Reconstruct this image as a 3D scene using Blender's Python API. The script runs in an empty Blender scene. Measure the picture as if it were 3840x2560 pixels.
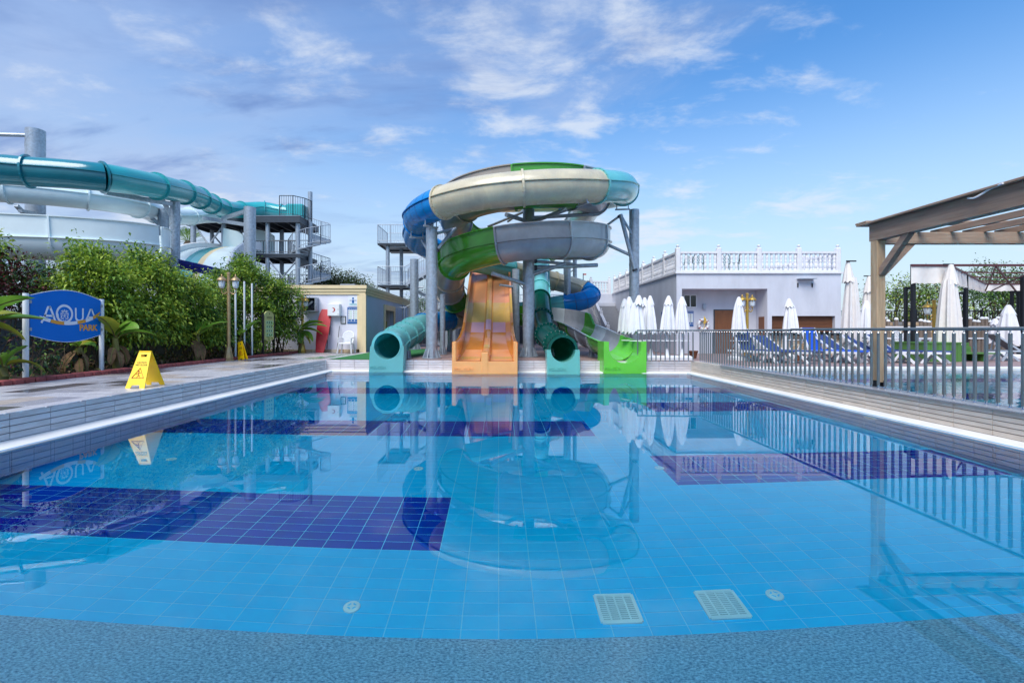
import bpy, math, random
import numpy as np
from mathutils import Vector, Matrix
R = math.radians
random.seed(7); rng = np.random.default_rng(7)
scene = bpy.context.scene
COL = scene.collection

# ---------------------------------------------------------------- camera
H = 1.32            # lens height above the water (z = 0)
F, CX, CY = 1760.0, 1870.0, 1240.0      # measured on the photograph: focal length and vanishing point
cam_data = bpy.data.cameras.new('camera')
cam_data.sensor_width = 36.0; cam_data.lens = 16.5
cam_data.shift_x = 50/3840; cam_data.shift_y = -40/3840
cam_data.clip_start = 0.05; cam_data.clip_end = 4000
cam = bpy.data.objects.new('camera', cam_data); COL.objects.link(cam)
cam.location = (0, 0, H); cam.rotation_euler = (R(90), 0, 0)
scene.camera = cam

# ---------------------------------------------------------------- sky and sun
SUN_EL, SUN_AZ = R(54), R(207)          # compass style: 0 = +Y, clockwise; behind the camera, a little left
world = bpy.data.worlds.new('World'); scene.world = world; world.use_nodes = True
wt = world.node_tree; wt.nodes.clear()
def wn(t, **k):
    n = wt.nodes.new(t)
    for a, b in k.items(): setattr(n, a, b)
    return n
def wl(a, b): wt.links.new(a, b)
def wmath(op, a, b=None, clamp=False):
    n = wn('ShaderNodeMath', operation=op, use_clamp=clamp)
    for i, v in enumerate((a, b)):
        if v is None: continue
        if isinstance(v, (int, float)): n.inputs[i].default_value = v
        else: wl(v, n.inputs[i])
    return n.outputs[0]
def wmix(fac, a, b, blend='MIX'):
    n = wn('ShaderNodeMix', data_type='RGBA', blend_type=blend)
    for sock, v in ((n.inputs['Factor'], fac), (n.inputs[6], a), (n.inputs[7], b)):
        if isinstance(v, (int, float)): sock.default_value = v
        elif isinstance(v, tuple): sock.default_value = v
        else: wl(v, sock)
    return n.outputs[2]
def wramp(v, lo, hi):
    n = wn('ShaderNodeMapRange', interpolation_type='SMOOTHSTEP', clamp=True)
    n.inputs[1].default_value = lo; n.inputs[2].default_value = hi
    wl(v, n.inputs[0]); return n.outputs[0]
sky = wn('ShaderNodeTexSky', sky_type='NISHITA', sun_disc=False)
sky.sun_elevation = SUN_EL; sky.sun_rotation = SUN_AZ
sky.altitude = 20; sky.air_density = 1.25; sky.dust_density = 0.6; sky.ozone_density = 2.6
tc = wn('ShaderNodeTexCoord'); sep = wn('ShaderNodeSeparateXYZ'); wl(tc.outputs['Generated'], sep.inputs[0])
dx, dy, dz = sep.outputs
den = wmath('ADD', wmath('MAXIMUM', dz, 0.0), 0.16)
u = wmath('DIVIDE', dx, den); v = wmath('DIVIDE', dy, den)
comb = wn('ShaderNodeCombineXYZ'); wl(u, comb.inputs[0]); wl(v, comb.inputs[1])
def wnoise(scale, detail, rough, dist, loc, sc=(1, 1, 1), rot=0.0):
    m = wn('ShaderNodeMapping'); m.inputs['Location'].default_value = loc
    m.inputs['Scale'].default_value = sc; m.inputs['Rotation'].default_value = (0, 0, rot)
    wl(comb.outputs[0], m.inputs[0])
    n = wn('ShaderNodeTexNoise'); n.inputs['Scale'].default_value = scale; n.inputs['Detail'].default_value = detail
    n.inputs['Roughness'].default_value = rough; n.inputs['Distortion'].default_value = dist
    wl(m.outputs[0], n.inputs['Vector']); return n.outputs['Fac']
big = wnoise(0.55, 3, 0.5, 0.3, (2.3, 2.9, 0))
wisp = wnoise(1.3, 10, 0.66, 0.35, (0.4, 5.6, 0), (1.0, 0.6, 1), R(20))
puff = wnoise(4.2, 9, 0.62, 0.2, (5.3, 10.1, 0), (0.8, 1.15, 1), R(8))
veil = wnoise(0.8, 6, 0.55, 0.5, (6.2, 7.7, 0), (0.55, 1.1, 1), R(-25))
left = wmath('MULTIPLY', dx, -0.42)
m_veil = wramp(wmath('ADD', wmath('ADD', veil, left), wmath('MULTIPLY', big, 0.22)), 0.52, 0.95)
m_wisp = wramp(wmath('ADD', wmath('ADD', wisp, wmath('MULTIPLY', left, 0.5)), wmath('MULTIPLY', wmath('SUBTRACT', big, 0.5), 0.7)), 0.50, 0.84)
m_puff = wmath('MULTIPLY', wramp(wmath('ADD', wmath('ADD', puff, wmath('MULTIPLY', left, 0.12)), wmath('MULTIPLY', wmath('SUBTRACT', big, 0.5), 0.9)), 0.50, 0.78), 0.75)
grey = wramp(wnoise(1.9, 6, 0.6, 0.4, (6.0, 7.9, 0), (0.5, 1.3, 1), R(35)), 0.47, 0.70)
hs = wn('ShaderNodeHueSaturation'); hs.inputs['Saturation'].default_value = 1.30; hs.inputs['Value'].default_value = 1.22; wl(sky.outputs[0], hs.inputs['Color'])
skyc = wmix(1.0, hs.outputs[0], (0.90, 0.98, 1.08, 1), 'MULTIPLY')
haze = wramp(dz, 0.50, 0.0)
skyc = wmix(wmath('MULTIPLY', haze, 0.90), skyc, (4.0, 4.95, 5.8, 1))
SKY_K = 0.10
cl_white = (2.9, 3.6, 5.2, 1); cl_grey = (1.05, 1.8, 3.8, 1)
c = wmix(wmath('MULTIPLY', m_veil, 0.60), skyc, cl_white)
c = wmix(wmath('MULTIPLY', m_wisp, 0.62), c, cl_white)
c = wmix(m_puff, c, (4.9, 5.3, 5.9, 1))
c = wmix(wmath('MULTIPLY', wmath('MULTIPLY', grey, wramp(m_veil, .05, .5)), 0.85), c, cl_grey)
bg = wn('ShaderNodeBackground'); bg.inputs[1].default_value = SKY_K; wl(c, bg.inputs[0])
wo = wn('ShaderNodeOutputWorld'); wl(bg.outputs[0], wo.inputs[0])
sd = bpy.data.lights.new('sun', 'SUN'); sd.energy = 2.6; sd.angle = R(40); sd.color = (1.0, 0.965, 0.90)
sun = bpy.data.objects.new('sun', sd); COL.objects.link(sun)
sdir = Vector((math.sin(SUN_AZ)*math.cos(SUN_EL), math.cos(SUN_AZ)*math.cos(SUN_EL), math.sin(SUN_EL)))
sun.rotation_euler = (-sdir).to_track_quat('-Z', 'Y').to_euler(); sun.location = (0, -20, 30)
vs = scene.view_settings
vs.view_transform = 'Standard'; vs.look = 'None'; vs.gamma = 1.0; vs.exposure = 0.70; vs.use_curve_mapping = False
scene.render.engine = 'CYCLES'
cy = scene.cycles
cy.use_denoising = True; cy.max_bounces = 10; cy.diffuse_bounces = 4; cy.glossy_bounces = 5; cy.transmission_bounces = 8
cy.transparent_max_bounces = 8; cy.caustics_refractive = True; cy.caustics_reflective = False; cy.sample_clamp_indirect = 20.0
try: cy.denoiser = 'OPENIMAGEDENOISE'
except Exception: pass

# ---------------------------------------------------------------- materials
def srgb(r, g, b):
    f = lambda c: c/12.92 if c <= 0.04045 else ((c+0.055)/1.055)**2.4
    return tuple(f(x/255) for x in (r, g, b))
def M(name, rgb, rough=0.5, metal=0.0, var=0.12, scale=4.0, bump=0.0, bscale=40.0, coat=0.0, spec=0.5, stretch=(1, 1, 1), rgb2=None, island=0.0, trans=0.0, rvar=0.0):
    m = bpy.data.materials.new(name); m.use_nodes = True
    nt = m.node_tree; b = nt.nodes['Principled BSDF']
    n = lambda t, **k: nt.nodes.new(t)
    col = srgb(*rgb)
    c2 = srgb(*rgb2) if rgb2 else tuple(min(1, x*(1-var)) for x in col)
    c1 = col if rgb2 else tuple(min(1, x*(1+var*0.6)) for x in col)
    t = n('ShaderNodeTexCoord'); mp = n('ShaderNodeMapping'); mp.inputs['Scale'].default_value = stretch
    nt.links.new(t.outputs['Object'], mp.inputs[0])
    oi = n('ShaderNodeObjectInfo'); cmb = n('ShaderNodeVectorMath'); cmb.operation = 'SCALE'; cmb.inputs[0].default_value = (37, 17, 53)   # every piece gets its own patch of the pattern
    nt.links.new(oi.outputs['Random'], cmb.inputs['Scale']); nt.links.new(cmb.outputs[0], mp.inputs['Location'])
    nz = n('ShaderNodeTexNoise'); nz.inputs['Scale'].default_value = scale; nz.inputs['Detail'].default_value = 6; nz.inputs['Roughness'].default_value = 0.62
    nt.links.new(mp.outputs[0], nz.inputs['Vector'])
    rp = n('ShaderNodeMapRange'); rp.inputs[1].default_value = 0.32; rp.inputs[2].default_value = 0.68
    nt.links.new(nz.outputs['Fac'], rp.inputs[0])
    fac = rp.outputs[0]
    if island > 0:
        g = n('ShaderNodeNewGeometry'); mm = n('ShaderNodeMix'); mm.inputs[0].default_value = island
        fr_ = n('ShaderNodeMath'); fr_.operation = 'ADD'; f2 = n('ShaderNodeMath'); f2.operation = 'FRACT'
        nt.links.new(g.outputs['Random Per Island'], fr_.inputs[0]); nt.links.new(oi.outputs['Random'], fr_.inputs[1]); nt.links.new(fr_.outputs[0], f2.inputs[0])
        nt.links.new(fac, mm.inputs[2]); nt.links.new(f2.outputs[0], mm.inputs[3]); fac = mm.outputs[0]
    mx = n('ShaderNodeMix'); mx.data_type = 'RGBA'
    mx.inputs[6].default_value = (*c1, 1); mx.inputs[7].default_value = (*c2, 1)
    nt.links.new(fac, mx.inputs[0]); nt.links.new(mx.outputs[2], b.inputs['Base Color'])
    b.inputs['Roughness'].default_value = rough; b.inputs['Metallic'].default_value = metal
    b.inputs['Specular IOR Level'].default_value = spec
    if rvar > 0:
        rr = n('ShaderNodeMapRange'); rr.inputs[3].default_value = max(0.03, rough-rvar); rr.inputs[4].default_value = min(1, rough+rvar)
        nt.links.new(rp.outputs[0], rr.inputs[0]); nt.links.new(rr.outputs[0], b.inputs['Roughness'])
    if coat: b.inputs['Coat Weight'].default_value = coat; b.inputs['Coat Roughness'].default_value = 0.08
    if bump:
        n2 = n('ShaderNodeTexNoise'); n2.inputs['Scale'].default_value = bscale; n2.inputs['Detail'].default_value = 5
        nt.links.new(mp.outputs[0], n2.inputs['Vector'])
        bp = n('ShaderNodeBump'); bp.inputs['Strength'].default_value = bump; bp.inputs['Distance'].default_value = 0.02
        nt.links.new(n2.outputs['Fac'], bp.inputs['Height']); nt.links.new(bp.outputs[0], b.inputs['Normal'])
    if trans:
        tr = n('ShaderNodeBsdfTranslucent'); ms = n('ShaderNodeMixShader'); ms.inputs[0].default_value = trans
        nt.links.new(mx.outputs[2], tr.inputs[0]); out = nt.nodes['Material Output']
        nt.links.new(b.outputs[0], ms.inputs[1]); nt.links.new(tr.outputs[0], ms.inputs[2]); nt.links.new(ms.outputs[0], out.inputs[0])
    return m
def brick_mat(name, rgb1, rgb2, mortar, bw, bh, gap=0.012, rough=0.6, bump=0.25, plane='XY', offset=0.5, rvar=0.1):
    m = bpy.data.materials.new(name); m.use_nodes = True; nt = m.node_tree; b = nt.nodes['Principled BSDF']
    n = lambda t: nt.nodes.new(t)
    t = n('ShaderNodeTexCoord'); sp = n('ShaderNodeSeparateXYZ'); cb = n('ShaderNodeCombineXYZ')
    nt.links.new(t.outputs['Object'], sp.inputs[0])
    ax = {'XY': (0, 1), 'XZ': (0, 2), 'YZ': (1, 2)}[plane]
    nt.links.new(sp.outputs[ax[0]], cb.inputs[0]); nt.links.new(sp.outputs[ax[1]], cb.inputs[1])
    br = n('ShaderNodeTexBrick'); br.offset = offset
    br.inputs['Color1'].default_value = (*srgb(*rgb1), 1); br.inputs['Color2'].default_value = (*srgb(*rgb2), 1); br.inputs['Mortar'].default_value = (*srgb(*mortar), 1)
    br.inputs['Scale'].default_value = 1.0; br.inputs['Brick Width'].default_value = bw; br.inputs['Row Height'].default_value = bh; br.inputs['Mortar Size'].default_value = gap
    nt.links.new(cb.outputs[0], br.inputs['Vector'])
    nz = n('ShaderNodeTexNoise'); nz.inputs['Scale'].default_value = 3.0; nz.inputs['Detail'].default_value = 6
    nt.links.new(t.outputs['Object'], nz.inputs['Vector'])
    mx = n('ShaderNodeMix'); mx.data_type = 'RGBA'; mx.blend_type = 'MULTIPLY'; mx.inputs[0].default_value = 0.6
    mr = n('ShaderNodeMapRange'); mr.inputs[1].default_value = 0.3; mr.inputs[2].default_value = 0.7; mr.inputs[3].default_value = 0.55; mr.inputs[4].default_value = 1.1
    nt.links.new(nz.outputs['Fac'], mr.inputs[0]); nt.links.new(br.outputs['Color'], mx.inputs[6]); nt.links.new(mr.outputs[0], mx.inputs[7])
    nt.links.new(mx.outputs[2], b.inputs['Base Color']); b.inputs['Roughness'].default_value = rough
    bp = n('ShaderNodeBump'); bp.inputs['Strength'].default_value = bump; bp.inputs['Distance'].default_value = 0.01; bp.invert = True
    nt.links.new(br.outputs['Fac'], bp.inputs['Height']); nt.links.new(bp.outputs[0], b.inputs['Normal'])
    return m
galv = lambda nm, rgb=(162, 174, 186): M(nm, rgb, 0.42, 0.42, 0.24, 9.0, rvar=0.12)
MT = dict(
    galv=galv('galvanised_steel'), galv2=M('galvanised_bars', (168, 178, 190), 0.45, 0.2, 0.12, 6),
    dark_steel=M('dark_steel', (62, 70, 80), 0.45, 0.3, 0.15, 8), black=M('black_metal', (26, 28, 34), 0.45, 0.2, 0.1, 8),
    rail_grey=M('grey_anodised_rail', (110, 120, 125), 0.38, 0.25, 0.08, 10), chrome=M('chrome', (225, 225, 228), 0.12, 1.0, 0.03),
    white=M('white_plastic', (232, 234, 238), 0.42, 0, 0.05, 3, coat=0.1), coping=M('white_coping', (222, 222, 219), 0.5, 0, 0.10, 2.2, bump=0.05),
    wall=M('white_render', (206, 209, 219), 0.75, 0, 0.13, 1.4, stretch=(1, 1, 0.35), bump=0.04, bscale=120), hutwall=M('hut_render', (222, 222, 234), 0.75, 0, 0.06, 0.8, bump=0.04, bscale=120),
    hutside_shade=M('hut_side_shaded_render', (184, 198, 224), 0.75, 0, 0.07, 0.8, bump=0.04, bscale=120),  # white hut render with the side's bluish shade put into its colour
    cream=M('cream_trim', (226, 206, 166), 0.7, 0, 0.08, 1.5, bump=0.03), stone_white=M('balustrade_white', (226, 226, 230), 0.65, 0, 0.07, 6),
    beige_grp=M('beige_fibreglass', (210, 200, 170), 0.28, 0, 0.10, 2.2, coat=0.15, rvar=0.08, rgb2=(178, 172, 152), stretch=(1, 1, 0.6)), blue_grp=M('blue_fibreglass', (0, 130, 206), 0.25, 0, 0.10, 1.2, spec=0.35),
    blue_dark=M('dark_blue_seam', (10, 70, 130), 0.4), turq=M('turquoise_fibreglass', (104, 190, 194), 0.2, 0, 0.10, 1.2, coat=0.3),
    green_grp=M('green_fibreglass', (72, 150, 42), 0.22, 0, 0.14, 1.4, coat=0.3, rvar=0.06), grey_grp=M('grey_fibreglass', (150, 154, 164), 0.26, 0, 0.16, 2.0, coat=0.25),
    lgrey_grp=M('light_grey_fibreglass', (174, 184, 192), 0.26, 0, 0.14, 2.0, coat=0.25), tan_grp=M('tan_grey_fibreglass', (158, 150, 140), 0.26, 0, 0.12, 1.2, coat=0.25),
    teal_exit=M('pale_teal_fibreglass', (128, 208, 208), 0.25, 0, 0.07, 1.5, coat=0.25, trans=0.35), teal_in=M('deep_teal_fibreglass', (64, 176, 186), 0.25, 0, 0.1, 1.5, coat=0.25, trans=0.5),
    dgreen_tube=M('dark_green_fibreglass', (20, 120, 108), 0.18, 0, 0.12, 1.5, coat=0.4, trans=0.55), dgreen_in_lit=M('lit_green_lining_fibreglass', (64, 190, 164), 0.22, 0, 0.1, 1.5, coat=0.3, trans=0.5), sea_green=M('sea_green_fibreglass', (104, 182, 172), 0.25, 0, 0.08, 1.5, coat=0.25),  # the green lining is lightened so the tube mouth looks lit inside
    lime=M('lime_fibreglass', (104, 200, 66), 0.22, 0, 0.08, 1.5, coat=0.35),
    orange=M('orange_fibreglass', (244, 174, 108), 0.25, 0, 0.08, 1.4, coat=0.3), peach=M('peach_lane', (242, 166, 112), 0.2, 0, 0.06, 1.4, coat=0.4),
    amber=M('amber_lane', (222, 138, 56), 0.1, 0, 0.1, 1.4, coat=0.6), yellow_lane=M('yellow_lane', (230, 188, 104), 0.14, 0, 0.1, 1.4, coat=0.5), pink_lane=M('pink_lane', (228, 176, 190), 0.16, 0, 0.06, 1.4, coat=0.5),
    big_teal=M('big_teal_fibreglass', (52, 166, 172), 0.24, 0, 0.10, 1.0, coat=0.35), big_teal2=M('dark_teal_fibreglass', (24, 122, 138), 0.22, 0, 0.12, 1.0, coat=0.35),
    pale_white=M('pale_white_fibreglass', (226, 240, 242), 0.25, 0, 0.06, 1.0, coat=0.25), navy=M('navy_fibreglass', (16, 40, 150), 0.25, 0, 0.1, 1.2, coat=0.3),
    bolt=M('dark_bolt', (70, 72, 70), 0.5, 0.5), bolt_white=M('white_bolt', (225, 232, 230), 0.4, 0.2),
    wood=M('pine_timber', (196, 166, 132), 0.7, 0, 0.3, 3.0, bump=0.12, bscale=30, stretch=(6, 6, 0.5)), wood_dark=M('weathered_timber', (156, 130, 112), 0.75, 0, 0.3, 3.0, bump=0.12, bscale=30, stretch=(6, 0.5, 6)),
    wood_x=M('weathered_beam_timber', (164, 140, 120), 0.75, 0, 0.3, 3.0, bump=0.12, bscale=30, stretch=(0.5, 6, 6)),
    canvas=M('white_canvas', (228, 228, 232), 0.85, 0, 0.05, 5, bump=0.05, bscale=60), canvas2=M('cream_canvas', (226, 220, 214), 0.85, 0, 0.07, 5, bump=0.05, bscale=60),
    gold=M('gold_paint', (196, 160, 78), 0.35, 0.6, 0.18, 8), oldgold=M('weathered_gold_paint', (176, 150, 112), 0.4, 0.5, 0.2, 8), glass=M('lantern_glass', (206, 214, 222), 0.1, 0, 0.03),
    yellow=M('yellow_plastic', (250, 206, 8), 0.38, 0, 0.06, 6, coat=0.15), sign_blue=M('sign_blue', (0, 112, 206), 0.45, 0, 0.06, 1.5, spec=0.2), sign_white=M('sign_white', (226, 230, 240), 0.45, 0, 0.02),
    sign_orange=M('sign_orange', (226, 158, 60), 0.45, 0, 0.03), print_red=M('print_red', (170, 52, 26), 0.5), print_dark=M('print_dark', (40, 36, 20), 0.5), print_blue=M('print_blue', (22, 92, 160), 0.5, 0, 0.03),
    red=M('red_plastic', (186, 22, 40), 0.4, 0, 0.12, 5), sage=M('sage_sign', (186, 186, 120), 0.5, 0, 0.06, 4), sage_l=M('sage_light', (170, 205, 160), 0.5),
    blue_pad=M('navy_sling_fabric', (36, 62, 124), 0.8, 0, 0.1, 5), blue_pad2=M('bright_blue_sling_fabric', (18, 86, 198), 0.75, 0, 0.06, 5), grey_pad=M('grey_sling_fabric', (120, 122, 130), 0.8),
    green_wood=M('green_painted_wood', (78, 124, 56), 0.6, 0, 0.14, 4), terracotta=M('terracotta', (120, 72, 48), 0.7),
    door=M('brown_door', (122, 78, 48), 0.5, 0, 0.2, 2, stretch=(6, 6, 0.6)), shutter=M('brown_shutter', (128, 84, 58), 0.5, 0, 0.1, 3), maroon=M('maroon_steel', (92, 48, 52), 0.5, 0.1),
    ropeyellow=M('yellow_rope', (232, 190, 40), 0.7), glassdark=M('dark_window_glass', (40, 48, 52), 0.12, 0, 0.05), turf=M('green_artificial_turf', (46, 120, 62), 0.95, 0, 0.3, 60, bump=0.4, bscale=220),
    granite=M('grey_granite', (180, 212, 236), 0.55, 0, 0.5, 50, rgb2=(60, 98, 136), stretch=(1, 1.8, 1)), granite_cap=M('granite_cap', (176, 178, 184), 0.35, 0, 0.4, 120, rgb2=(86, 88, 96)),
    tile_l=M('light_blue_pool_tile', (10, 197, 255), 0.25, 0, 0.08, 3, island=0.6), tile_d=M('cobalt_pool_tile', (8, 38, 170), 0.22, 0, 0.16, 3, island=0.6), tile_w=M('wall_blue_pool_tile', (84, 160, 214), 0.25, 0, 0.08, 3, island=0.6),
    grout=M('white_grout', (112, 212, 248), 0.8, 0, 0.05), walltile_l=M('grey_blue_wall_tile', (200, 203, 208), 0.42, 0, 0.20, 2.5, stretch=(1, 1, 5), rvar=0.15), walltile_r=M('sand_wall_tile', (206, 194, 182), 0.42, 0, 0.18, 2.5, stretch=(1, 1, 5)), walltile_b=M('pale_wall_tile', (204, 198, 202), 0.42, 0, 0.18, 2.5, stretch=(1, 1, 5)),
    joint=M('dark_joint', (104, 96, 96), 0.85), paver_a=M('grey_paver', (188, 186, 190), 0.30, 0, 0.3, 3.0, rgb2=(124, 122, 128), rvar=0.18, bump=0.1), paver_b=M('pale_paver', (214, 213, 216), 0.34, 0, 0.2, 3.0, rgb2=(156, 153, 157), rvar=0.2, bump=0.1),
    paver_c=M('wet_dark_paver', (124, 121, 124), 0.16, 0, 0.3, 3.0, rgb2=(74, 73, 78), rvar=0.1, bump=0.06), paver_d=M('tan_paver', (202, 190, 180), 0.34, 0, 0.2, 3.0, rgb2=(150, 138, 130), rvar=0.2, bump=0.1),
    soil=M('dark_soil', (62, 50, 42), 0.95, 0, 0.4, 6, bump=0.5, bscale=30), kerb=M('red_kerb_brick', (150, 74, 72), 0.75, 0, 0.25, 5, bump=0.2), block=M('grey_block', (120, 122, 124), 0.85, 0, 0.25, 3, bump=0.25),
    deck_red=brick_mat('red_deck_paving', (176, 150, 146), (158, 132, 130), (120, 104, 100), 0.22, 0.11, 0.008), ground=M('grey_ground', (128, 124, 118), 0.9, 0, 0.2, 0.3),
    stone=M('buff_stone', (206, 186, 156), 0.8, 0, 0.2, 3, bump=0.2), stone2=M('pale_stone', (222, 208, 186), 0.8, 0, 0.2, 3, bump=0.2), stone3=M('brown_stone', (176, 150, 120), 0.8, 0, 0.2, 3, bump=0.2),
    bark=M('bark', (92, 78, 62), 0.9, 0, 0.3, 12, bump=0.4, bscale=30), log=M('grey_log', (122, 110, 100), 0.85, 0, 0.25, 10), pipe_white=M('white_paint', (222, 226, 232), 0.35, 0, 0.04),
    leaf_y=M('yellow_green_leaf', (190, 204, 76), 0.45, 0, 0, 0.8, rgb2=(128, 164, 54), island=0.7, trans=0.34), leaf_g=M('mid_green_leaf', (136, 170, 64), 0.42, 0, 0, 0.8, rgb2=(82, 124, 46), island=0.7, trans=0.3),
    leaf_d=M('dark_green_leaf', (66, 104, 46), 0.5, 0, 0, 0.8, rgb2=(30, 62, 32), island=0.7, trans=0.15), leaf_r=M('dark_red_leaf', (112, 44, 42), 0.5, 0, 0, 0.8, rgb2=(56, 22, 26), island=0.7, trans=0.15),
    leaf_o=M('olive_autumn_leaf', (126, 116, 52), 0.55, 0, 0, 0.8, rgb2=(66, 78, 34), island=0.7, trans=0.15),
    banana=M('banana_leaf', (128, 172, 58), 0.38, 0, 0.3, 3, rgb2=(76, 130, 44), trans=0.35), banana_y=M('yellowing_banana_leaf', (176, 170, 60), 0.45, 0, 0.3, 3, rgb2=(120, 146, 50), trans=0.3), banana_dead=M('dead_banana_leaf', (134, 104, 72), 0.9, 0, 0.3, 6, rgb2=(84, 64, 46)), banana_stem=M('banana_stem', (120, 126, 56), 0.6, 0, 0.4, 4, rgb2=(84, 72, 44)),
    moon=M('crescent_red', (186, 40, 36), 0.5),
)
# ---------------------------------------------------------------- building helpers
ORG = {}
def at(sx, sy, Y):      # a sight line through the photograph met at depth Y -> a point of the place
    return Vector(((sx-CX)*Y/F, Y, H-(sy-CY)*Y/F))
def xat(sx, Y): return (sx-CX)*Y/F
def zat(sy, Y): return H-(sy-CY)*Y/F
def floor_at(sx, sy, d):    # the same through the water surface, down to depth d
    k = (sx-CX)/F; s = (sy-CY)/F; f = math.hypot(1, k); th = math.pi/2-math.atan(s/f)
    tr = math.asin(math.sin(th)/1.333); rr = H*f/s + d*math.tan(tr)
    return (k*rr/f, rr/f)
def tag(o, label=None, cat=None, group=None, kind=None):
    if label: o['label'] = label
    if cat: o['category'] = cat
    if group: o['group'] = group
    if kind: o['kind'] = kind
    return o
def thing(name, label, cat, loc=(0, 0, 0), group=None, rz=0.0):
    o = bpy.data.objects.new(name, None); COL.objects.link(o); o.empty_display_size = 0.2
    o.location = loc; o.rotation_euler = (0, 0, rz); ORG[o.name] = Vector(loc)
    return tag(o, label, cat, group)
def link(name, me, parent=None, loc=None, rot=None, scl=None):
    o = bpy.data.objects.new(name, me); COL.objects.link(o)
    if parent is not None: o.parent = parent
    if loc is not None: o.location = loc
    if rot is not None: o.rotation_euler = rot
    if scl is not None: o.scale = scl
    return o
def copy_thing(o, parent=None, loc=None, rz=None, label=None, group=None, scl=None):
    c = o.copy(); COL.objects.link(c); c.parent = parent
    if loc is not None: c.location = loc; ORG[c.name] = Vector(loc)
    if rz is not None: c.rotation_euler = (0, 0, rz)
    if scl is not None: c.scale = scl
    if label: c['label'] = label
    if group: c['group'] = group
    for ch in o.children: copy_thing(ch, c)
    return c
def frame(t, up=Vector((0, 0, 1))):
    t = t.normalized(); s = t.cross(up)
    if s.length < 1e-4: s = t.cross(Vector((0, 1, 0)))
    s.normalize(); return s, s.cross(t).normalized()
class MB:
    def __init__(self): self.v = []; self.f = []; self.m = []; self.mats = []; self.cur = 0
    def mat(self, m):
        if isinstance(m, str): m = MT[m]
        if m not in self.mats: self.mats.append(m)
        self.cur = self.mats.index(m); return self
    def add(self, vs, fs):
        b = len(self.v); self.v.extend([tuple(x) for x in vs]); self.f.extend([tuple(i+b for i in f) for f in fs]); self.m.extend([self.cur]*len(fs)); return self
    def box(self, x0, y0, z0, x1, y1, z1):
        return self.add([(x0,y0,z0),(x1,y0,z0),(x1,y1,z0),(x0,y1,z0),(x0,y0,z1),(x1,y0,z1),(x1,y1,z1),(x0,y1,z1)],
                        [(0,3,2,1),(4,5,6,7),(0,1,5,4),(1,2,6,5),(2,3,7,6),(3,0,4,7)])
    def bbox(self, x0, y0, z0, x1, y1, z1, b=0.01):      # box with bevelled top and vertical edges
        p = [(x0+b,y0),(x1-b,y0),(x1,y0+b),(x1,y1-b),(x1-b,y1),(x0+b,y1),(x0,y1-b),(x0,y0+b)]
        c = ((x0+x1)/2, (y0+y1)/2); n = 8
        q = [(c[0]+(a-c[0])*(1-2*b/max(x1-x0, 1e-6)), c[1]+(d-c[1])*(1-2*b/max(y1-y0, 1e-6))) for a, d in p]
        vs = [(a, d, z0) for a, d in p]+[(a, d, z1-b) for a, d in p]+[(a, d, z1) for a, d in q]
        fs = [tuple(range(7, -1, -1)), tuple(range(16, 24))]
        for r in (0, 1): fs += [(r*8+i, r*8+(i+1) % 8, r*8+8+(i+1) % 8, r*8+8+i) for i in range(8)]
        return self.add(vs, fs)
    def bar(self, a, b, w, h=None, up=Vector((0, 0, 1))):   # rectangular bar from a to b
        a = Vector(a); b = Vector(b); h = h or w; s, n = frame(b-a, up); o = []
        for p in (a, b): o += [p-s*w/2-n*h/2, p+s*w/2-n*h/2, p+s*w/2+n*h/2, p-s*w/2+n*h/2]
        return self.add(o, [(0,1,2,3),(7,6,5,4),(0,4,5,1),(1,5,6,2),(2,6,7,3),(3,7,4,0)])
    def cyl(self, a, b, r, r2=None, n=12, caps=True):
        a = Vector(a); b = Vector(b); r2 = r if r2 is None else r2; s, u = frame(b-a); o = []
        for p, q in ((a, r), (b, r2)): o += [p+(s*math.cos(2*math.pi*i/n)+u*math.sin(2*math.pi*i/n))*q for i in range(n)]
        fs = [(i, (i+1) % n, n+(i+1) % n, n+i) for i in range(n)]
        if caps: fs += [tuple(range(n-1, -1, -1)), tuple(range(n, 2*n))]
        return self.add(o, fs)
    def lathe(self, c, prof, n=12, flute=0.0, k=8, caps=True):   # prof: (radius, z) upwards
        o = []
        for r, z in prof:
            for i in range(n):
                a = 2*math.pi*i/n; q = r*(1+flute*math.cos(k*a)) if flute else r
                o.append((c[0]+q*math.cos(a), c[1]+q*math.sin(a), c[2]+z))
        fs = [(j*n+i, j*n+(i+1) % n, (j+1)*n+(i+1) % n, (j+1)*n+i) for j in range(len(prof)-1) for i in range(n)]
        if caps: fs += [tuple(range(n-1, -1, -1)), tuple(range((len(prof)-1)*n, len(prof)*n))]
        return self.add(o, fs)
    def prism(self, poly, d):       # planar polygon (3D points) extruded by vector d
        n = len(poly); d = Vector(d); p = [Vector(x) for x in poly]
        return self.add(p+[x+d for x in p], [tuple(range(n-1, -1, -1)), tuple(range(n, 2*n))]+[(i, (i+1) % n, n+(i+1) % n, n+i) for i in range(n)])
    def tube(self, path, r, n=8, caps=True): return self.sweep(path, [(r*math.cos(2*math.pi*i/n), r*math.sin(2*math.pi*i/n)) for i in range(n)], True, caps)
    def sweep(self, path, prof, closed=True, caps=True, profs=None):
        path = [Vector(p) for p in path]; L = len(path); n = len(prof); o = []
        for i, p in enumerate(path):
            t = path[min(i+1, L-1)]-path[max(i-1, 0)]; s, u = frame(t)
            o += [p+s*a+u*b for a, b in (profs[i] if profs else prof)]
        m = n if closed else n-1
        fs = [(j*n+i, j*n+(i+1) % n, (j+1)*n+(i+1) % n, (j+1)*n+i) for j in range(L-1) for i in range(m)]
        if closed and caps: fs += [tuple(range(n-1, -1, -1)), tuple(range((L-1)*n, L*n))]
        return self.add(o, fs)
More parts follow.
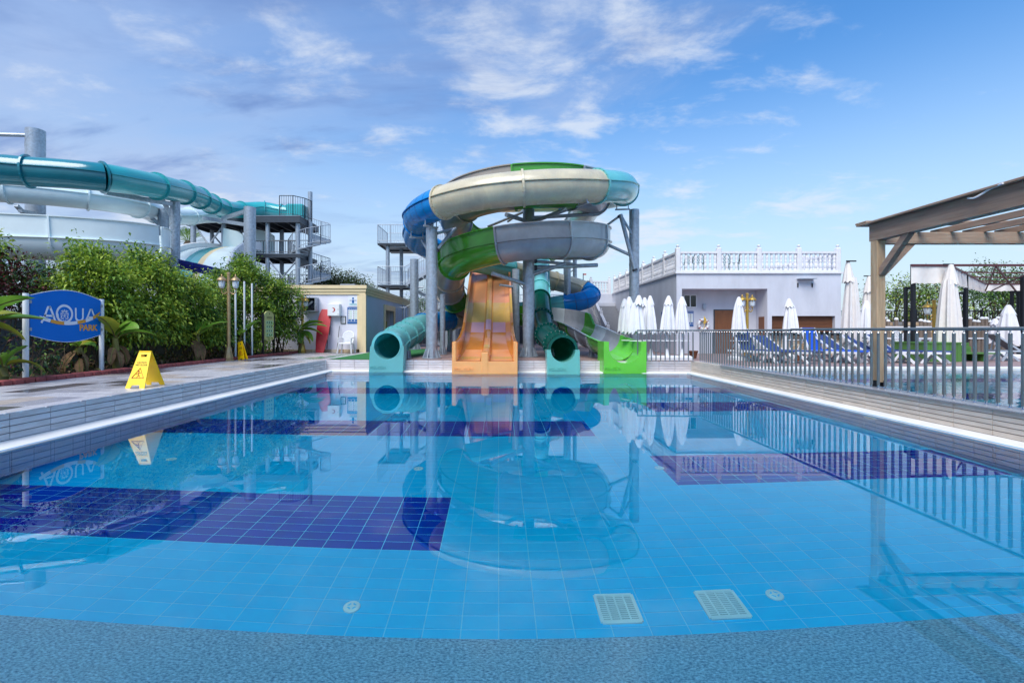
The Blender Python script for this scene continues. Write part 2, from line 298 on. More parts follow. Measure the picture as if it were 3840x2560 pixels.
    def mesh(self, name, smooth=False, off=None):
        me = bpy.data.meshes.new(name)
        vs = self.v if off is None else [(x-off[0], y-off[1], z-off[2]) for x, y, z in self.v]
        me.from_pydata(vs, [], self.f)
        for m in self.mats: me.materials.append(m)
        if len(self.mats) > 1: me.polygons.foreach_set('material_index', self.m)
        if smooth:
            me.polygons.foreach_set('use_smooth', [True]*len(me.polygons))
            try: me.set_sharp_from_angle(angle=R(40))
            except Exception: pass
        me.update(); return me
    def build(self, name, parent=None, smooth=False, local=False, org=None):
        off = None
        if parent is not None and not local: off = ORG.get(parent.name, Vector((0, 0, 0)))
        elif org is not None: off = Vector(org)
        o = link(name, self.mesh(name, smooth, off), parent)
        if parent is not None: ORG[o.name] = off if off is not None else Vector((0, 0, 0))
        elif org is not None: o.location = org; ORG[o.name] = Vector(org)
        else: ORG[o.name] = Vector((0, 0, 0))
        return o
def mb(m='white'): return MB().mat(m)
def struct(o): o['kind'] = 'structure'; return o
def catmull(pts, step=0.25):
    pts = [Vector(p) for p in pts]; q = [pts[0]*2-pts[1]]+pts+[pts[-1]*2-pts[-2]]; out = []
    for i in range(1, len(q)-2):
        p0, p1, p2, p3 = q[i-1:i+3]; n = max(4, int((p2-p1).length/0.05))
        for j in range(n):
            t = j/n; out.append(0.5*((2*p1)+(p2-p0)*t+(2*p0-5*p1+4*p2-p3)*t*t+(3*p1-p0-3*p2+p3)*t**3))
    out.append(pts[-1])
    d = [0.0]
    for a, b in zip(out, out[1:]): d.append(d[-1]+(b-a).length)
    n = max(2, round(d[-1]/step)); res = []; k = 0
    for i in range(n+1):
        s = d[-1]*i/n
        while k < len(d)-2 and d[k+1] < s: k += 1
        f = (s-d[k])/max(d[k+1]-d[k], 1e-9); res.append(out[k].lerp(out[k+1], min(1, f)))
    return res, d[-1]
def text_mb(txt, size, mat, depth=0.004, origin=(0, 0, 0), xdir=(1, 0, 0), ydir=(0, 0, 1), align='CENTER', sx=1.0, bold=0.0):
    cu = bpy.data.curves.new('t', 'FONT'); cu.body = txt; cu.size = size; cu.extrude = depth/2; cu.align_x = align; cu.align_y = 'CENTER'; cu.resolution_u = 3; cu.offset = bold
    o = bpy.data.objects.new('t', cu); COL.objects.link(o)
    me = bpy.data.meshes.new_from_object(o.evaluated_get(bpy.context.evaluated_depsgraph_get()))
    X = Vector(xdir).normalized(); Y = Vector(ydir).normalized(); Z = X.cross(Y); O = Vector(origin)
    m = mb(mat); m.add([O+X*v.co.x*sx+Y*v.co.y+Z*v.co.z for v in me.vertices], [tuple(p.vertices) for p in me.polygons])
    bpy.data.objects.remove(o); bpy.data.curves.remove(cu); bpy.data.meshes.remove(me); return m
# ---------------------------------------------------------------- the setting: ground, pools, decks
XL, XR, YB0, YB1, YN = -5.75, 6.05, 15.6, 14.75, 1.25     # retaining walls: left, right, back (left and right end), near edge
WX0, WX1 = -5.40, 5.79                                    # pool basin
D = 1.27; DZ = 0.36                                       # pool depth, deck level
def yback(x): return YB0+(YB1-YB0)*(x-XL)/(XR-XL)
P2 = (6.62, 26.0, -2.0, 12.2)                             # second pool x0 x1 y0 y1
g = mb('ground')
def gq(x0, y0, x1, y1, z=0.34): g.add([(x0,y0,z),(x1,y0,z),(x1,y1,z),(x0,y1,z)], [(0,1,2,3)])
gq(-1500, -1500, XL-0.1, 2500); g.add([(XL-0.1, yback(XL)+0.1, 0.34), (XR+0.1, yback(XR)+0.1, 0.34), (XR+0.1, 2500, 0.34), (XL-0.1, 2500, 0.34)], [(0,1,2,3)])
gq(XL-0.1, -1500, XR+0.1, YN-0.1); gq(XR+0.1, -1500, P2[0], 2500); gq(P2[0], P2[3], 1500, 2500); gq(P2[0], -1500, 1500, P2[2]); gq(P2[1], P2[2], 1500, P2[3])
struct(g.build('ground'))

# water
def water_mat(name, tint, bump, sc):
    """Fresnel mix of mirror and refraction; the refracted part takes the blue of the water column"""
    m = bpy.data.materials.new(name); m.use_nodes = True; nt = m.node_tree; nt.nodes.clear(); N = nt.nodes.new; L = nt.links.new
    rf = N('ShaderNodeBsdfRefraction'); rf.inputs['IOR'].default_value = 1.333; rf.inputs['Roughness'].default_value = 0.0; rf.inputs['Color'].default_value = (*tint, 1)
    gl = N('ShaderNodeBsdfGlossy'); gl.inputs['Roughness'].default_value = 0.0; fr = N('ShaderNodeFresnel'); fr.inputs['IOR'].default_value = 1.66; mx = N('ShaderNodeMixShader')
    o = N('ShaderNodeOutputMaterial'); t = N('ShaderNodeTexCoord'); mp = N('ShaderNodeMapping'); mp.inputs['Scale'].default_value = (1, 0.7, 1)
    n1 = N('ShaderNodeTexNoise'); n1.inputs['Scale'].default_value = sc; n1.inputs['Detail'].default_value = 2; n1.inputs['Roughness'].default_value = 0.45
    b = N('ShaderNodeBump'); b.inputs['Strength'].default_value = bump; b.inputs['Distance'].default_value = 0.02
    L(t.outputs['Object'], mp.inputs[0]); L(mp.outputs[0], n1.inputs['Vector']); L(n1.outputs['Fac'], b.inputs['Height'])
    for s_ in (rf, gl, fr): L(b.outputs[0], s_.inputs['Normal'])
    L(fr.outputs[0], mx.inputs[0]); L(rf.outputs[0], mx.inputs[1]); L(gl.outputs[0], mx.inputs[2]); L(mx.outputs[0], o.inputs[0])
    return m
wm = water_mat('pool_water', (0.64, 0.965, 1.0), 0.012, 2.2); wm2 = water_mat('rippled_pool_water', (0.76, 0.97, 1.0), 0.30, 6.5)
w = MB().mat(wm); w.add([(WX0-0.02, YN, 0), (WX1+0.02, YN, 0), (WX1+0.02, yback(WX1)-0.30, 0), (WX0-0.02, yback(WX0)-0.30, 0)], [(0,1,2,3)])
tag(struct(w.build('pool_water')), 'still clear blue water of the splash pool')
w = MB().mat(wm2); w.add([(P2[0], P2[2], 0.29), (P2[1], P2[2], 0.29), (P2[1], P2[3], 0.29), (P2[0], P2[3], 0.29)], [(0,1,2,3)])
tag(struct(w.build('pool_water')), 'rippled water of the second pool behind the railing')

# basin shell (grout) with tiles as pieces
YF = yback(0)-0.30
sh = mb('grout')
yb0, yb1 = yback(WX0)-0.30, yback(WX1)-0.30
sh.add([(WX0-.02,YN-.02,-D-.0035),(WX1+.02,YN-.02,-D-.0035),(WX1+.02,yb1+.02,-D-.0035),(WX0-.02,yb0+.02,-D-.0035)], [(0,1,2,3)])
sh.add([(WX0-.012,YN,-D-.02),(WX0-.012,yb0,-D-.02),(WX0-.012,yb0,0.02),(WX0-.012,YN,0.02)], [(0,1,2,3)])
sh.add([(WX1+.012,YN,-D-.02),(WX1+.012,yb1,-D-.02),(WX1+.012,yb1,0.02),(WX1+.012,YN,0.02)], [(3,2,1,0)])
sh.add([(WX0,yb0+.012,-D-.02),(WX1,yb1+.012,-D-.02),(WX1,yb1+.012,0.02),(WX0,yb0+.012,0.02)], [(0,1,2,3)])
basin = sh.build('pool_basin'); struct(basin); basin['label'] = 'blue tiled basin of the splash pool with cobalt bands'
ORG[basin.name] = Vector((0, 0, 0))
TW, TH = 0.25, 0.125
def tile_mesh(mat):
    m = mb(mat); a, b, c = (TW-.0045)/2, (TH-.0045)/2, 0.002
    m.add([(-a,-b,-.012),(a,-b,-.012),(a,b,-.012),(-a,b,-.012),(-a+c,-b+c,0),(a-c,-b+c,0),(a-c,b-c,0),(-a+c,b-c,0)], [(4,5,6,7),(0,1,5,4),(1,2,6,5),(2,3,7,6),(3,0,4,7)])
    return m
tl, td = tile_mesh('tile_l'), tile_mesh('tile_d')
ml, md = tl.mesh('tile_light'), td.mesh('tile_cobalt')
BANDS = [(-6, -0.5, 3.99, 4.99), (2.0, 6, 5.24, 6.24), (-6, 1.5, 7.24, 8.24), (3.0, 6, 8.99, 9.99), (-6, 6, 11.24, 12.24)]
STEP_Y = 2.955
cand = []
ix0, ix1 = math.floor(WX0/TW), math.ceil(WX1/TW)
for iy in range(0, 110):
    y = 2.865+TH*(iy+.5)
    if y-TH/2 < STEP_Y-0.1: continue
    for ix in range(ix0, ix1):
        x = (ix+.5)*TW
        if x-TW/2 < WX0-0.13 or x+TW/2 > WX1+0.13 or y+TH/2 > yback(x)-0.28: continue
        dark = any(a <= x <= b and c0 <= y <= c1 for a, b, c0, c1 in BANDS)
        cand.append((x, y, dark))
vis = sorted([c_ for c_ in cand if -1.05 < c_[0]/c_[1] < 1.10], key=lambda c_: c_[0]**2+c_[1]**2)[:300]
vs_ = set(vis)
for x, y, dk in vis: link('tile', md if dk else ml, basin, (x, y, -D+random.uniform(-.0006, .0006)))
rest = MB(); rest.mat('tile_l'); rest.mat('tile_d')
for c_ in cand:
    if c_ in vs_: continue
    x, y, dk = c_; rest.cur = 1 if dk else 0; s = td if dk else tl
    rest.add([(a+x, b+y, cc-D) for a, b, cc in s.v], s.f)
rest.mat('tile_w'); a, b, c = (TW-.0045)/2, (TH-.0045)/2, 0.002
def wall_tiles(o, ux, L, n):
    for j in range(10):
        z = -0.0-TH*(j+.5)
        if z-TH/2 < -D: break
        for i in range(int(L/TW)):
            p = Vector(o)+Vector(ux)*(i+.5)*TW; U = Vector(ux); N = Vector(n)
            q = [p+U*su*(a-c*t)+Vector((0,0,1))*(z+sv*(b-c*t))-N*.012*(1-t) for t in (0, 1) for su, sv in ((-1,-1),(1,-1),(1,1),(-1,1))]
            rest.add(q, [(4,5,6,7),(0,1,5,4),(1,2,6,5),(2,3,7,6),(3,0,4,7)])
wall_tiles((WX0, STEP_Y, 0), (0, 1, 0), yb0-STEP_Y, (1, 0, 0)); wall_tiles((WX1, yb1, 0), (0, -1, 0), yb1-STEP_Y, (-1, 0, 0))
ub = Vector((WX1-WX0, yb1-yb0, 0)); wall_tiles((WX0, yb0, 0), ub.normalized(), ub.length, (0, -1, 0))
r_ = rest.build('tile_field', basin); r_['kind'] = 'stuff'
# granite entry steps under the lens
gs = thing('granite_steps', 'grey granite entry step lying under the clear water in front', 'steps', (0, 2.0, -D))
for y0, y1, z0, z1 in ((2.28, STEP_Y, -D, -1.17), (1.95, 2.28, -D, -0.85), (1.62, 1.95, -D, -0.53), (YN, 1.62, -D, -0.21)):
    m = mb('granite'); m.box(WX0+.002, y0, z0, WX1-.002, y1+(0 if z1 == -1.17 else 0.002), z1); m.build('step', gs)
# inlets, drain grates on the floor
def inlet(x, y, label):
    t = thing('floor_inlet', label, 'inlet', (x, y, -D), 'round white inlets on the pool floor')
    mb('white').lathe((x, y, -D), [(.058, 0), (.058, .012), (.050, .016)], 20).build('rim', t, True)
    m = mb('grout')
    for k in range(4):
        a0 = k*math.pi/2+.4; m.prism([(x+r*math.cos(a), y+r*math.sin(a), -D+.0165) for r, a in ((.02, a0), (.034, a0), (.034, a0+1.0), (.02, a0+1.0))], (0, 0, .003))
    m.mat('print_blue'); m.build('slot', t)
for sx, sy, lb in ((1319, 2276, 'white round inlet left of the two floor grates nearest the granite step'), (2905, 2231, 'white round inlet right of the two floor grates'),
                   (643, 1721, 'white round inlet under the mirrored caution sign'), (1569, 1757, 'white round inlet left of the mirrored slide rings'), (2473, 1754, 'white round inlet at the corner of the right cobalt band')):
    x, y = floor_at(sx, sy, D); inlet(x, y, lb)
def grate(sx, sy, label):
    x, y = floor_at(sx, sy, D); t = thing('drain_grate', label, 'grate', (x, y, -D), 'square drain grates on the pool floor')
    a = .132; m = mb('white')
    for s in (-1, 1): m.box(x-a, y+s*a-.012, -D, x+a, y+s*a+.012, -D+.014); m.box(x+s*a-.012, y-a, -D, x+s*a+.012, y+a, -D+.0145)
    m.build('frame', t)
    mb(M('grate_shadow', (96, 150, 170), .6)).box(x-a, y-a, -D+.001, x+a, y+a, -D+.004).build('shade_sheet', t)  # flat sheet coloured as the shade between the grate slats
    for k in range(1, 4): mb('white').box(x-a+k*2*a/4-.006, y-a, -D+.004, x-a+k*2*a/4+.006, y+a, -D+.0135).build('bar', t)
    for k in range(1, 14): mb('white').box(x-a, y-a+k*2*a/14-.005, -D+.004, x+a, y-a+k*2*a/14+.005, -D+.012).build('slat', t)
grate(2315, 2281, 'left of the two square white drain grates on the pool floor'); grate(2706, 2265, 'right of the two square white drain grates on the pool floor')
for (x, y, nx) in ((WX0, 8.2, 1), (WX0, 12.4, 1), (WX1, 7.3, -1), (WX1, 11.5, -1)):
    t = thing('pool_lamp', {(1, 8.2): 'round underwater lamp on the left pool wall nearer the lens', (1, 12.4): 'round underwater lamp far down the left pool wall', (-1, 7.3): 'round underwater lamp on the right pool wall nearer the lens', (-1, 11.5): 'round underwater lamp far down the right pool wall'}[(nx, y)], 'pool lamp', (x, y, -.3), 'underwater wall lamps')
    mb('white').cyl((x-nx*.01, y, -.22), (x+nx*.03, y, -.22), .13, .11, 18).build('bezel', t, True); mb('glass').cyl((x+nx*.03, y, -.22), (x+nx*.04, y, -.22), .08, .06, 18).build('lens', t, True)

# coping
def coping(name, prof, a, b, label):
    m = mb('coping'); a = Vector(a); b = Vector(b); n = max(2, int((b-a).length/1.0))
    m.sweep([a.lerp(b, i/n) for i in range(n+1)], prof); o = m.build(name); struct(o); o['label'] = label
pl = [(-.35, -.06), (-.35, .0), (-.345, .012), (-.27, .032), (.0, .04), (.03, .04), (.03, -.06)]
coping('coping', [(-a, b) for a, b in pl], (XL, YN, 0), (XL, yback(XL)-.02, 0), 'white coping along the left edge of the pool')
coping('coping', [(a*.72, b) for a, b in pl], (XR, YN, 0), (XR, yback(XR)-.02, 0), 'white coping along the right edge of the pool')
coping('coping', [(-a*.9, b+.002) for a, b in pl], (XL+.03, yback(XL), 0), (XR-.03, yback(XR), 0), 'white coping along the slide end of the pool')
m = mb('coping'); m.box(WX0-.4, YN-1.2, -.3, WX1+.4, YN, .05); struct(m.build('near_deck'))

# retaining walls with long tiles
def tiled_wall(name, label, a, b, rows, z0, z1, mat, nrm, tl_=0.5):
    a = Vector(a); b = Vector(b); U = (b-a).normalized(); N = Vector(nrm); L = (b-a).length
    m = mb('joint'); m.prism([a+Vector((0,0,z0-.05))-N*.012, b+Vector((0,0,z0-.05))-N*.012, b+Vector((0,0,z1))-N*.012, a+Vector((0,0,z1))-N*.012], -N*.2)
    o = m.build(name); tag(o, label, 'wall'); n = round(L/tl_); w_ = L/n; h_ = (z1-z0)/rows
    vv = [(-w_/2+.003, 0, -h_/2+.003), (w_/2-.003, 0, -h_/2+.003), (w_/2-.003, 0, h_/2-.003), (-w_/2+.003, 0, h_/2-.003)]
    tm = mb(mat); k = .003
    tm.add([(x, .012, z) for x, _, z in vv]+[(x-math.copysign(k, x), 0, z-math.copysign(k, z)) for x, _, z in vv], [(4,5,6,7),(0,1,5,4),(1,2,6,5),(2,3,7,6),(3,0,4,7)])
    me = tm.mesh('wall_tile'); rz = math.atan2(U.y, U.x)
    if U.cross(Vector((0,0,1))).dot(N) < 0: rz += math.pi
    for i in range(n):
        for j in range(rows):
            p = a+U*(i+.5)*w_; link('tile', me, o, (p.x, p.y, z0+(j+.5)*h_), (random.uniform(-.004, .004), 0, rz+random.uniform(-.002, .002)))
    return o
tiled_wall('tiled_wall', 'low grey tiled wall along the left deck', (XL, 3.0, 0), (XL, yback(XL), 0), 4, .04, DZ, 'walltile_l', (1, 0, 0))
tiled_wall('tiled_wall', 'low sand coloured tiled wall under the grey railing', (XR, 3.25, 0), (XR, yback(XR), 0), 5, .04, DZ, 'walltile_r', (-1, 0, 0))
ubn = Vector((XR-XL, YB1-YB0, 0)).normalized()
tiled_wall('tiled_wall', 'low pale tiled wall behind the slide exits', (XL+.002, yback(XL), 0), (XR-.002, yback(XR), 0), 4, .042, DZ, 'walltile_b', (ubn.y, -ubn.x, 0))
m = mb('granite_cap'); m.bbox(XR-.03, 2.6, DZ, XR+.31, 12.8, DZ+.025, .006); tag(m.build('granite_ledge'), 'grey granite ledge capping the wall under the railing', 'ledge')
m = mb('walltile_r'); m.box(XR+.002, 12.8, DZ-.2, XR+.31, yback(XR)-.0, DZ+.012); struct(m.build('wall_cap'))
m = mb('coping'); m.bbox(XR+.312, 2.0, .1, P2[0], P2[3], DZ-.03, .02); struct(m.build('pool_edge'))
m = mb('coping'); m.bbox(P2[0]+.001, P2[3]-.03, .2, P2[1], P2[3]+.28, DZ+.012, .02); struct(m.build('pool_edge'))
m = mb(M('second_pool_tile', (70, 206, 250), .3, 0, .08, 3)); m.add([(P2[0],P2[2],-.9),(P2[1],P2[2],-.9),(P2[1],P2[3],-.9),(P2[0],P2[3],-.9)], [(0,1,2,3)])
m.mat('tile_w'); m.add([(P2[0],P2[3],-.9),(P2[1],P2[3],-.9),(P2[1],P2[3],.32),(P2[0],P2[3],.32)], [(0,1,2,3)]); m.add([(P2[0],P2[2],-.9),(P2[0],P2[3],-.9),(P2[0],P2[3],.32),(P2[0],P2[2],.32)], [(0,1,2,3)])
m.add([(P2[1],P2[2],-.9),(P2[1],P2[3],-.9),(P2[1],P2[3],.32),(P2[1],P2[2],.32)], [(0,1,2,3)]); m.add([(P2[0],P2[2],-.9),(P2[1],P2[2],-.9),(P2[1],P2[2],.32),(P2[0],P2[2],.32)], [(0,1,2,3)])
m.mat('tile_d')
for y in (8.0, 10.4): m.add([(P2[0],y,-.896),(P2[1],y,-.896),(P2[1],y+.7,-.896),(P2[0],y+.7,-.896)], [(0,1,2,3)])
struct(m.build('second_pool_basin'))

# decks
m = mb('deck_red'); z = .352
m.add([(XL, yback(XL)-.0, z), (XR, yback(XR), z), (XR+.3, yback(XR)+.01, z), (XR+.3, 46, z), (XL, 46, z)], [(0,1,2,3,4)]); struct(m.build('slide_deck'))
m = mb('deck_red'); m.add([(XR+.3, P2[3]+.28, z), (60, P2[3]+.28, z), (60, 46, z), (XR+.3, 46, z)], [(0,1,2,3)]); m.add([(XR+.3, P2[3]+.0, z), (P2[0], P2[3], z), (P2[0], P2[3]+.28, z), (XR+.3, P2[3]+.28, z)], [(0,1,2,3)]); struct(m.build('pool_deck'))
m = mb('turf'); z = .362
m.add([(-6.9, 16.1, z), (-5.5, 15.85, z), (-4.35, 15.75, z), (-3.2, 17.3, z), (-2.6, 21.5, z), (-3.4, 25, z), (-5.85, 25, z), (-5.85, 20.8, z)], [tuple(range(8))])
m.build('turf_mat'); tag(bpy.data.objects['turf_mat'], 'green artificial turf mat beside the pale teal slide exit', 'turf mat')
# left deck pavers
dk = mb('joint'); dk.add([(-8.62, -3, .350), (XL, -3, .350), (XL, 21, .350), (-8.62, 21, .350)], [(0,1,2,3)]); dk.add([(-8.62,21,.35),(XL,21,.35),(XL,46,.35),(-8.62,46,.35)], [(0,1,2,3)])
deck = dk.build('left_deck'); struct(deck); deck['label'] = 'wet stone paved walk between the pool and the planted bed'
pms = []
for k_ in ('paver_a', 'paver_b', 'paver_c', 'paver_d'):
    q = mb(k_); q.bbox(-.218, -.218, -.02, .218, .218, .0, .006); pms.append(q.mesh('paver'))
bl = mb('paver_b'); bl.bbox(-.125, -.245, -.02, .125, .245, 0, .006); blm = bl.mesh('edge_paver')
for j in range(41):
    for i in range(6):
        x = -8.40+.44*i+(.0 if j % 2 else .0); y = 3.1+.44*j
        nz = math.sin(x*2.1+y*.9)+math.sin(y*1.7-x*1.3)+random.uniform(-1.1, 1.1)
        k_ = 2 if nz < -1.35 else (0 if nz < -.1 else (3 if random.random() < .3 else 1))
        link('paver', pms[k_], deck, (x, y, .362+random.uniform(-.0015, .0015)), (random.uniform(-.003, .003), random.uniform(-.003, .003), random.choice((0, 1, 2, 3))*math.pi/2))
for j in range(36): link('edge_paver', blm, deck, (-5.862, 3.2+.5*j, .3635))
# planted bed, kerb, block wall
m = mb('soil'); m.add([(-40, -3, .40), (-8.74, -3, .40), (-8.74, 21, .40), (-40, 21, .40)], [(0,1,2,3)]); struct(m.build('planting_bed'))
kb = thing('brick_kerb', 'low red brick kerb between the wet walk and the planted bed', 'kerb', (-8.68, 3, .36))
kmb = mb('kerb'); kmb.bbox(-.075, -.098, 0, .075, .098, .10, .022); km = kmb.mesh('kerb_brick', True)
for j in range(86): link('brick', km, kb, (random.uniform(-.008, .008), .1+.205*j, random.uniform(-.008, .004)), (0, 0, random.uniform(-.03, .03)))
bw = thing('block_wall', 'grey concrete block wall half hidden behind the shrubs', 'wall', (-10.95, 4, .38))
mb('joint').box(-11.12, 4, .3, -10.98, 21, 1.55).build('mortar', bw)
bmb = mb('block'); bmb.box(-.08, -.195, -.095, .02, .195, .095); bme = bmb.mesh('block')
for j in range(42):
    for i in range(6): link('block', bme, bw, (random.uniform(-.006, .006), .2+.4*j+(.2 if i % 2 else 0), .1+.2*i))
# ---------------------------------------------------------------- water slides
def cum(path):
    d = [0.0]
    for a, b in zip(path, path[1:]): d.append(d[-1]+(b-a).length)
    return d
def flange_ring(t, p, tang, r, mat, bolts='bolt', w=.055, th=.07, n=28, a0=0.0, a1=2*math.pi, ext=None):
    s, u = frame(tang); m = mb(mat); closed = a1-a0 > 6.2; N = n if closed else n+1
    o = []
    for i in range(N):
        a = a0+(a1-a0)*i/n; dvec = s*math.cos(a)+u*math.sin(a)
        for rr, tt in ((r-.005, -th/2), (r+w, -th/2), (r+w, th/2), (r-.005, th/2)): o.append(p+dvec*rr+tang.normalized()*tt)
    fs = []
    for i in range(N if closed else N-1):
        j = (i+1) % N
        for k in range(4): fs.append((i*4+k, j*4+k, j*4+(k+1) % 4, i*4+(k+1) % 4))
    m.add(o, fs); m.mat(bolts)
    nb = 20 if closed else 12
    for i in range(nb):
        a = a0+(a1-a0)*(i+.5)/nb; q = p+(s*math.cos(a)+u*math.sin(a))*(r+w*.5)
        m.cyl(q-tang.normalized()*(th/2+.006), q+tang.normalized()*(th/2+.006), .011, n=6)
    return m.build('flange', t)
def tube_slide(t, pts, r, secs, bolts='bolt', seam=True, n=24, step=.22, flw=.055, ring_mats=(), first_flange=False):
    """secs: list of (length, material); a section is one moulded piece, bolted to the next with a flange"""
    path, L = catmull(pts, step); d = cum(path); s0 = 0.0; k = 0
    circ = [(r*math.cos(2*math.pi*i/n), r*math.sin(2*math.pi*i/n)) for i in range(n)]
    si = 0
    while s0 < L-.3 and si < len(secs):
        ln, mat = secs[si]; s1 = min(L, s0+ln)
        if L-s1 < .5: s1 = L
        idx = [i for i in range(len(path)) if s0-1e-6 <= d[i] <= s1+1e-6]
        if len(idx) >= 2:
            if idx[-1] < len(path)-1 and s1 < L and s1-d[idx[-1]] > 1e-4: idx.append(idx[-1]+1)
            pp = [path[i] for i in idx]
            m = mb(mat); m.sweep(pp, circ, True, False)
            if seam:
                for sg in (-1, 1): m.sweep(pp, [(sg*(r-.01), .14*r-.012), (sg*(r+.05), .14*r-.012), (sg*(r+.05), .14*r+.012), (sg*(r-.01), .14*r+.012)] if sg > 0 else [(sg*(r-.01), .14*r-.012), (sg*(r-.01), .14*r+.012), (sg*(r+.05), .14*r+.012), (sg*(r+.05), .14*r-.012)], True, True)
            sec = m.build('tube_section', t, True)
            if mat in ring_mats:
                for q in range(2, len(pp)-1, 2):
                    rm = mb('blue_dark'); tg = (pp[q+1]-pp[q-1]).normalized()
                    rm.sweep([pp[q]-tg*.012, pp[q]+tg*.012], [(a*1.004, b*1.004) for a, b in circ], True, False); rm.build('joint_ring', sec, True)
            if idx[-1] < len(path)-1 or False:
                i = idx[-1]; flange_ring(t, path[i], path[min(i+1, len(path)-1)]-path[i-1], r, mat, bolts, flw)
            if first_flange and si == 0: flange_ring(t, path[0], path[1]-path[0], r, mat, bolts, flw)
        s0 = s1; si += 1
    return path
def flume_prof(r, ext, th=.035, n=14, inner=.0):
    """open channel: half pipe, left (outer) wall raised by ext, right by inner; outline of the laminate"""
    out = [(-r, ext)]+[(-r*math.cos(math.pi*i/n), -r*math.sin(math.pi*i/n)) for i in range(n+1)]+[(r, inner)]
    q = r-th
    inn = [(q, inner)]+[(q*math.cos(math.pi*i/n), -q*math.sin(math.pi*i/n)) for i in range(n+1)]+[(-q, ext)]
    return out+inn
def flume(t, pts, r, secs, exts, step=.22, bolts='bolt', rib=True, inner=.04):
    """pts give the lowest line of the channel; exts: (arc length, outer wall height) pairs"""
    path, L = catmull(pts, step); path = [p+Vector((0, 0, r)) for p in path]; d = cum(path); s0 = 0.0
    def ext(s):
        for (a, ea), (b, eb) in zip(exts, exts[1:]):
            if a <= s <= b: return ea+(eb-ea)*(s-a)/max(b-a, 1e-6)
        return exts[-1][1]
    for ln, mat in secs:
        s1 = min(L, s0+ln)
        if L-s1 < .5: s1 = L
        idx = [i for i in range(len(path)) if s0-1e-6 <= d[i] <= s1+1e-6]
        if len(idx) < 2: break
        if idx[-1] < len(path)-1 and s1 < L and s1-d[idx[-1]] > 1e-4: idx.append(idx[-1]+1)
        pp = [path[i] for i in idx]; pf = [flume_prof(r, ext(d[i]), inner=inner) for i in idx]
        m = mb(mat); m.sweep(pp, pf[0], True, True, pf)
        if rib:
            m.sweep(pp, [(-r-.075, -.012), (-r+.0, -.012), (-r+.0, .012), (-r-.075, .012)], True, True)
            m.sweep(pp, [(r-.0, inner-.012), (r+.06, inner-.012), (r+.06, inner+.01), (r-.0, inner+.01)], True, True)
        pfe = [[(-r-.05, ext(d[i])-.02), (-r+.02, ext(d[i])-.02), (-r+.02, ext(d[i])+.02), (-r-.05, ext(d[i])+.02)] for i in idx]
        m.sweep(pp, pfe[0], True, True, pfe)
        m.build('channel_section', t, True)
        if idx[-1] < len(path)-1:
            i = idx[-1]; tg = path[min(i+1, len(path)-1)]-path[i-1]; e = ext(d[i])
            f = flange_ring(t, path[i], tg, r, mat, bolts, .06, .06, 20, math.pi, 2*math.pi)
            s, u = frame(tg); mm = mb(mat); a = path[i]-s*r; mm.bar(a-s*.03, a-s*.03+u*e, .07, .06, tg); mm.build('flange', t)
        s0 = s1
        if s0 >= L-.01: break
    return path
def pol(c, r, a, z): return Vector((c[0]+r*math.sin(a), c[1]-r*math.cos(a), z))   # a = 0 faces the camera, positive to the right

# --- closed tube: starts on the tower, one big ring, then winds down to the pale teal exit
ts = thing('tube_slide', 'closed spiral tube slide in beige, blue and turquoise with pale teal exit', 'slide', (0.8, 18.6, .36))
RC = (0.82, 18.6); RR = 4.0; TR = 0.53
ring = [(-175, 7.75), (150, 7.45), (120, 7.15), (90, 6.78), (62, 6.42), (35, 6.03), (8, 5.80), (-20, 5.67), (-45, 5.58), (-70, 5.54), (-92, 5.50)]
rp = [Vector((-.6, 26.2, 7.9)), Vector((-.9, 24.2, 7.9))]
rp = [Vector((-2.4, 25.2, 8.1)), Vector((-.6, 23.4, 7.75))]
for a, z in ring[1:]: rp.append(pol(RC, RR, R(a), z))
rp += [at(1562, 928, 20.7)+Vector((0, 0, .35)), at(1615, 945, 22.0)+Vector((0, 0, .22)), at(1700, 968, 22.8), at(1800, 989, 23.4), at(1900, 1010, 23.9), at(2000, 1034, 24.4), at(2105, 1061, 24.9), at(2175, 1080, 25.1), at(2213, 1100, 24.7), at(2200, 1122, 24.0),
       at(2140, 1136, 23.9), at(2060, 1148, 24.3), at(1960, 1165, 24.8), at(1850, 1180, 24.8), at(1750, 1192, 24.0), at(1680, 1202, 22.6), at(1625, 1210, 21.2), at(1580, 1222, 19.6), at(1540, 1243, 18.2), at(1500, 1268, 16.9), at(1469, 1287, 15.9), at(1453, 1297, 15.25)]
pth, Lt = catmull(rp, .25)
dd = cum(pth)
def near_s(p): 
    i = min(range(len(pth)), key=lambda k: (pth[k]-p).length); return dd[i]
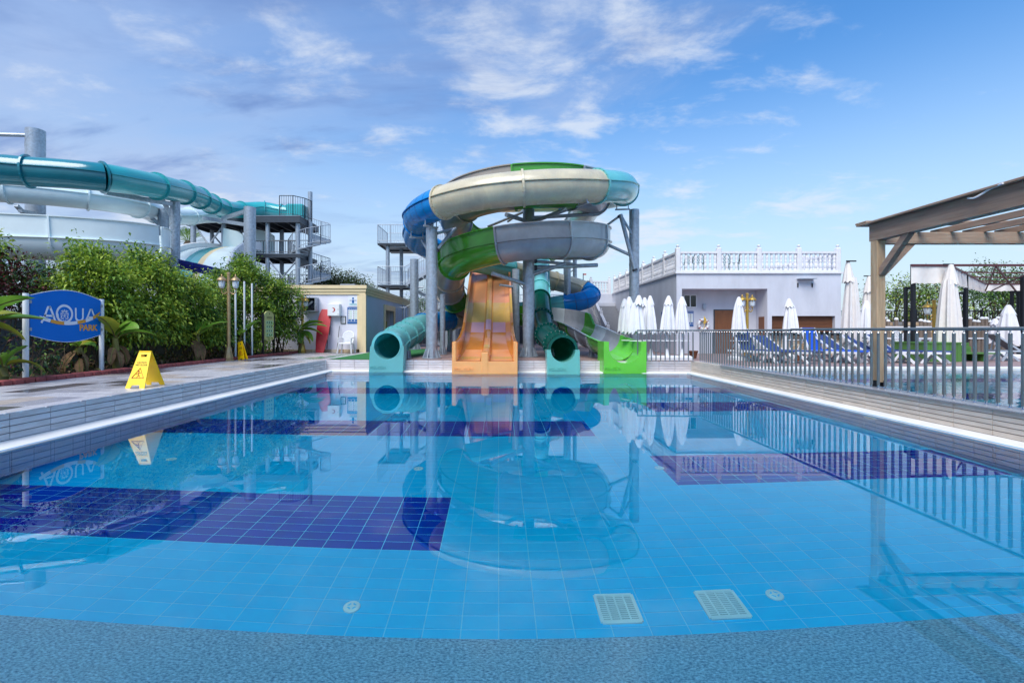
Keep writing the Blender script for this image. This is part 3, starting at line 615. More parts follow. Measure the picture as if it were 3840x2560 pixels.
marks = [(near_s(pol(RC, RR, R(150), 7.45)), 'beige_grp'), (near_s(pol(RC, RR, R(118), 7.1)), 'blue_grp'), (near_s(pol(RC, RR, R(82), 6.7)), 'turq'), (near_s(pol(RC, RR, R(36), 6.1)), 'turq'), (near_s(pol(RC, RR, R(2), 5.8)), 'beige_grp'), (near_s(pol(RC, RR, R(-43), 5.62)), 'beige_grp'),
         (near_s(pol(RC, RR, R(-80), 5.55)), 'blue_grp'), (near_s(at(1650, 956, 22.4)), 'blue_grp'), (near_s(at(1905, 1011, 23.9)), 'turq'), (near_s(at(2070, 1052, 24.7)), 'beige_grp'), (near_s(at(2180, 1081, 25.1)), 'beige_grp'), (near_s(at(2212, 1103, 24.6)), 'blue_grp'), (near_s(at(2130, 1137, 23.9)), 'blue_grp'),
         (near_s(at(1960, 1165, 24.8)), 'turq'), (near_s(at(1850, 1180, 24.8)), 'beige_grp'), (near_s(at(1690, 1201, 22.8)), 'beige_grp'), (near_s(at(1590, 1219, 19.9)), 'blue_grp'), (near_s(at(1545, 1240, 18.4)), 'teal_exit'), (near_s(at(1510, 1262, 17.2)), 'teal_exit'), (near_s(at(1478, 1281, 16.2)), 'teal_exit'), (Lt, 'teal_exit')]
secs = []; s0 = 0
for s1, mt in marks: secs.append((max(.3, s1-s0), mt)); s0 = s1
use = [s for s in secs if s[1] != 'teal_exit']; sL = marks[7][0]; iL = min(range(len(pth)), key=lambda k: abs(dd[k]-sL))
tube_slide(ts, pth[:iL+1], TR, use[:8], ring_mats=('blue_grp',)); tube_slide(ts, pth[iL:], .475, use[8:], ring_mats=('blue_grp',))
# the lower teal part is a little slimmer and has its mouth in the pool
i0 = min(range(len(pth)), key=lambda k: abs(dd[k]-marks[16][0]))
low = [pth[i0], *[p for p in rp if p.y < pth[i0].y-.3 and p.z < 2 and p.x < -2]]
def tapered(t, pts, r0, r1, mat, cuts, mat_in):
    path, L = catmull(pts, .2); n = 26
    pf = []
    for i in range(len(path)):
        r = r0+(r1-r0)*min(1, i/(len(path)-1)); pf.append([(r*math.cos(2*math.pi*k/n), r*math.sin(2*math.pi*k/n)) for k in range(n)])
    pi_ = [[(a*.955, b*.955) for a, b in q] for q in pf]
    c = [0]+[int(f*(len(path)-1)) for f in cuts]+[len(path)-1]
    for a, b in zip(c, c[1:]):
        m = mb(mat); m.sweep(path[a:b+1], pf[a], True, False, pf[a:b+1])
        for sg in (-1, 1):
            sp = [[(sg*(q[0][0]-.01), -.012), (sg*(q[0][0]+.04), -.012), (sg*(q[0][0]+.04), .012), (sg*(q[0][0]-.01), .012)][::sg] for q in pf[a:b+1]]
            m.sweep(path[a:b+1], sp[0], True, True, sp)
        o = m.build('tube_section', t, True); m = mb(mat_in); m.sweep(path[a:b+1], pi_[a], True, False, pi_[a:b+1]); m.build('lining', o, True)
        if b < len(path)-1: flange_ring(t, path[b], path[b+1]-path[b-1], pf[b][0][0], mat, 'bolt' if mat != 'dgreen_tube' else 'bolt_white', .06, .06)
    return path
def mouth(t, c, r_in, r_out, x0, x1, xb0, xb1, ybk, mat, mat_top, nm='POL-GÜN'):
    """exit block: panel with the lower half of the bore cut into it, collar over the upper half, moulded name below"""
    y = c.y; n = 20; z0 = -.12
    low_ = [(c.x+r_in*math.cos(math.pi+math.pi*i/n), c.z+r_in*math.sin(math.pi+math.pi*i/n)) for i in range(n+1)]
    poly = [(x0, c.z)]+low_+[(x1, c.z), (xb1, z0), (xb0, z0)]
    m = mb(mat)
    # triangulated face strip between the arc and the outer edge, front and back, plus rims
    outer = []
    for i in range(n+1):
        f = i/n
        if f < .25: k = f/.25; outer.append((x0+(xb0-x0)*k, c.z+(z0-c.z)*k))
        elif f < .75: k = (f-.25)/.5; outer.append((xb0+(xb1-xb0)*k, z0))
        else: k = (f-.75)/.25; outer.append((xb1+(x1-xb1)*k, z0+(c.z-z0)*k))
    vs, fs = [], []
    for yy in (y, y+ybk):
        vs += [(a, yy, b) for a, b in low_]+[(a, yy, b) for a, b in outer]
    N = n+1
    for i in range(n):
        fs += [(i, N+i, N+i+1, i+1), (2*N+i+1, 3*N+i+1, 3*N+i, 2*N+i), (i, i+1, 2*N+i+1, 2*N+i), (N+i+1, N+i, 3*N+i, 3*N+i+1)]
    fs += [(0, 2*N, 3*N, N), (n, N+n, 3*N+n, 2*N+n)]
    m.add(vs, fs); m.build('exit_block', t)
    m = mb(mat_top); o = []
    for yy in (y+.005, y+.35):
        for i in range(n+1):
            a = math.pi*i/n
            o += [(c.x+r_in*math.cos(a), yy, c.z+r_in*math.sin(a)), (c.x+r_out*math.cos(a), yy, c.z+r_out*math.sin(a))]
    fs = []; K = 2*(n+1)
    for i in range(n): fs += [(2*i, 2*i+1, 2*i+3, 2*i+2), (2*i+1, K+2*i+1, K+2*i+3, 2*i+3), (2*i+2, K+2*i+2, K+2*i, 2*i), (K+2*i+2, K+2*i+3, K+2*i+1, K+2*i)]
    m.add(o, fs); m.build('exit_collar', t, True)
    text_mb(nm, .13, mat, .03, (xb0+.30, y-.004, .15), sx=.9).build('moulded_lettering', t)
cT = at(1451, 1297.7, 15.0)
tp = tapered(ts, [pth[i0], at(1545, 1240, 18.4), at(1510, 1262, 17.2), at(1478, 1281, 16.2), Vector((cT.x+.02, cT.y+.32, cT.z+.0)), Vector((cT.x, cT.y+.04, cT.z))], .50, .47, 'teal_exit', (.35, .55, .75), 'teal_in')
mouth(ts, cT, .415, .50, cT.x-.54, cT.x+.54, cT.x-.585, cT.x+.50, .55, 'teal_exit', 'turq')

# --- open channel: inner spiral of green, grey and tan sections ending in the lime exit
fs_ = thing('open_channel_slide', 'open spiral channel slide in green and grey with lime green exit', 'slide', (1.0, 19.4, .36))
FC = (1.03, 19.3); FR = 2.85; fr = .62
fp = [Vector((3.2, 27.0, 6.4)), Vector((3.9, 24.0, 6.15))]
hel = [(105, 6.02), (75, 5.88), (45, 5.76), (15, 5.65), (-15, 5.56), (-45, 5.46), (-75, 5.34), (-105, 5.2), (-135, 5.02), (-165, 4.86), (165, 4.70), (135, 4.53), (105, 4.36), (75, 4.18), (45, 4.02), (15, 3.87), (-15, 3.72), (-45, 3.55), (-72, 3.38)]
fp += [pol(FC, FR, R(a), z) for a, z in hel]
fp += [Vector((-2.12, 20.3, 3.02)), Vector((-2.2, 21.6, 2.42)), Vector((-1.7, 22.9, 1.95)), Vector((-.4, 23.6, 1.7)), Vector((1.0, 23.4, 1.55)), Vector((2.1, 22.3, 1.38)), Vector((2.9, 20.6, 1.15)), Vector((3.4, 18.4, .82)), Vector((3.72, 16.4, .48)), Vector((3.86, 15.2, .33))]
fpth, FL = catmull(fp, .22); fd = cum(fpth)
def nf(p): return fd[min(range(len(fpth)), key=lambda k: (fpth[k]-p).length)]
H_ = {a: z for a, z in hel[:10]}
fm = [(nf(pol(FC, FR, R(70), 5.73)), 'lgrey_grp'), (nf(pol(FC, FR, R(34), 5.56)), 'grey_grp'), (nf(pol(FC, FR, R(-10), 5.38)), 'green_grp'), (nf(pol(FC, FR, R(-52), 5.22)), 'tan_grp'), (nf(pol(FC, FR, R(-100), 5.0)), 'grey_grp'), (nf(pol(FC, FR, R(-150), 4.79)), 'green_grp'), (nf(pol(FC, FR, R(178), 4.64)), 'beige_grp'),
      (nf(pol(FC, FR, R(150), 4.5)), 'green_grp'), (nf(pol(FC, FR, R(100), 4.3)), 'tan_grp'), (nf(pol(FC, FR, R(62), 4.1)), 'lgrey_grp'), (nf(pol(FC, FR, R(25), 3.92)), 'lgrey_grp'), (nf(pol(FC, FR, R(-19), 3.69)), 'grey_grp'), (nf(pol(FC, FR, R(-76), 3.37)), 'green_grp'),
      (nf(Vector((-2.12, 20.4, 2.95))), 'tan_grp'), (nf(Vector((-2.2, 21.5, 2.45))), 'tan_grp'), (nf(Vector((-2.05, 22.2, 2.2))), 'green_grp'), (nf(Vector((-.4, 23.6, 1.7))), 'tan_grp'), (nf(Vector((1.5, 23.0, 1.48))), 'green_grp'), (nf(Vector((2.55, 21.5, 1.27))), 'lgrey_grp'), (nf(Vector((3.05, 19.8, 1.02))), 'grey_grp'), (nf(Vector((3.3, 18.75, .86))), 'green_grp'), (nf(Vector((3.5, 17.8, .72))), 'lgrey_grp'), (nf(Vector((3.72, 16.4, .48))), 'grey_grp'), (FL, 'lime')]
secs = []; s0 = 0
for s1, mt in fm: secs.append((max(.25, s1-s0), mt)); s0 = s1
sA = nf(pol(FC, FR, R(-76), 3.37)); sB = nf(Vector((-2.15, 21.0, 2.7))); sC = nf(Vector((3.25, 19.0, .9)))
flume(fs_, fp, fr, secs, [(0, .74), (nf(pol(FC, FR, R(-60), 5.4)), .74), (nf(pol(FC, FR, R(-110), 5.17)), .56), (sA, .54), (sB, .10), (sB+3.5, .10), (sB+5, .42), (sC-.5, .42), (sC, .04), (FL+1, .04)])
# lime exit block: U shaped end wall
c = Vector((3.92, 14.55, 0)); n = 16; ri = .50; zc = .31+ri; m = mb('lime')
inn = [(-ri, .98)]+[(-ri*math.cos(math.pi*i/n), zc-ri*math.sin(math.pi*i/n)) for i in range(n+1)]+[(ri, .98)]
N = len(inn); out_ = []
for i in range(N):
    f = i/(N-1)
    if f < .3: k = f/.3; out_.append((-.66-.0*k, .99+(-.12-.99)*k))
    elif f < .7: k = (f-.3)/.4; out_.append((-.66+1.32*k+.0, -.12))
    else: k = (f-.7)/.3; out_.append((.66, -.12+(.99+.12)*k))
vs_l = []
for yy in (c.y, c.y+.62): vs_l += [(c.x+a-(.06 if yy > c.y else 0), yy, b) for a, b in inn]+[(c.x+a-(.06 if yy > c.y else 0), yy, b) for a, b in out_]
fl = []
for i in range(N-1): fl += [(i, N+i, N+i+1, i+1), (2*N+i+1, 3*N+i+1, 3*N+i, 2*N+i), (i, i+1, 2*N+i+1, 2*N+i), (N+i+1, N+i, 3*N+i, 3*N+i+1)]
fl += [(0, 2*N, 3*N, N), (N-1, 2*N-1, 4*N-1, 3*N-1)]
m.add(vs_l, fl); m.build('exit_block', fs_)
text_mb('POL-GÜN', .13, 'lime', .03, (c.x-.38, c.y-.004, .15), sx=.9).build('moulded_lettering', fs_)

# --- dark green tube
gt = thing('tube_slide', 'dark green tube slide dropping to a sea green exit right of the orange lanes', 'slide', (2, 14.3, 0))
cG = at(2111.7, 1311, 14.25)
gp = [Vector((2.3, 27.5, 6.9)), at(2028, 985, 25.2), at(2026, 1050, 22.8), at(2026, 1120, 20.6), at(2029, 1165, 19.5), at(2034, 1208, 18.5), at(2046, 1246, 17.5), at(2070, 1275, 16.4), at(2096, 1297, 15.3), Vector((cG.x, cG.y+.35, cG.z+.02)), Vector((cG.x, cG.y+.03, cG.z))]
up, lo = gp[:4], gp[3:]
tube_slide(gt, up, .40, [(2.0, 'turq'), (2.6, 'turq'), (2.2, 'turq'), (3, 'turq')])
flange_ring(gt, gp[3], gp[3]-gp[4], .40, 'dgreen_tube', 'bolt')
tapered(gt, lo, .40, .43, 'dgreen_tube', (.30, .56, .80), 'dgreen_in_lit')
mouth(gt, cG, .375, .455, cG.x-.50, cG.x+.50, cG.x-.48, cG.x+.52, .5, 'sea_green', 'dgreen_tube')
cable = mb('pipe_white'); cable.tube(catmull([gp[3]+Vector((.0, -.42, .05)), gp[4]+Vector((.02, -.43, .02)), gp[5]+Vector((.1, -.40, .1)), gp[6]+Vector((.28, -.25, .2))], .1)[0], .009, 6); cable.build('cable', gt)

# --- orange two lane slide
og = thing('lane_slide', 'orange two lane racing slide standing in the middle of the pool end', 'slide', (-.42, 14.43, 0))
X0, X1, XM = -1.44, .59, -.425
prof = [(14.43, .39), (15.5, .40), (16.5, .49), (17.4, .69), (18.2, .93), (19.0, 1.25), (20.0, 1.80), (21.35, 2.60), (23.0, 3.55), (24.5, 4.42), (27.0, 5.85), (28.6, 6.75)]
pz, _ = catmull([(0, y, z) for y, z in prof], .18)
def lane_section(y0, y1, mats, name='lane_section'):
    pp = [p for p in pz if y0-.1 <= p.y <= y1+.1]
    if len(pp) < 2: return
    o = None
    def strip(mat, xa, xb, dz0, dz1, nm, par):
        m = mb(mat); vs, fs = [], []
        for p in pp: vs += [(xa(p), p.y, p.z+dz0(p)), (xb(p), p.y, p.z+dz1(p))]
        fs = [(2*i, 2*i+1, 2*i+3, 2*i+2) for i in range(len(pp)-1)]; m.add(vs, fs); return m
    K = lambda v: (lambda p: v)
    wallh = lambda p: .59 if p.y < 16.2 else (.59-(.16*(min(p.y, 18.5)-16.2)/2.3))
    fl_in = lambda p: .26*min(1, max(0, (p.y-15.6)/1.6))      # the gutters beside the lanes widen uphill
    for ln, (a, b) in enumerate(((X0+.12, XM-.13), (XM+.13, X1-.12))):
        m = mb(mats[0]); vs = []
        for p in pp:
            ga = (.02+.16*min(1, max(0, (p.y-16)/2.2))) if ln == 0 else .04; gb = .04 if ln == 0 else (.02+.16*min(1, max(0, (p.y-16)/2.2)))
            dep = .05*min(1, max(0, (p.y-16)/1.5))
            vs += [(a, p.y, p.z+dep), (a+ga, p.y, p.z+.006), (a+ga+.01, p.y, p.z+dep*.5), (b-gb-.01, p.y, p.z+dep*.5), (b-gb, p.y, p.z+.006), (b, p.y, p.z+dep)]
        m.add(vs, []); bfs = []
        for i in range(len(pp)-1):
            for k in range(5): bfs.append((i*6+k, i*6+k+1, (i+1)*6+k+1, (i+1)*6+k))
        m.mats = []; m.f = []; m.m = []
        m.mat(mats[1]); m.f += [f for j, f in enumerate(bfs) if j % 5 != 2]; m.m += [0]*len(m.f)
        m.mat(mats[0]); cf = [f for j, f in enumerate(bfs) if j % 5 == 2]; m.f += cf; m.m += [1]*len(cf)
        m.build('lane', og, True)
    for sg, xo in ((-1, X0), (1, X1)):
        m = mb(mats[1]); vs = []
        for p in pp:
            h = wallh(p); xi = xo-sg*.12
            vs += [(xi, p.y, p.z), (xi+sg*.02, p.y, p.z+h-.02), (xi+sg*.04, p.y, p.z+h), (xo, p.y, p.z+h), (xo, p.y, p.z+h-.05), (xo-sg*.03, p.y, p.z-.12)]
        fs = []
        for i in range(len(pp)-1):
            for k in range(5): fs.append((i*6+k, i*6+k+1, (i+1)*6+k+1, (i+1)*6+k))
        m.add(vs, fs); m.build('side_wall', og, True)
    m = mb(mats[2]); vs = []
    for p in pp:
        h = .28 if p.y < 16 else max(.14, .28-.07*(p.y-16)); w = .11
        vs += [(XM-.135, p.y, p.z), (XM-w, p.y, p.z+h-.02), (XM-w+.03, p.y, p.z+h), (XM, p.y, p.z+h+.015), (XM+w-.03, p.y, p.z+h), (XM+w, p.y, p.z+h-.02), (XM+.135, p.y, p.z)]
    fs = []
    for i in range(len(pp)-1):
        for k in range(6): fs.append((i*7+k, i*7+k+1, (i+1)*7+k+1, (i+1)*7+k))
    m.add(vs, fs); m.build('divider', og, True)
    m = mb('orange'); vs = []
    for p in pp: vs += [(X0+.03, p.y, p.z-.12), (X1-.03, p.y, p.z-.12)]
    m.add(vs, [(2*i, 2*i+2, 2*i+3, 2*i+1) for i in range(len(pp)-1)]); m.build('underside', og, True)
for y0, y1, ms in ((14.5, 15.3, ('peach', 'amber', 'orange')), (15.3, 16.1, ('yellow_lane', 'amber', 'peach')), (16.1, 17.1, ('peach', 'amber', 'yellow_lane')), (17.1, 18.2, ('amber', 'amber', 'peach')), (18.2, 19.0, ('amber', 'amber', 'amber')), (19.0, 19.75, ('pink_lane', 'peach', 'pink_lane')), (19.75, 21.35, ('yellow_lane', 'yellow_lane', 'yellow_lane')), (21.35, 24, ('peach', 'peach', 'orange')), (24, 26.5, ('peach', 'peach', 'peach')), (26.5, 28.6, ('peach', 'peach', 'orange'))): lane_section(y0, y1, ms)
m = mb('orange'); y = 14.43     # front block, stepped: side towers, lane lips, divider nose
m.bbox(X0, y, -.12, X1, y+.30, .385, .02); m.bbox(X0, y+.002, .38, X0+.13, y+.6, .985, .02); m.bbox(X1-.13, y+.002, .38, X1, y+.6, .985, .02); m.bbox(XM-.12, y-.012, -.12, XM+.12, y+.25, .67, .03)
m.build('exit_block', og)
text_mb('POL-GÜN', .15, 'orange', .03, (X0+.36, y-.004, .13), sx=.9).build('moulded_lettering', og)

# --- steel columns that carry the slides
def column(x, y, z1, r, label, group, arms=(), base=True, seams=True, cap='galv'):
    t = thing('support_column', label, 'column', (x, y, DZ), group); t['kind'] = 'thing'
    m = mb('galv'); m.cyl((x, y, DZ+.02), (x, y, z1), r, n=28)
    sh_ = m.build('shaft', t, True)
    if seams:       # the spiral weld
        m = mb('galv2'); nn = int((z1-DZ)/(r*7)*28)+2
        m.tube([(x+(r+.002)*math.cos(i/28*2*math.pi), y+(r+.002)*math.sin(i/28*2*math.pi), DZ+.3+i/28*r*7) for i in range(nn) if DZ+.3+i/28*r*7 < z1-.02], .006, 4); m.build('weld_seam', sh_)
    if base:
        m = mb('galv'); m.lathe((x, y, DZ), [(r*1.75, 0), (r*1.75, .03)], 16); m.build('base_plate', t)
        for k in range(10):
            a = k*2*math.pi/10; d_ = Vector((math.cos(a), math.sin(a), 0)); o_ = Vector((x, y, DZ+.03))
            m = mb('galv'); m.prism([o_+d_*r*.98, o_+d_*r*1.62, o_+d_*r*.98+Vector((0, 0, .34))], d_.cross(Vector((0, 0, 1)))*.015); m.build('gusset', t)
    for a, b, w in arms:
        m = mb('galv'); m.cyl(a, b, w, n=12); m.build('arm', t, True)
        m = mb('dark_steel'); d_ = (Vector(b)-Vector(a)).normalized(); m.cyl(Vector(a)+d_*.02, Vector(a)+d_*.10, w*1.35, n=10); m.build('clamp', t)
    return t
SG = 'galvanised columns under the central slides'
def V3(*a): return Vector(a)
xa, ya = -2.34, 16.4
column(xa, ya, 4.89, .20, 'galvanised column with flared foot nearest the pool, left of the orange slide', SG,
       [(V3(xa, ya, 4.6), pol(RC, RR-.05, R(-52), 4.98), .05), (V3(xa, ya, 3.9), pol(RC, RR-.2, R(-78), 4.75), .06), (V3(xa+.15, ya, 4.1), V3(xa+.75, ya+.4, 4.95), .065), (V3(xa+.1, ya, 4.7), V3(xa+.8, ya+.5, 5.0), .05)])
xb, yb = 1.11, 17.4
column(xb, yb, 6.02, .215, 'tall galvanised column right of the orange slide inside the spiral', SG,
       [(V3(xb, yb, 3.0), at(1845, 1025, 16.6), .075), (V3(xb, yb, 3.35), at(2120, 988, 17.0), .07), (V3(xb+.2, yb, 3.65), at(2240, 994, 17.9), .075), (V3(xb+.2, yb, 3.9), V3(3.0, 18.6, 3.95), .06), (V3(xb, yb, 5.35), at(1898, 805, 16.4), .075), (V3(xb, yb, 5.3), at(2125, 785, 16.5), .075), (V3(xb, yb, 5.5), at(2246, 802, 18.2), .07), (V3(xb, yb, 5.8), at(1830, 850, 18.4), .05), (V3(xb, yb, 5.9), at(1905, 830, 19.4), .05)])
xc, yc = 5.16, 17.87
column(xc, yc, 5.92, .185, 'tall galvanised column at the right end of the spiral slides', SG,
       [(V3(xc, yc-.15, 3.55), V3(xc-.55, yc-.1, 5.72), .075), (V3(xc-.55, yc-.1, 5.72), V3(xc-.1, yc-.1, 4.95), .045), (V3(xc-.1, yc-.1, 4.15), V3(3.95, 18.1, 4.75), .06), (V3(xc-.55, yc-.1, 5.68), V3(3.9, 18.3, 5.2), .045)])
column(-4.35, 24.2, 5.0, .215, 'galvanised column behind the pale teal tube near the hut', SG)
column(-2.27, 19.0, 2.80, .105, 'slim galvanised post left of the orange slide with bracket on top', SG, base=True, seams=False)
column(-2.33, 22.4, 2.30, .10, 'slim short galvanised post further back left of the orange slide', SG, seams=False)
column(.80, 22.0, 4.2, .175, 'galvanised column just behind the right side of the orange slide', SG, [(V3(.8, 22, 3.35), V3(.05, 21.6, 3.42), .06)])
column(3.5, 23.9, 5.4, .17, 'galvanised column behind the dark green tube slide', SG, [(V3(3.5, 23.9, 2.6), V3(4.3, 23.5, 2.0), .05)])
column(3.42, 17.3, .72, .07, 'short galvanised post under the lime green slide', SG, seams=False)
column(1.75, 15.6, .62, .07, 'short galvanised post under the dark green tube', SG, seams=False)
column(-3.2, 16.6, .62, .07, 'short galvanised post under the pale teal tube', SG, seams=False)
# hangers under the tubes
for a in (-52, -78, 28, 84):
    p = pol(RC, RR, R(a), 0); z = np.interp(a, [-92, -45, 8, 62, 90], [5.52, 5.62, 5.86, 6.45, 6.8])-TR
    q = pol(RC, RR, R(a), z); tg = Vector((math.cos(R(a)), math.sin(R(a)), 0)); rd = Vector((math.sin(R(a)), -math.cos(R(a)), 0))
    m = mb('galv')
    for s_ in (-1, 1): m.bar(q+rd*s_*.22+Vector((0,0,.06)), q+rd*s_*.22-Vector((0,0,.16)), .03)
    m.bar(q-rd*.28-Vector((0,0,.18)), q+rd*.28-Vector((0,0,.18)), .07, .05); m.build('hanger_bracket', ts)
# ---------------------------------------------------------------- hut with its wall things
HX0, HX1, HY0, HY1, HZ = -14.0, -6.0, 21.0, 31.4, 3.36
ht = thing('service_hut', 'white service hut with cream cornice and corner trim left of the slides', 'hut', ((HX0+HX1)/2, (HY0+HY1)/2, DZ)); ht['kind'] = 'thing'
m = mb('hutwall'); m.box(HX0, HY0, DZ, HX1-.01, HY0+.2, HZ-.1); m.build('front_wall', ht)
dy0, dy1, dz1 = 24.75, 26.75, 2.42
m = mb('hutside_shade')
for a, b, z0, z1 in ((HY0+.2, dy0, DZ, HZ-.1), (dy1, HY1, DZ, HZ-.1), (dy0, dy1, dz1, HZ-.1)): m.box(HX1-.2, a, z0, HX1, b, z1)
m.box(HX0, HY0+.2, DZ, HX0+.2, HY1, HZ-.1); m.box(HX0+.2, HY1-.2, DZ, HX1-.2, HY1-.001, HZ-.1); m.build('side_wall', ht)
m = mb('ground'); m.box(HX0+.05, HY0+.05, HZ-.14, HX1-.05, HY1-.05, HZ-.03); m.build('roof', ht)
for z0, z1, o in ((HZ-.42, HZ-.30, .05), (HZ-.30, HZ-.16, .08), (HZ-.16, HZ, .12)):
    m = mb('cream'); m.box(HX0-o, HY0-o, z0, HX1+o, HY0+.02, z1-.012); m.box(HX1-.02, HY0+.02, z0, HX1+o, HY1+o, z1-.012); m.mat('joint'); m.box(HX0-o+.02, HY0-o+.02, z1-.012, HX1+o-.02, HY0+.02, z1); m.box(HX1-.02, HY0+.02, z1-.012, HX1+o-.02, HY1+o-.02, z1); m.build('cornice', ht)
for k, (w_, o) in enumerate(((.32, .03), (.22, .055), (.1, .08))):
    m = mb('cream'); m.box(HX1-w_, HY0-o, DZ, HX1+o, HY0+.01, HZ-.42); m.build('corner_trim', ht)
m = mb('cream'); m.box(HX1-.01, HY1-.5, DZ, HX1+.06, HY1+.05, HZ-.42); m.build('corner_trim', ht)
for j in range(24): 
    m = mb(('stone', 'stone2', 'stone3')[j % 3]); m.box(HX0+1.2+.28*j, HY0-.03, DZ, HX0+1.2+.28*j+.27, HY0+.01, DZ+.13); m.build('plinth_stone', ht)
dr = mb('cream'); dr.box(HX1-.02, dy0-.28, DZ, HX1+.06, dy0, dz1+.28); dr.box(HX1-.02, dy1, DZ, HX1+.06, dy1+.28, dz1+.28); dr.box(HX1-.02, dy0, dz1, HX1+.06, dy1, dz1+.28); dfr = dr.build('door_frame', ht)
mb('hutwall').box(HX1-1.6, dy1-.02, DZ, HX1-.2, dy1+.1, HZ-.2).build('inner_wall', ht); mb('black').box(HX1-1.7, dy0-.3, DZ, HX1-1.62, dy1, HZ-.2).build('inner_wall', ht)  # the black one paints in the darkness inside the doorway
m = mb('maroon'); m.box(HX1-.9, dy0+.02, DZ, HX1-.2, dy0+.08, dz1); m.build('door', ht)
m = mb('sage'); m.box(HX1-.75, dy1-.04, 1.45, HX1-.35, dy1-.025, 1.85); m.mat('black'); m.box(HX1-.6, dy1-.05, 1.52, HX1-.5, dy1-.042, 1.78); m.build('door_plate', ht)
# roof box
m = mb('galv2'); m.box(-7.6, 22.5, HZ-.03, -6.9, 23.6, HZ+.2); tag(m.build('roof_box', org=(-7.2, 23, HZ)), 'small grey box lying on the hut roof', 'box')
fy = HY0
def wallpos(sx, sy, y=HY0): return xat(sx, y), zat(sy, y)
# ventilation fan in a steel box
x0, z1 = wallpos(1140, 1117); x1, z0 = wallpos(1196, 1168)
t = thing('wall_fan', 'galvanised box fan mounted on the hut wall above the red board', 'fan', ((x0+x1)/2, fy, z0))
m = mb('galv'); d_ = .42
m.box(x0, fy-d_, z0, x1, fy-.0, z0+.03); m.box(x0, fy-d_, z1-.03, x1, fy, z1); m.box(x0, fy-d_, z0+.03, x0+.03, fy, z1-.03); m.box(x1-.03, fy-d_, z0+.03, x1, fy, z1-.03); m.build('housing', t)
cx_, cz_ = (x0+x1)/2, (z0+z1)/2
m = mb('dark_steel')
for rr in (.12, .18, .24):
    m.tube([(cx_+rr*math.cos(a*math.pi/12), fy-d_*.55, cz_+rr*math.sin(a*math.pi/12)) for a in range(25)], .012, 6)
m.build('guard', t); mb('black').box(x0+.03, fy-.06, z0+.03, x1-.03, fy-.01, z1-.03).build('back_plate', t)
for k in range(4):
    a = k*math.pi/2+.5; m = mb('dark_steel'); m.prism([(cx_, fy-.15, cz_), (cx_+.2*math.cos(a), fy-.2, cz_+.2*math.sin(a)), (cx_+.2*math.cos(a+.6), fy-.12, cz_+.2*math.sin(a+.6))], (0, .01, 0)); m.build('blade', t)
mb('galv').bar((cx_-.16, fy-.25, cz_-.14), (cx_+.16, fy-.25, cz_+.14), .07).build('motor', t)
# first aid cabinet
x0, z1 = wallpos(1228, 1139, 20.75); x1, z0 = wallpos(1273, 1184, 20.75)
t = thing('first_aid_cabinet', 'white metal cabinet with a red crescent on the hut wall', 'cabinet', ((x0+x1)/2, fy, z0))
mb('white').bbox(x0, fy-.25, z0, x1, fy, z1, .008).build('body', t); mb('white').box(x0+.015, fy-.262, z0+.015, x1-.015, fy-.251, z1-.015).build('door', t)
cx_, cz_ = (x0+x1)/2-.02, (z0+z1)/2
m = mb('moon'); arc = [(cx_+.10*math.cos(a), fy-.266, cz_+.10*math.sin(a)) for a in np.linspace(-2.0, 2.0, 16)]; arc2 = [(cx_-.045+.09*math.cos(a), fy-.266, cz_+.085*math.sin(a)) for a in np.linspace(1.75, -1.75, 16)]
m.add(arc+arc2, [(i, i+1, 31-i-1, 31-i) for i in range(15)]); m.build('crescent', t)
m = mb('dark_steel'); m.cyl((x1-.06, fy-.275, cz_+.02), (x1-.06, fy-.26, cz_+.02), .014); m.cyl((x1-.06, fy-.275, z0+.07), (x1-.06, fy-.26, z0+.07), .014); m.build('lock', t)
# notices
def panel(name, label, cat, sx0, sx1, sy0, sy1, y, mat, draw=None, border=None, nrm=(0, -1, 0)):
    x0, x1, z1, z0 = xat(sx0, y), xat(sx1, y), zat(sy0, y), zat(sy1, y)
    t = thing(name, label, cat, ((x0+x1)/2, y, z0)); mb(mat).box(x0, y-.02, z0, x1, y-.002, z1).build('board', t)
    if border:
        b = .035; m = mb(border); m.box(x0, y-.028, z0, x0+b, y-.021, z1); m.box(x1-b, y-.028, z0, x1, y-.021, z1); m.box(x0+b, y-.028, z0, x1-b, y-.021, z0+b); m.box(x0+b, y-.028, z1-b, x1-b, y-.021, z1); m.build('border', t)
    if draw: draw(t, x0, x1, z0, z1, y-.022)
    return t
def dr_notice(t, x0, x1, z0, z1, y):
    m = mb('print_dark')
    for k in range(9): 
        z = z1-.06-k*(z1-z0-.1)/9; m.box(x0+.05, y-.002, z-.006, x1-.05-.03*(k % 3), y, z+.002)
    m.build('print', t)
panel('wall_notice', 'small framed paper notice beside the crescent cabinet', 'notice', 1278, 1298, 1185, 1214, fy, 'sign_white', dr_notice, 'print_dark')
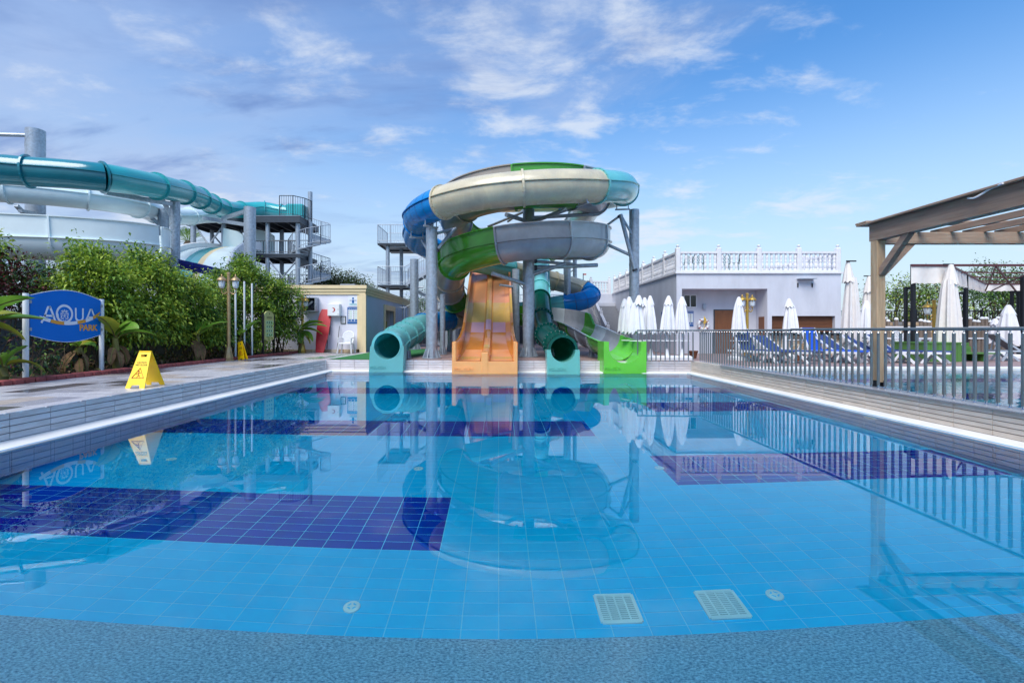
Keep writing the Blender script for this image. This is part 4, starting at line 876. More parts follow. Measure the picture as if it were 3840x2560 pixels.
def dr_swim(t, x0, x1, z0, z1, y):
    cx_, cz_ = (x0+x1)/2, (z0+z1)/2; s_ = (x1-x0)/.44; m = mb('print_blue')
    disc = lambda r, x, z: m.prism([(x+r*math.cos(a*math.pi/8), y, z+r*math.sin(a*math.pi/8)) for a in range(16)], (0, -.003, 0))
    disc(.045*s_, cx_, cz_+.13*s_); m.prism([(cx_-.065*s_, y, cz_+.06*s_), (cx_+.065*s_, y, cz_+.06*s_), (cx_+.04*s_, y, cz_-.09*s_), (cx_-.04*s_, y, cz_-.09*s_)], (0, -.003, 0))
    for sg in (-1, 1): m.prism([(cx_+sg*.12*s_-.03, y, cz_+.02), (cx_+sg*.12*s_+.03, y, cz_+.02), (cx_+sg*.12*s_+.03, y, cz_+.05), (cx_+sg*.12*s_-.03, y, cz_+.05)], (0, -.003, 0))
    m.mat('turq')
    for k in range(2): m.tube([(cx_-.16*s_+.32*s_*i/20, y-.002, cz_-(.11+.05*k)*s_+.015*math.sin(i*1.3)) for i in range(21)], .008, 5)
    m.build('symbol', t)
panel('swim_sign', 'white square sign with a blue swimmer over waves on the hut wall', 'sign', 1306, 1343, 1110, 1149, fy, 'sign_white', dr_swim)
def dr_rules(t, x0, x1, z0, z1, y):
    W, Hh = x1-x0, z1-z0; m = mb('sign_white'); m.box(x0+.06*W, y-.003, z0+.12*Hh, x1-.06*W, y, z1-.16*Hh); m.build('white_field', t)
    text_mb('INSTRUCTIONS', .055*W/.47, 'sign_white', .003, ((x0+x1)/2, y-.002, z1-.08*Hh)).build('heading', t)
    m = mb('print_dark')
    for r_ in range(4):
        for c_ in range(2):
            a = x0+W*(.14+.44*c_); z = z1-Hh*(.25+.14*r_); m.cyl((a, y-.003, z+.025), (a, y-.006, z+.025), .012, n=8); m.box(a-.01, y-.006, z-.035, a+.012, y-.003, z+.012)
    m.mat('sage_l')
    for r_ in range(4):
        for c_ in range(2):
            for l_ in range(3): a = x0+W*(.22+.44*c_); z = z1-Hh*(.235+.14*r_+.03*l_); m.box(a, y-.005, z-.005, a+W*.2, y-.003, z+.004)
    m.build('pictograms', t)
    m = mb('print_blue')
    for c_ in range(3): m.box(x0+W*(.09+.29*c_), y-.006, z0+.14*Hh, x0+W*(.33+.29*c_), y-.0032, z0+.26*Hh)
    m.build('pictogram_row', t)
panel('rules_sign', 'blue framed sign with rows of pictograms on the hut wall', 'sign', 1303, 1345, 1152, 1213, fy, 'print_blue', dr_rules)
# broom stick
a = at(1263, 1319, 20.6); b = at(1273, 1222, 20.93); m = mb('black'); m.cyl(a, b, .013, n=8); m.cyl(a, a+(b-a)*.03, .02, n=8); tag(m.build('broom_stick', org=a), 'thin black stick leaning on the hut wall beside the chair', 'stick')
# red spine board leaning
t = thing('rescue_board', 'red plastic rescue board leaning on the hut wall', 'rescue board', at(1195, 1322, 20.45))
A = at(1198, 1321, 20.4); B = at(1222, 1160, 20.95); ax = (B-A).normalized(); sd_ = Vector((.97, 0, -.2)); sd_ = (sd_-ax*sd_.dot(ax)).normalized(); nn = sd_.cross(ax).normalized(); L = (B-A).length
def hw(f): return .27*(.62+.38*math.sin(min(1, f*1.6)*math.pi/2))*(1-.35*max(0, (f-.8)/.2)**1.5)
ol = [A+ax*(L*f)-sd_*hw(f) for f in np.linspace(0, 1, 12)]+[A+ax*(L*f)+sd_*hw(f) for f in np.linspace(1, 0, 12)]
m = mb('red'); m.prism(ol, nn*-.06); m.build('shell', t)
m = mb('red'); cen = A+ax*L*.6-nn*.066; m.prism([cen+ax*(.38*math.cos(q))+sd_*.13*math.sin(q) for q in np.linspace(0, 6.28, 18)[:-1]], nn*-.015); m.build('raised_panel', t)
m = mb('sign_white')
for f in (.9, .78, .66, .2, .1):
    for sg in (-1, 1): p = A+ax*L*f+sd_*sg*hw(f)*.78-nn*.0625; m.prism([p+ax*.055*math.cos(q)+sd_*.016*math.sin(q) for q in np.linspace(0, 6.28, 9)[:-1]], nn*-.004)
m.build('handhold', t)
m = mb('black'); 
for f0, f1 in ((.62, .40), (.30, .08)): p = A+ax*L*f0+sd_*(hw(f0)+.01)-nn*.04; m.bar(p, p-Vector((.03, -.02, L*(f0-f1)*.9)), .035, .012)
m.build('strap', t)
# plastic armchair
def plastic_chair(name, label, loc, rz, group=None):
    t = thing(name, label, 'chair', loc, group, rz); W = .27
    mb('white').bbox(-W, -.24, .40, W, .24, .44, .02).build('seat', t, local=True)
    for sx in (-1, 1):
        for sy in (-1, 1):
            m = mb('white'); m.bar((sx*(W-.02), sy*.21, .41), (sx*(W+.03), sy*.27, 0), .05, .045); m.build('leg', t, local=True)
        m = mb('white'); m.bar((sx*W, -.22, .43), (sx*(W+.02), -.24, .64), .045, .04); m.bar((sx*(W+.02), -.26, .65), (sx*(W-.02), .24, .67), .055, .03); m.build('armrest', t, local=True)
    bk = lambda u, v: Vector((u, .22+.16*v/.5, .44+v))
    ol = [(-.20, .02)]+[(-.23, .1), (-.24, .25)]+[(-.235*math.cos(a), .30+.20*math.sin(a)) for a in np.linspace(0, math.pi, 11)]+[(.24, .25), (.23, .1), (.20, .02)]
    m = mb('white'); m.tube([bk(u, v) for u, v in ol], .025, 6); m.bar(bk(-.2, .02), bk(.2, .02), .03); fr_ = m.build('backrest', t, local=True)
    m = mb('white')
    inside = lambda u, v: abs(u) < .225 and v > .03 and (v < .3 or (u/.235)**2+((v-.3)/.2)**2 < .95)
    for k in range(-7, 12):
        for sg in (-1, 1):
            pts_ = [(sg*(-.24+.48*i/24), -.05+k*.07+.48*i/24) for i in range(25)]; pts_ = [p for p in pts_ if inside(*p)]
            if len(pts_) > 2: m.bar(bk(*pts_[0]), bk(*pts_[-1]), .018, .018)
    m.build('lattice', fr_, local=True); return t
p = at(1300, 1321, 20.4); chair0 = plastic_chair('plastic_chair', 'white plastic armchair with lattice back against the hut wall', (p.x, 20.35, DZ), 0)

# ---------------------------------------------------------------- signs, lamp posts and poles along the bed
# big blue board: posts stand parallel to the kerb, board faces the pool
sx_ = -9.07; ya_, yb_ = 9.0, 10.72
t = thing('park_sign', 'blue curved board reading AQUA PARK on two steel posts', 'sign', (sx_, 9.86, .40))
for y in (ya_, yb_):
    m = mb('pipe_white'); m.cyl((sx_, y, .38), (sx_, y, 2.04), .047, n=16); m.build('post', t, True)
    for z in (1.32, 1.85): mb('galv').box(sx_-.02, y+(.03 if y == ya_ else -.07), z, sx_+.05, y+(.07 if y == ya_ else -.03), z+.06).build('clip', t)
y0, y1 = ya_+.06, yb_-.06; N = 20
top = [(y0+(y1-y0)*i/N, 2.01+.155*math.sin(math.pi*i/N)) for i in range(N+1)]; bot = [(y0+(y1-y0)*i/N, 1.23-.145*math.sin(math.pi*i/N)) for i in range(N+1)]
m = mb('sign_blue'); vs_s = [(sx_+.03, y, z) for y, z in bot]+[(sx_+.03, y, z) for y, z in top]+[(sx_, y, z) for y, z in bot]+[(sx_, y, z) for y, z in top]; K = N+1
fs_s = []
for i in range(N): fs_s += [(i, i+1, K+i+1, K+i), (2*K+i+1, 2*K+i, 3*K+i, 3*K+i+1), (i+1, i, 2*K+i, 2*K+i+1), (K+i, K+i+1, 3*K+i+1, 3*K+i)]
fs_s += [(0, K, 3*K, 2*K), (N, 2*K+N, 3*K+N, K+N)]
m.add(vs_s, fs_s); bd = m.build('board', t)
m = mb('sign_white'); m.tube([(sx_+.031, y, z) for y, z in top], .006, 5); m.tube([(sx_+.031, y, z) for y, z in bot], .006, 5); m.build('edge_trim', bd)
XD, YD = (0, 1, 0), (0, 0, 1); fx = sx_+.032       # lettering plane, reads along +Y seen from the pool
def sgn(y, z): return (fx, y0+y*(y1-y0), 1.67+z*1.1)
def lt(ch, y, z, size, mat, sx=1.0): text_mb(ch, size, mat, .004, sgn(y, z), XD, YD, sx=sx).build('lettering', t)
def stroke(mat, pts_, w_, nm='lettering', par=None):
    m = mb(mat); vs2, f2 = [], []; q = [Vector((0, a*(y1-y0), b)) for a, b in pts_]
    for i, p_ in enumerate(q):
        tg = (q[min(i+1, len(q)-1)]-q[max(i-1, 0)]).normalized(); nn_ = Vector((0, -tg.z, tg.y)); ww = (w_[i] if isinstance(w_, list) else w_)*1.22
        for sg in (-1, 1): v_ = p_+nn_*sg*ww/2; vs2.append((fx+.001+.0008*len(m.v), y0+v_.y, 1.67+v_.z*1.1))
    m.add(vs2, [(2*i, 2*i+2, 2*i+3, 2*i+1) for i in range(len(q)-1)]); return m.build(nm, par or t)
# A
stroke('sign_white', [(.135, -.175), (.175, -.06), (.22, .115), (.255, .115)], .034); stroke('sign_white', [(.245, .125), (.275, .02), (.315, -.135)], .034); stroke('sign_white', [(.17, -.045), (.29, -.045)], .028)
# Q ring
stroke('sign_white', [(.445+.108*math.cos(a), -.0+.157*math.sin(a)) for a in np.linspace(0, 2*math.pi, 41)], .036)
# U
stroke('sign_white', [(.605, .125), (.607, -.02)]+[(.66-.053*math.cos(a), -.05-.075*math.sin(a)) for a in np.linspace(0, math.pi, 11)]+[(.713, -.02), (.715, .125)], .032)
# A
stroke('sign_white', [(.765, -.10), (.80, .0), (.83, .11), (.86, .11)], .030); stroke('sign_white', [(.85, .12), (.875, .03), (.91, -.06)], .030); stroke('sign_white', [(.79, -.045), (.885, -.045)], .024)
# swoosh slide, striped
sw = [(.105, -.075), (.17, -.105), (.25, -.135), (.34, -.165), (.42, -.175), (.50, -.178), (.58, -.168), (.66, -.15), (.73, -.13), (.80, -.10), (.87, -.06), (.93, -.01), (.985, .06)]
cut = [0, 3, 5, 7, 9, 11, 12]
def swz(f): 
    i = min(int(f), len(sw)-2); g_ = f-i; return (sw[i][0]+(sw[i+1][0]-sw[i][0])*g_, sw[i][1]+(sw[i+1][1]-sw[i][1])*g_)
for k, (a, b) in enumerate(((0, 2.0), (2.05, 4.2), (4.25, 6.6), (6.65, 8.3), (8.35, 10.0), (10.05, 12))):
    o_ = stroke(('sign_white', 'sign_orange')[k % 2], [swz(a+(b-a)*i/8) for i in range(9)], [.052*(1 if k < 5 else 1-.55*(i/8)**2) for i in range(9)], 'slide_emblem'); o_.location.x += .004
o_ = stroke('sign_white', [(.345, .0), (.35, -.06), (.365, -.11), (.39, -.15), (.42, -.17), (.46, -.18)], .03, 'slide_emblem'); o_.location.x += .003
# lion head inside the ring
ln = lambda pts_, w_=.010: stroke('sign_white', [(.445+a*.55, -.01+b*.92) for a, b in pts_], w_, 'lion_emblem')
for sg in (-1, 1):
    ln([(sg*.02, .055), (sg*.055, .05), (sg*.07, .02), (sg*.06, -.02), (sg*.075, -.05), (sg*.055, -.085), (sg*.03, -.105)]); ln([(sg*.015, .02), (sg*.045, .028), (sg*.05, .012)]); ln([(sg*.012, .02), (sg*.015, -.02), (sg*.028, -.035), (0, -.048)]); ln([(sg*.09, .04), (sg*.095, .0), (sg*.085, -.04), (sg*.095, -.07), (sg*.07, -.1)]); ln([(sg*.012, -.075), (sg*.035, -.07)]); ln([(sg*.02, -.11), (sg*.015, -.14)])
for a in (-.07, -.035, 0, .035, .07): ln([(a, .065), (a*1.25, .105-.4*abs(a))], .012)
ln([(-.07, .068), (0, .06), (.07, .068)]); ln([(-.02, -.03), (.02, -.03)], .016)
text_mb('PARK', .18, 'sign_orange', .004, sgn(.80, -.262), XD, YD, sx=1.02, bold=.006).build('lettering', t)

# caution floor signs
def caution(label, loc, rz, spread=.25, hinge=True):
    t = thing('caution_sign', label, 'floor sign', loc, 'yellow caution floor signs', rz)
    for sg in (-1, 1):
        if not hinge and sg > 0: continue
        fy_ = lambda v: sg*(spread*(1-v/.60)+.012)
        def pt(u, v, o=0.0): return Vector((u, fy_(v)+sg*o, v))
        hwid = lambda v: .155-.055*v/.60
        # panel split round the hand slot and the foot cut-out
        m = mb('yellow'); th_ = Vector((0, -sg*.014, 0))
        for poly in ([(-hwid(0), 0), (-.075, 0), (-.06, .05), (-hwid(.05), .05)], [(.075, 0), (hwid(0), 0), (hwid(.05), .05), (.06, .05)], [(-hwid(.05), .05), (hwid(.05), .05), (hwid(.51), .51), (-hwid(.51), .51)], [(-hwid(.51), .51), (-.045, .51), (-.052, .55), (-hwid(.55), .55)], [(.045, .51), (hwid(.51), .51), (hwid(.55), .55), (.052, .55)], [(-hwid(.55), .55), (hwid(.55), .55), (hwid(.6), .6), (-hwid(.6), .6)]):
            m.prism([pt(*q) for q in poly], th_)
        pn = m.build('panel', t, local=True)
        xd = Vector((1, 0, 0)) if sg < 0 else Vector((-1, 0, 0)); yd = (pt(0, .6)-pt(0, 0)).normalized()
        for tx, v in (('CAUTION', .415), ('WET FLOOR', .375)): text_mb(tx, .042, 'print_dark', .002, pt(0, v, .002), xd, yd, sx=.82).build('print', pn, local=True)
        m = mb('print_red'); tri = [(-.095, .165), (.095, .165), (0, .325)]
        m.tube([pt(*tri[0], .003), pt(*tri[1], .003), pt(*tri[2], .003), pt(*tri[0], .003)], .006, 5); m.build('print', pn, local=True)
        m = mb('print_red')
        for a, b in (((-.005, .25), (.005, .21)), ((.005, .21), (-.02, .18)), ((.005, .21), (.03, .185)), ((-.005, .25), (-.04, .225)), ((-.005, .25), (.035, .245))): m.bar(pt(*a, .003), pt(*b, .003), .011, .004)
        m.cyl(pt(-.008, .272, .001), pt(-.008, .272, .006), .013, n=10); m.build('print', pn, local=True)
    if hinge: mb('yellow').bbox(-.1, -.02, .592, .1, .02, .61, .006).build('hinge', t, local=True)
    return t
caution('yellow caution sign standing open on the wet walk near the pool edge', (-6.07, 8.07, DZ+.004), R(3))
cs = caution('yellow caution sign leaning folded against the lamp post', (-8.36, 15.35, DZ+.004), R(-22), .06); cs.rotation_euler = (0, R(-13), R(-25))

# two armed lamp posts
def lamp_post(label, loc, rz, hgt, mat, s_=1.0):
    t = thing('lamp_post', label, 'lamp post', loc, 'two armed lamp posts', rz)
    mb(mat).lathe((0, 0, 0), [(.16, 0), (.16, .03), (.12, .05), (.135, .12), (.10, .26), (.075, .42), (.06, .44), (.06, .47)], 14, .04, 7).build('base', t, True, True)
    mb(mat).lathe((0, 0, 0), [(.052, .45), (.05, hgt-.62), (.046, hgt-.18), (.055, hgt-.17), (.055, hgt-.12), (.03, hgt-.1)], 14).build('pole', t, True, True)
    for sg in (-1, 1):
        m = mb(mat); m.tube(catmull([(sg*.04, 0, hgt-.72), (sg*.12, 0, hgt-.80), (sg*.2, 0, hgt-.74), (sg*.2, 0, hgt-.62)], .05)[0], .018, 7)
        m.tube(catmull([(sg*.05, 0, hgt-.60), (sg*.10, 0, hgt-.66), (sg*.13, 0, hgt-.72), (sg*.09, 0, hgt-.75)], .05)[0], .010, 6); m.build('arm', t, True, True)
        x = sg*.2; ln_ = mb('glass').lathe((x, 0, hgt-.62), [(.05, 0), (.085, .06), (.10, .16), (.105, .25)], 8).build('lantern', t, False, True)
        mb(mat).lathe((x, 0, hgt-.37), [(.14, 0), (.145, .015), (.11, .07), (.05, .12), (.02, .13), (.028, .16), (.012, .19), (.004, .21)], 16).build('cap', ln_, True, True)
        m = mb(mat); m.lathe((x, 0, hgt-.64), [(.02, 0), (.055, .02), (.055, .035)], 10)
        for k in range(6): a = k*math.pi/3; m.bar((x+.055*math.cos(a), .055*math.sin(a), hgt-.61), (x+.107*math.cos(a), .107*math.sin(a), hgt-.37), .010)
        m.build('cage', ln_, False, True)
    return t
lamp_post('weathered gold lamp post with two lanterns beside the white poles', (-8.60, 14.95, DZ+.002), R(12), 2.92, 'oldgold')
lamp_post('slim gold lamp post half hidden by the shrub near the hut', (xat(1134, 20.3), 20.3, DZ+.002), R(70), 2.62, 'gold')
for y, z, lb in ((15.8, 3.03, 'leftmost of three slim white poles standing beside the lamp post'), (16.35, 3.04, 'middle of three slim white poles standing in the bed'), (16.86, 3.02, 'rightmost of three slim white poles, nearest the black framed sign')):
    t = thing('white_pole', lb, 'pole', (-8.86, y, .40), 'slim white poles'); t['kind'] = 'thing'
    mb('pipe_white').cyl((-8.86, y, .36), (-8.86, y, z), .03, n=14).build('shaft', t, True); mb('galv').box(-8.83, y-.02, 1.35, -8.79, y+.02, 1.40).build('cleat', t)
# black framed rules sign
t = thing('rules_board', 'tall olive notice board with pictograms between two black posts', 'notice board', (-8.7, 17.75, .40))
pa, pb = Vector((xat(986, 17.3), 17.3, .38)), Vector((xat(1027, 18.1), 18.1, .38))
for p in (pa, pb): m = mb('black'); m.bar(p, p+Vector((0, 0, 1.58)), .07, .05); m.build('post', t)
U = (pb-pa).normalized(); n_ = Vector((U.y, -U.x, 0)); L = (pb-pa).length
ol = [pa+U*.06+Vector((0, 0, .62)), pa+U*(L/2)+Vector((0, 0, .54)), pb-U*.06+Vector((0, 0, .62)), pb-U*.06+Vector((0, 0, 1.56)), pb-U*(L*.25)+Vector((0, 0, 1.66)), pa+U*(L/2)+Vector((0, 0, 1.69)), pa+U*(L*.25)+Vector((0, 0, 1.66)), pa+U*.06+Vector((0, 0, 1.56))]
m = mb('sage'); m.prism([p+n_*.03 for p in ol], -n_*.04); bd = m.build('board', t)
m = mb('sage_l')
for r_ in range(4): 
    o_ = pa+U*.14+n_*.034+Vector((0, 0, .72+.155*r_)); m.prism([o_, o_+U*(L-.28), o_+U*(L-.28)+Vector((0, 0, .125)), o_+Vector((0, 0, .125))], n_*.003)
m.mat('print_dark')
for r_ in range(4):
    for c_ in range(3): o_ = pa+U*(.2+(L-.4)*c_/2.6)+n_*.0375+Vector((0, 0, .75+.155*r_)); m.prism([o_, o_+U*.05, o_+U*.07+Vector((0, 0, .07)), o_+Vector((0, 0, .06))], n_*.002)
for k in range(3): o_ = pa+U*.2+n_*.034+Vector((0, 0, 1.40+.03*k)); m.prism([o_, o_+U*(L-.4), o_+U*(L-.4)+Vector((0, 0, .012)), o_+Vector((0, 0, .012))], n_*.003)
o_ = pa+U*(L/2)+n_*.034+Vector((0, 0, 1.55)); m.prism([o_-U*.03, o_+U*.03, o_+Vector((0, 0, .08))], n_*.003); m.build('pictograms', bd)
# ---------------------------------------------------------------- plants
def leaves_mesh(name, cl, nl, size, mats, weights, droop=.45, spread=.16, seed=1, aspect=.42):
    """cl: (n,3) cluster centres with outward normals (n,3); nl leaves per cluster, each a folded pointed blade of 4 triangles"""
    g_ = np.random.default_rng(seed); c, nrm = cl; n = len(c)*nl
    base = np.repeat(c, nl, 0)+g_.normal(0, spread, (n, 3)); out = np.repeat(nrm, nl, 0)+g_.normal(0, .55, (n, 3)); out[:, 2] -= droop*g_.random(n)
    out /= np.linalg.norm(out, axis=1)[:, None]+1e-9
    up = np.tile([0, 0, 1.0], (n, 1))+g_.normal(0, .35, (n, 3)); side = np.cross(out, up); side /= np.linalg.norm(side, axis=1)[:, None]+1e-9
    nn_ = np.cross(side, out); L_ = size*(.65+.7*g_.random(n))[:, None]; W_ = L_*aspect
    b = base; mid = base+out*L_*.5-nn_*L_*.0; tip = base+out*L_-np.array([0, 0, 1])*L_*.25
    l_ = mid+side*W_*.5+nn_*L_*.10; r_ = mid-side*W_*.5+nn_*L_*.10
    V = np.stack([b, l_, mid, r_, tip], 1).reshape(-1, 3)
    idx = (np.arange(n)*5)[:, None]
    T = np.concatenate([idx+np.array([[0, 2, 1]]), idx+np.array([[0, 3, 2]]), idx+np.array([[1, 2, 4]]), idx+np.array([[2, 3, 4]])], 1).reshape(-1, 3)
    me = bpy.data.meshes.new(name); me.vertices.add(len(V)); me.vertices.foreach_set('co', V.astype(np.float32).ravel())
    me.loops.add(T.size); me.loops.foreach_set('vertex_index', T.astype(np.int32).ravel()); me.polygons.add(len(T))
    me.polygons.foreach_set('loop_start', np.arange(0, T.size, 3, dtype=np.int32))
    for m_ in mats: me.materials.append(MT[m_])
    mi = g_.choice(len(mats), len(c), p=np.array(weights)/sum(weights)); me.polygons.foreach_set('material_index', np.repeat(np.repeat(mi, nl), 4).astype(np.int32))
    me.update(calc_edges=True); return me
def shell_points(blobs, n, seed, inner=.45):
    g_ = np.random.default_rng(seed); P_, N_ = [], []; vol = np.array([b[3]*b[4]*b[5] for b in blobs])**(2/3); cnt = (n*vol/vol.sum()).astype(int)
    for b, k in zip(blobs, cnt):
        d_ = g_.normal(0, 1, (k, 3)); d_ /= np.linalg.norm(d_, axis=1)[:, None]; d_[:, 2] = np.where(d_[:, 2] < -.55, -d_[:, 2], d_[:, 2])
        # lumpy outline
        lump = 1+.30*np.sin(d_[:, 0]*7+b[0]*3)*np.sin(d_[:, 1]*6+b[1]*2)+.20*np.sin(d_[:, 2]*9+d_[:, 0]*5)
        r_ = (inner+(1-inner)*g_.random(k)**.45)*lump
        P_.append(np.array(b[:3])+d_*r_[:, None]*np.array(b[3:6])); N_.append(d_)
    return np.concatenate(P_), np.concatenate(N_)
def shrub(name, label, cat, base, blobs, n, nl, size, mats, weights, stems=5, seed=1, group=None, spread=.12, stem_r=.035, droop=.6, stem_mat='bark'):
    t = thing(name, label, cat, base, group); b = Vector(base)
    cl = shell_points([(x-b.x, y-b.y, z-b.z, rx, ry, rz) for x, y, z, rx, ry, rz in blobs], n, seed)
    link('crown', leaves_mesh('crown', cl, nl, size, mats, weights, droop, spread, seed), t)
    g_ = random.Random(seed)
    for k in range(stems):
        bl_ = blobs[k % len(blobs)]; s0 = Vector((g_.uniform(-.25, .25), g_.uniform(-.25, .25), -.05)); e = Vector((bl_[0], bl_[1], bl_[2]+bl_[5]*.4))-b+Vector((g_.uniform(-.3, .3)*bl_[3], g_.uniform(-.3, .3)*bl_[4], 0))
        mid = s0.lerp(e, .45)+Vector((g_.uniform(-.15, .15), g_.uniform(-.15, .15), .1)); pth_ = catmull([s0, mid, e], .2)[0]
        m = mb(stem_mat); nn_ = 6; pf = [[(stem_r*(1-.75*i/len(pth_))*math.cos(2*math.pi*q/nn_), stem_r*(1-.75*i/len(pth_))*math.sin(2*math.pi*q/nn_)) for q in range(nn_)] for i in range(len(pth_))]
        m.sweep(pth_, pf[0], True, False, pf)
        for q in range(5):      # side limbs
            a = pth_[int(len(pth_)*(.35+.12*q))]; m.cyl(a, a+Vector((g_.uniform(-.6, .6), g_.uniform(-.6, .6), g_.uniform(.25, .7)))*bl_[3]*.9, stem_r*.4, stem_r*.12, 5)
        m.build('stem' if stem_r < .06 else 'trunk', t, local=True)
    return t
LY = ('leaf_y', 'leaf_g', 'leaf_d')
SH = 'tall shrubs in the planted bed'
shrub('shrub', 'tallest bright green shrub just right of the blue board', 'shrub', (-9.95, 11.7, .4), [(-9.95, 11.6, 2.15, .85, .95, .95), (-9.85, 11.9, 1.45, .85, .8, .75), (-10.1, 11.5, 2.95, .38, .42, .42)], 620, 20, .115, LY, (5, 4, 1), 6, 11, SH)
shrub('shrub', 'bright yellow green shrub behind the open caution sign', 'shrub', (-9.9, 13.3, .4), [(-9.9, 13.2, 2.25, .85, .95, 1.05), (-9.75, 13.0, 1.45, .8, .9, .8), (-10.0, 13.2, 3.1, .42, .4, .45)], 620, 20, .115, LY, (6, 4, 1), 6, 12, SH)
shrub('shrub', 'lower green shrub left of the weathered lamp post', 'shrub', (-9.8, 14.9, .4), [(-9.8, 14.7, 1.95, .8, .85, .95), (-9.65, 15.1, 1.3, .75, .75, .65), (-9.9, 14.4, 2.65, .35, .4, .4)], 600, 20, .11, LY, (4, 5, 1.5), 5, 13, SH)
shrub('shrub', 'dark shrub behind the three white poles', 'shrub', (-10.1, 16.6, .4), [(-10.1, 16.6, 1.9, .8, 1.0, 1.0), (-9.8, 16.8, 1.2, .7, .8, .6)], 520, 18, .11, LY, (1, 4, 4), 5, 14, SH)
shrub('shrub', 'tall green shrub standing behind the olive notice board', 'shrub', (-9.9, 18.6, .4), [(-9.9, 18.5, 2.7, 1.05, 1.1, 1.15), (-9.7, 18.3, 1.65, 1.0, 1.1, .95), (-10.1, 18.4, 3.65, .5, .5, .5), (-10.4, 17.6, 2.9, .5, .5, .6)], 760, 20, .12, LY, (3, 5, 1.5), 6, 15, SH)
shrub('shrub', 'green shrub brushing the left part of the hut front', 'shrub', (-9.1, 19.5, .4), [(-9.0, 19.4, 2.35, .75, .7, .95), (-9.05, 19.4, 1.4, .7, .65, .75)], 600, 18, .11, LY, (2, 5, 2.5), 5, 16, SH)
shrub('shrub', 'low olive green shrub around the foot of the notice board', 'shrub', (-9.0, 17.7, .4), [(-9.05, 17.7, .85, .35, .45, .35)], 120, 12, .11, LY, (3, 5, 1), 3, 17, SH, .09, .015)
# left: dark conifer hedge and red leaved bush
shrub('hedge', 'dark green hedge plants behind the blue board at the left edge', 'hedge', (-12.3, 9.3, .4), [(-11.9, 8.2, 1.6, .9, 1.4, 1.3), (-12.2, 9.9, 1.7, .9, 1.3, 1.3), (-12.2, 11.5, 1.8, .9, 1.2, 1.25), (-12.0, 13.2, 1.8, .8, 1.2, 1.2)], 2600, 14, .09, ('leaf_d', 'leaf_g'), (4, 1), 6, 21, None, .14, .04, .1)
shrub('red_bush', 'dark red leaved bush above the blue board', 'bush', (-10.6, 9.7, .4), [(-10.6, 9.5, 2.05, .5, .65, .65), (-10.5, 10.2, 2.2, .45, .55, .6)], 210, 10, .11, ('leaf_r', 'leaf_d'), (5, 2), 6, 22, None, .12, .02, .3)
shrub('bare_shrub', 'sparse twiggy bush with few leaves under the blue board', 'bush', (-9.5, 9.7, .4), [(-9.5, 9.5, .9, .35, .6, .45), (-9.5, 10.2, .8, .35, .4, .4)], 60, 7, .09, ('leaf_d', 'leaf_r', 'leaf_g'), (2, 2, 1), 9, 23, None, .12, .012, .3)
shrub('shrub', 'leafy branch tip reaching in at the left edge of the picture', 'shrub', (-11.2, 9.2, .4), [(-10.95, 9.9, 2.98, .35, .4, .38)], 90, 11, .13, LY, (5, 4, 1), 2, 24, SH)
# ground litter under the shrubs
gl = shell_points([(-9.9, y, .42, .9, 1.2, .05) for y in range(6, 21, 2)], 800, 31, .1); gl[0][:, 2] = .41+.05*np.random.default_rng(3).random(len(gl[0]))
o = link('leaf_litter', leaves_mesh('leaf_litter', gl, 5, .12, ('banana_dead', 'leaf_o', 'leaf_d'), (4, 2, 2), .2, .14, 32)); tag(o, 'fallen brown leaves on the soil of the planted bed', 'leaf litter', kind='stuff')
# banana plants
def banana(label, base, specs, stem_h, seed, dead=3, lean=(0, 0)):
    t = thing('banana_plant', label, 'plant', base, 'banana plants in the bed'); g_ = random.Random(seed); top_ = Vector((lean[0], lean[1], stem_h))
    m = mb('banana_stem'); pth_ = catmull([Vector((0, 0, -.05)), top_*.5+Vector((.02, 0, 0)), top_], .15)[0]; pf = [[(.085*(1-.45*i/len(pth_))*math.cos(q*math.pi/5), .085*(1-.45*i/len(pth_))*math.sin(q*math.pi/5)) for q in range(10)] for i in range(len(pth_))]
    m.sweep(pth_, pf[0], True, True, pf); m.build('stem', t, True, True)
    def leaf(az, el, ln_, wd, mat, o_, sag):
        roll = g_.uniform(-.75, .75)
        d_ = Vector((math.cos(az), math.sin(az), 0)); N_ = 12; spine = []; p = o_.copy(); e = el
        for i in range(N_+1):
            spine.append(p.copy()); p = p+(d_*math.cos(e)+Vector((0, 0, math.sin(e))))*ln_/N_; e -= sag/N_
        m = mb(mat); s_ = d_.cross(Vector((0, 0, 1))); vs2, f2 = [], []
        for i, q in enumerate(spine):
            f = i/N_; w_ = 0 if f < .16 else wd*math.sin(math.pi*min(1, (f-.14)/.88)**.62)**.8 if f < 1 else 0
            tg = (spine[min(i+1, N_)]-spine[max(i-1, 0)]).normalized(); n0 = s_.cross(tg); S2 = s_*math.cos(roll)+n0*math.sin(roll); n_ = n0*math.cos(roll)-s_*math.sin(roll)
            jl, jr = (1-.25*g_.random()*(g_.random() < .5)), (1-.25*g_.random()*(g_.random() < .5))
            vs2 += [q+S2*w_*jl+n_*w_*.2, q+S2*w_*.5+n_*w_*.12, q, q-S2*w_*.5+n_*w_*.12, q-S2*w_*jr+n_*w_*.2]
        for i in range(N_):
            for k in range(4): f2.append((i*5+k, i*5+k+1, (i+1)*5+k+1, (i+1)*5+k))
        m.add(vs2, f2); lf = m.build('leaf', t, True, True)
        m = mb('banana_stem'); m.tube([q-Vector((0, 0, .008)) for q in spine[:-1]], .013, 5); m.build('midrib', lf, True, True)
    for az, el, ln_, wd, sag, y_ in specs: leaf(R(az), R(el), ln_, wd, 'banana_y' if y_ else 'banana', top_, R(sag))
    for k in range(dead): leaf(g_.uniform(0, 6.28), R(-30), g_.uniform(.4, .7), .10, 'banana_dead', top_*g_.uniform(.6, .95), R(75))
    return t
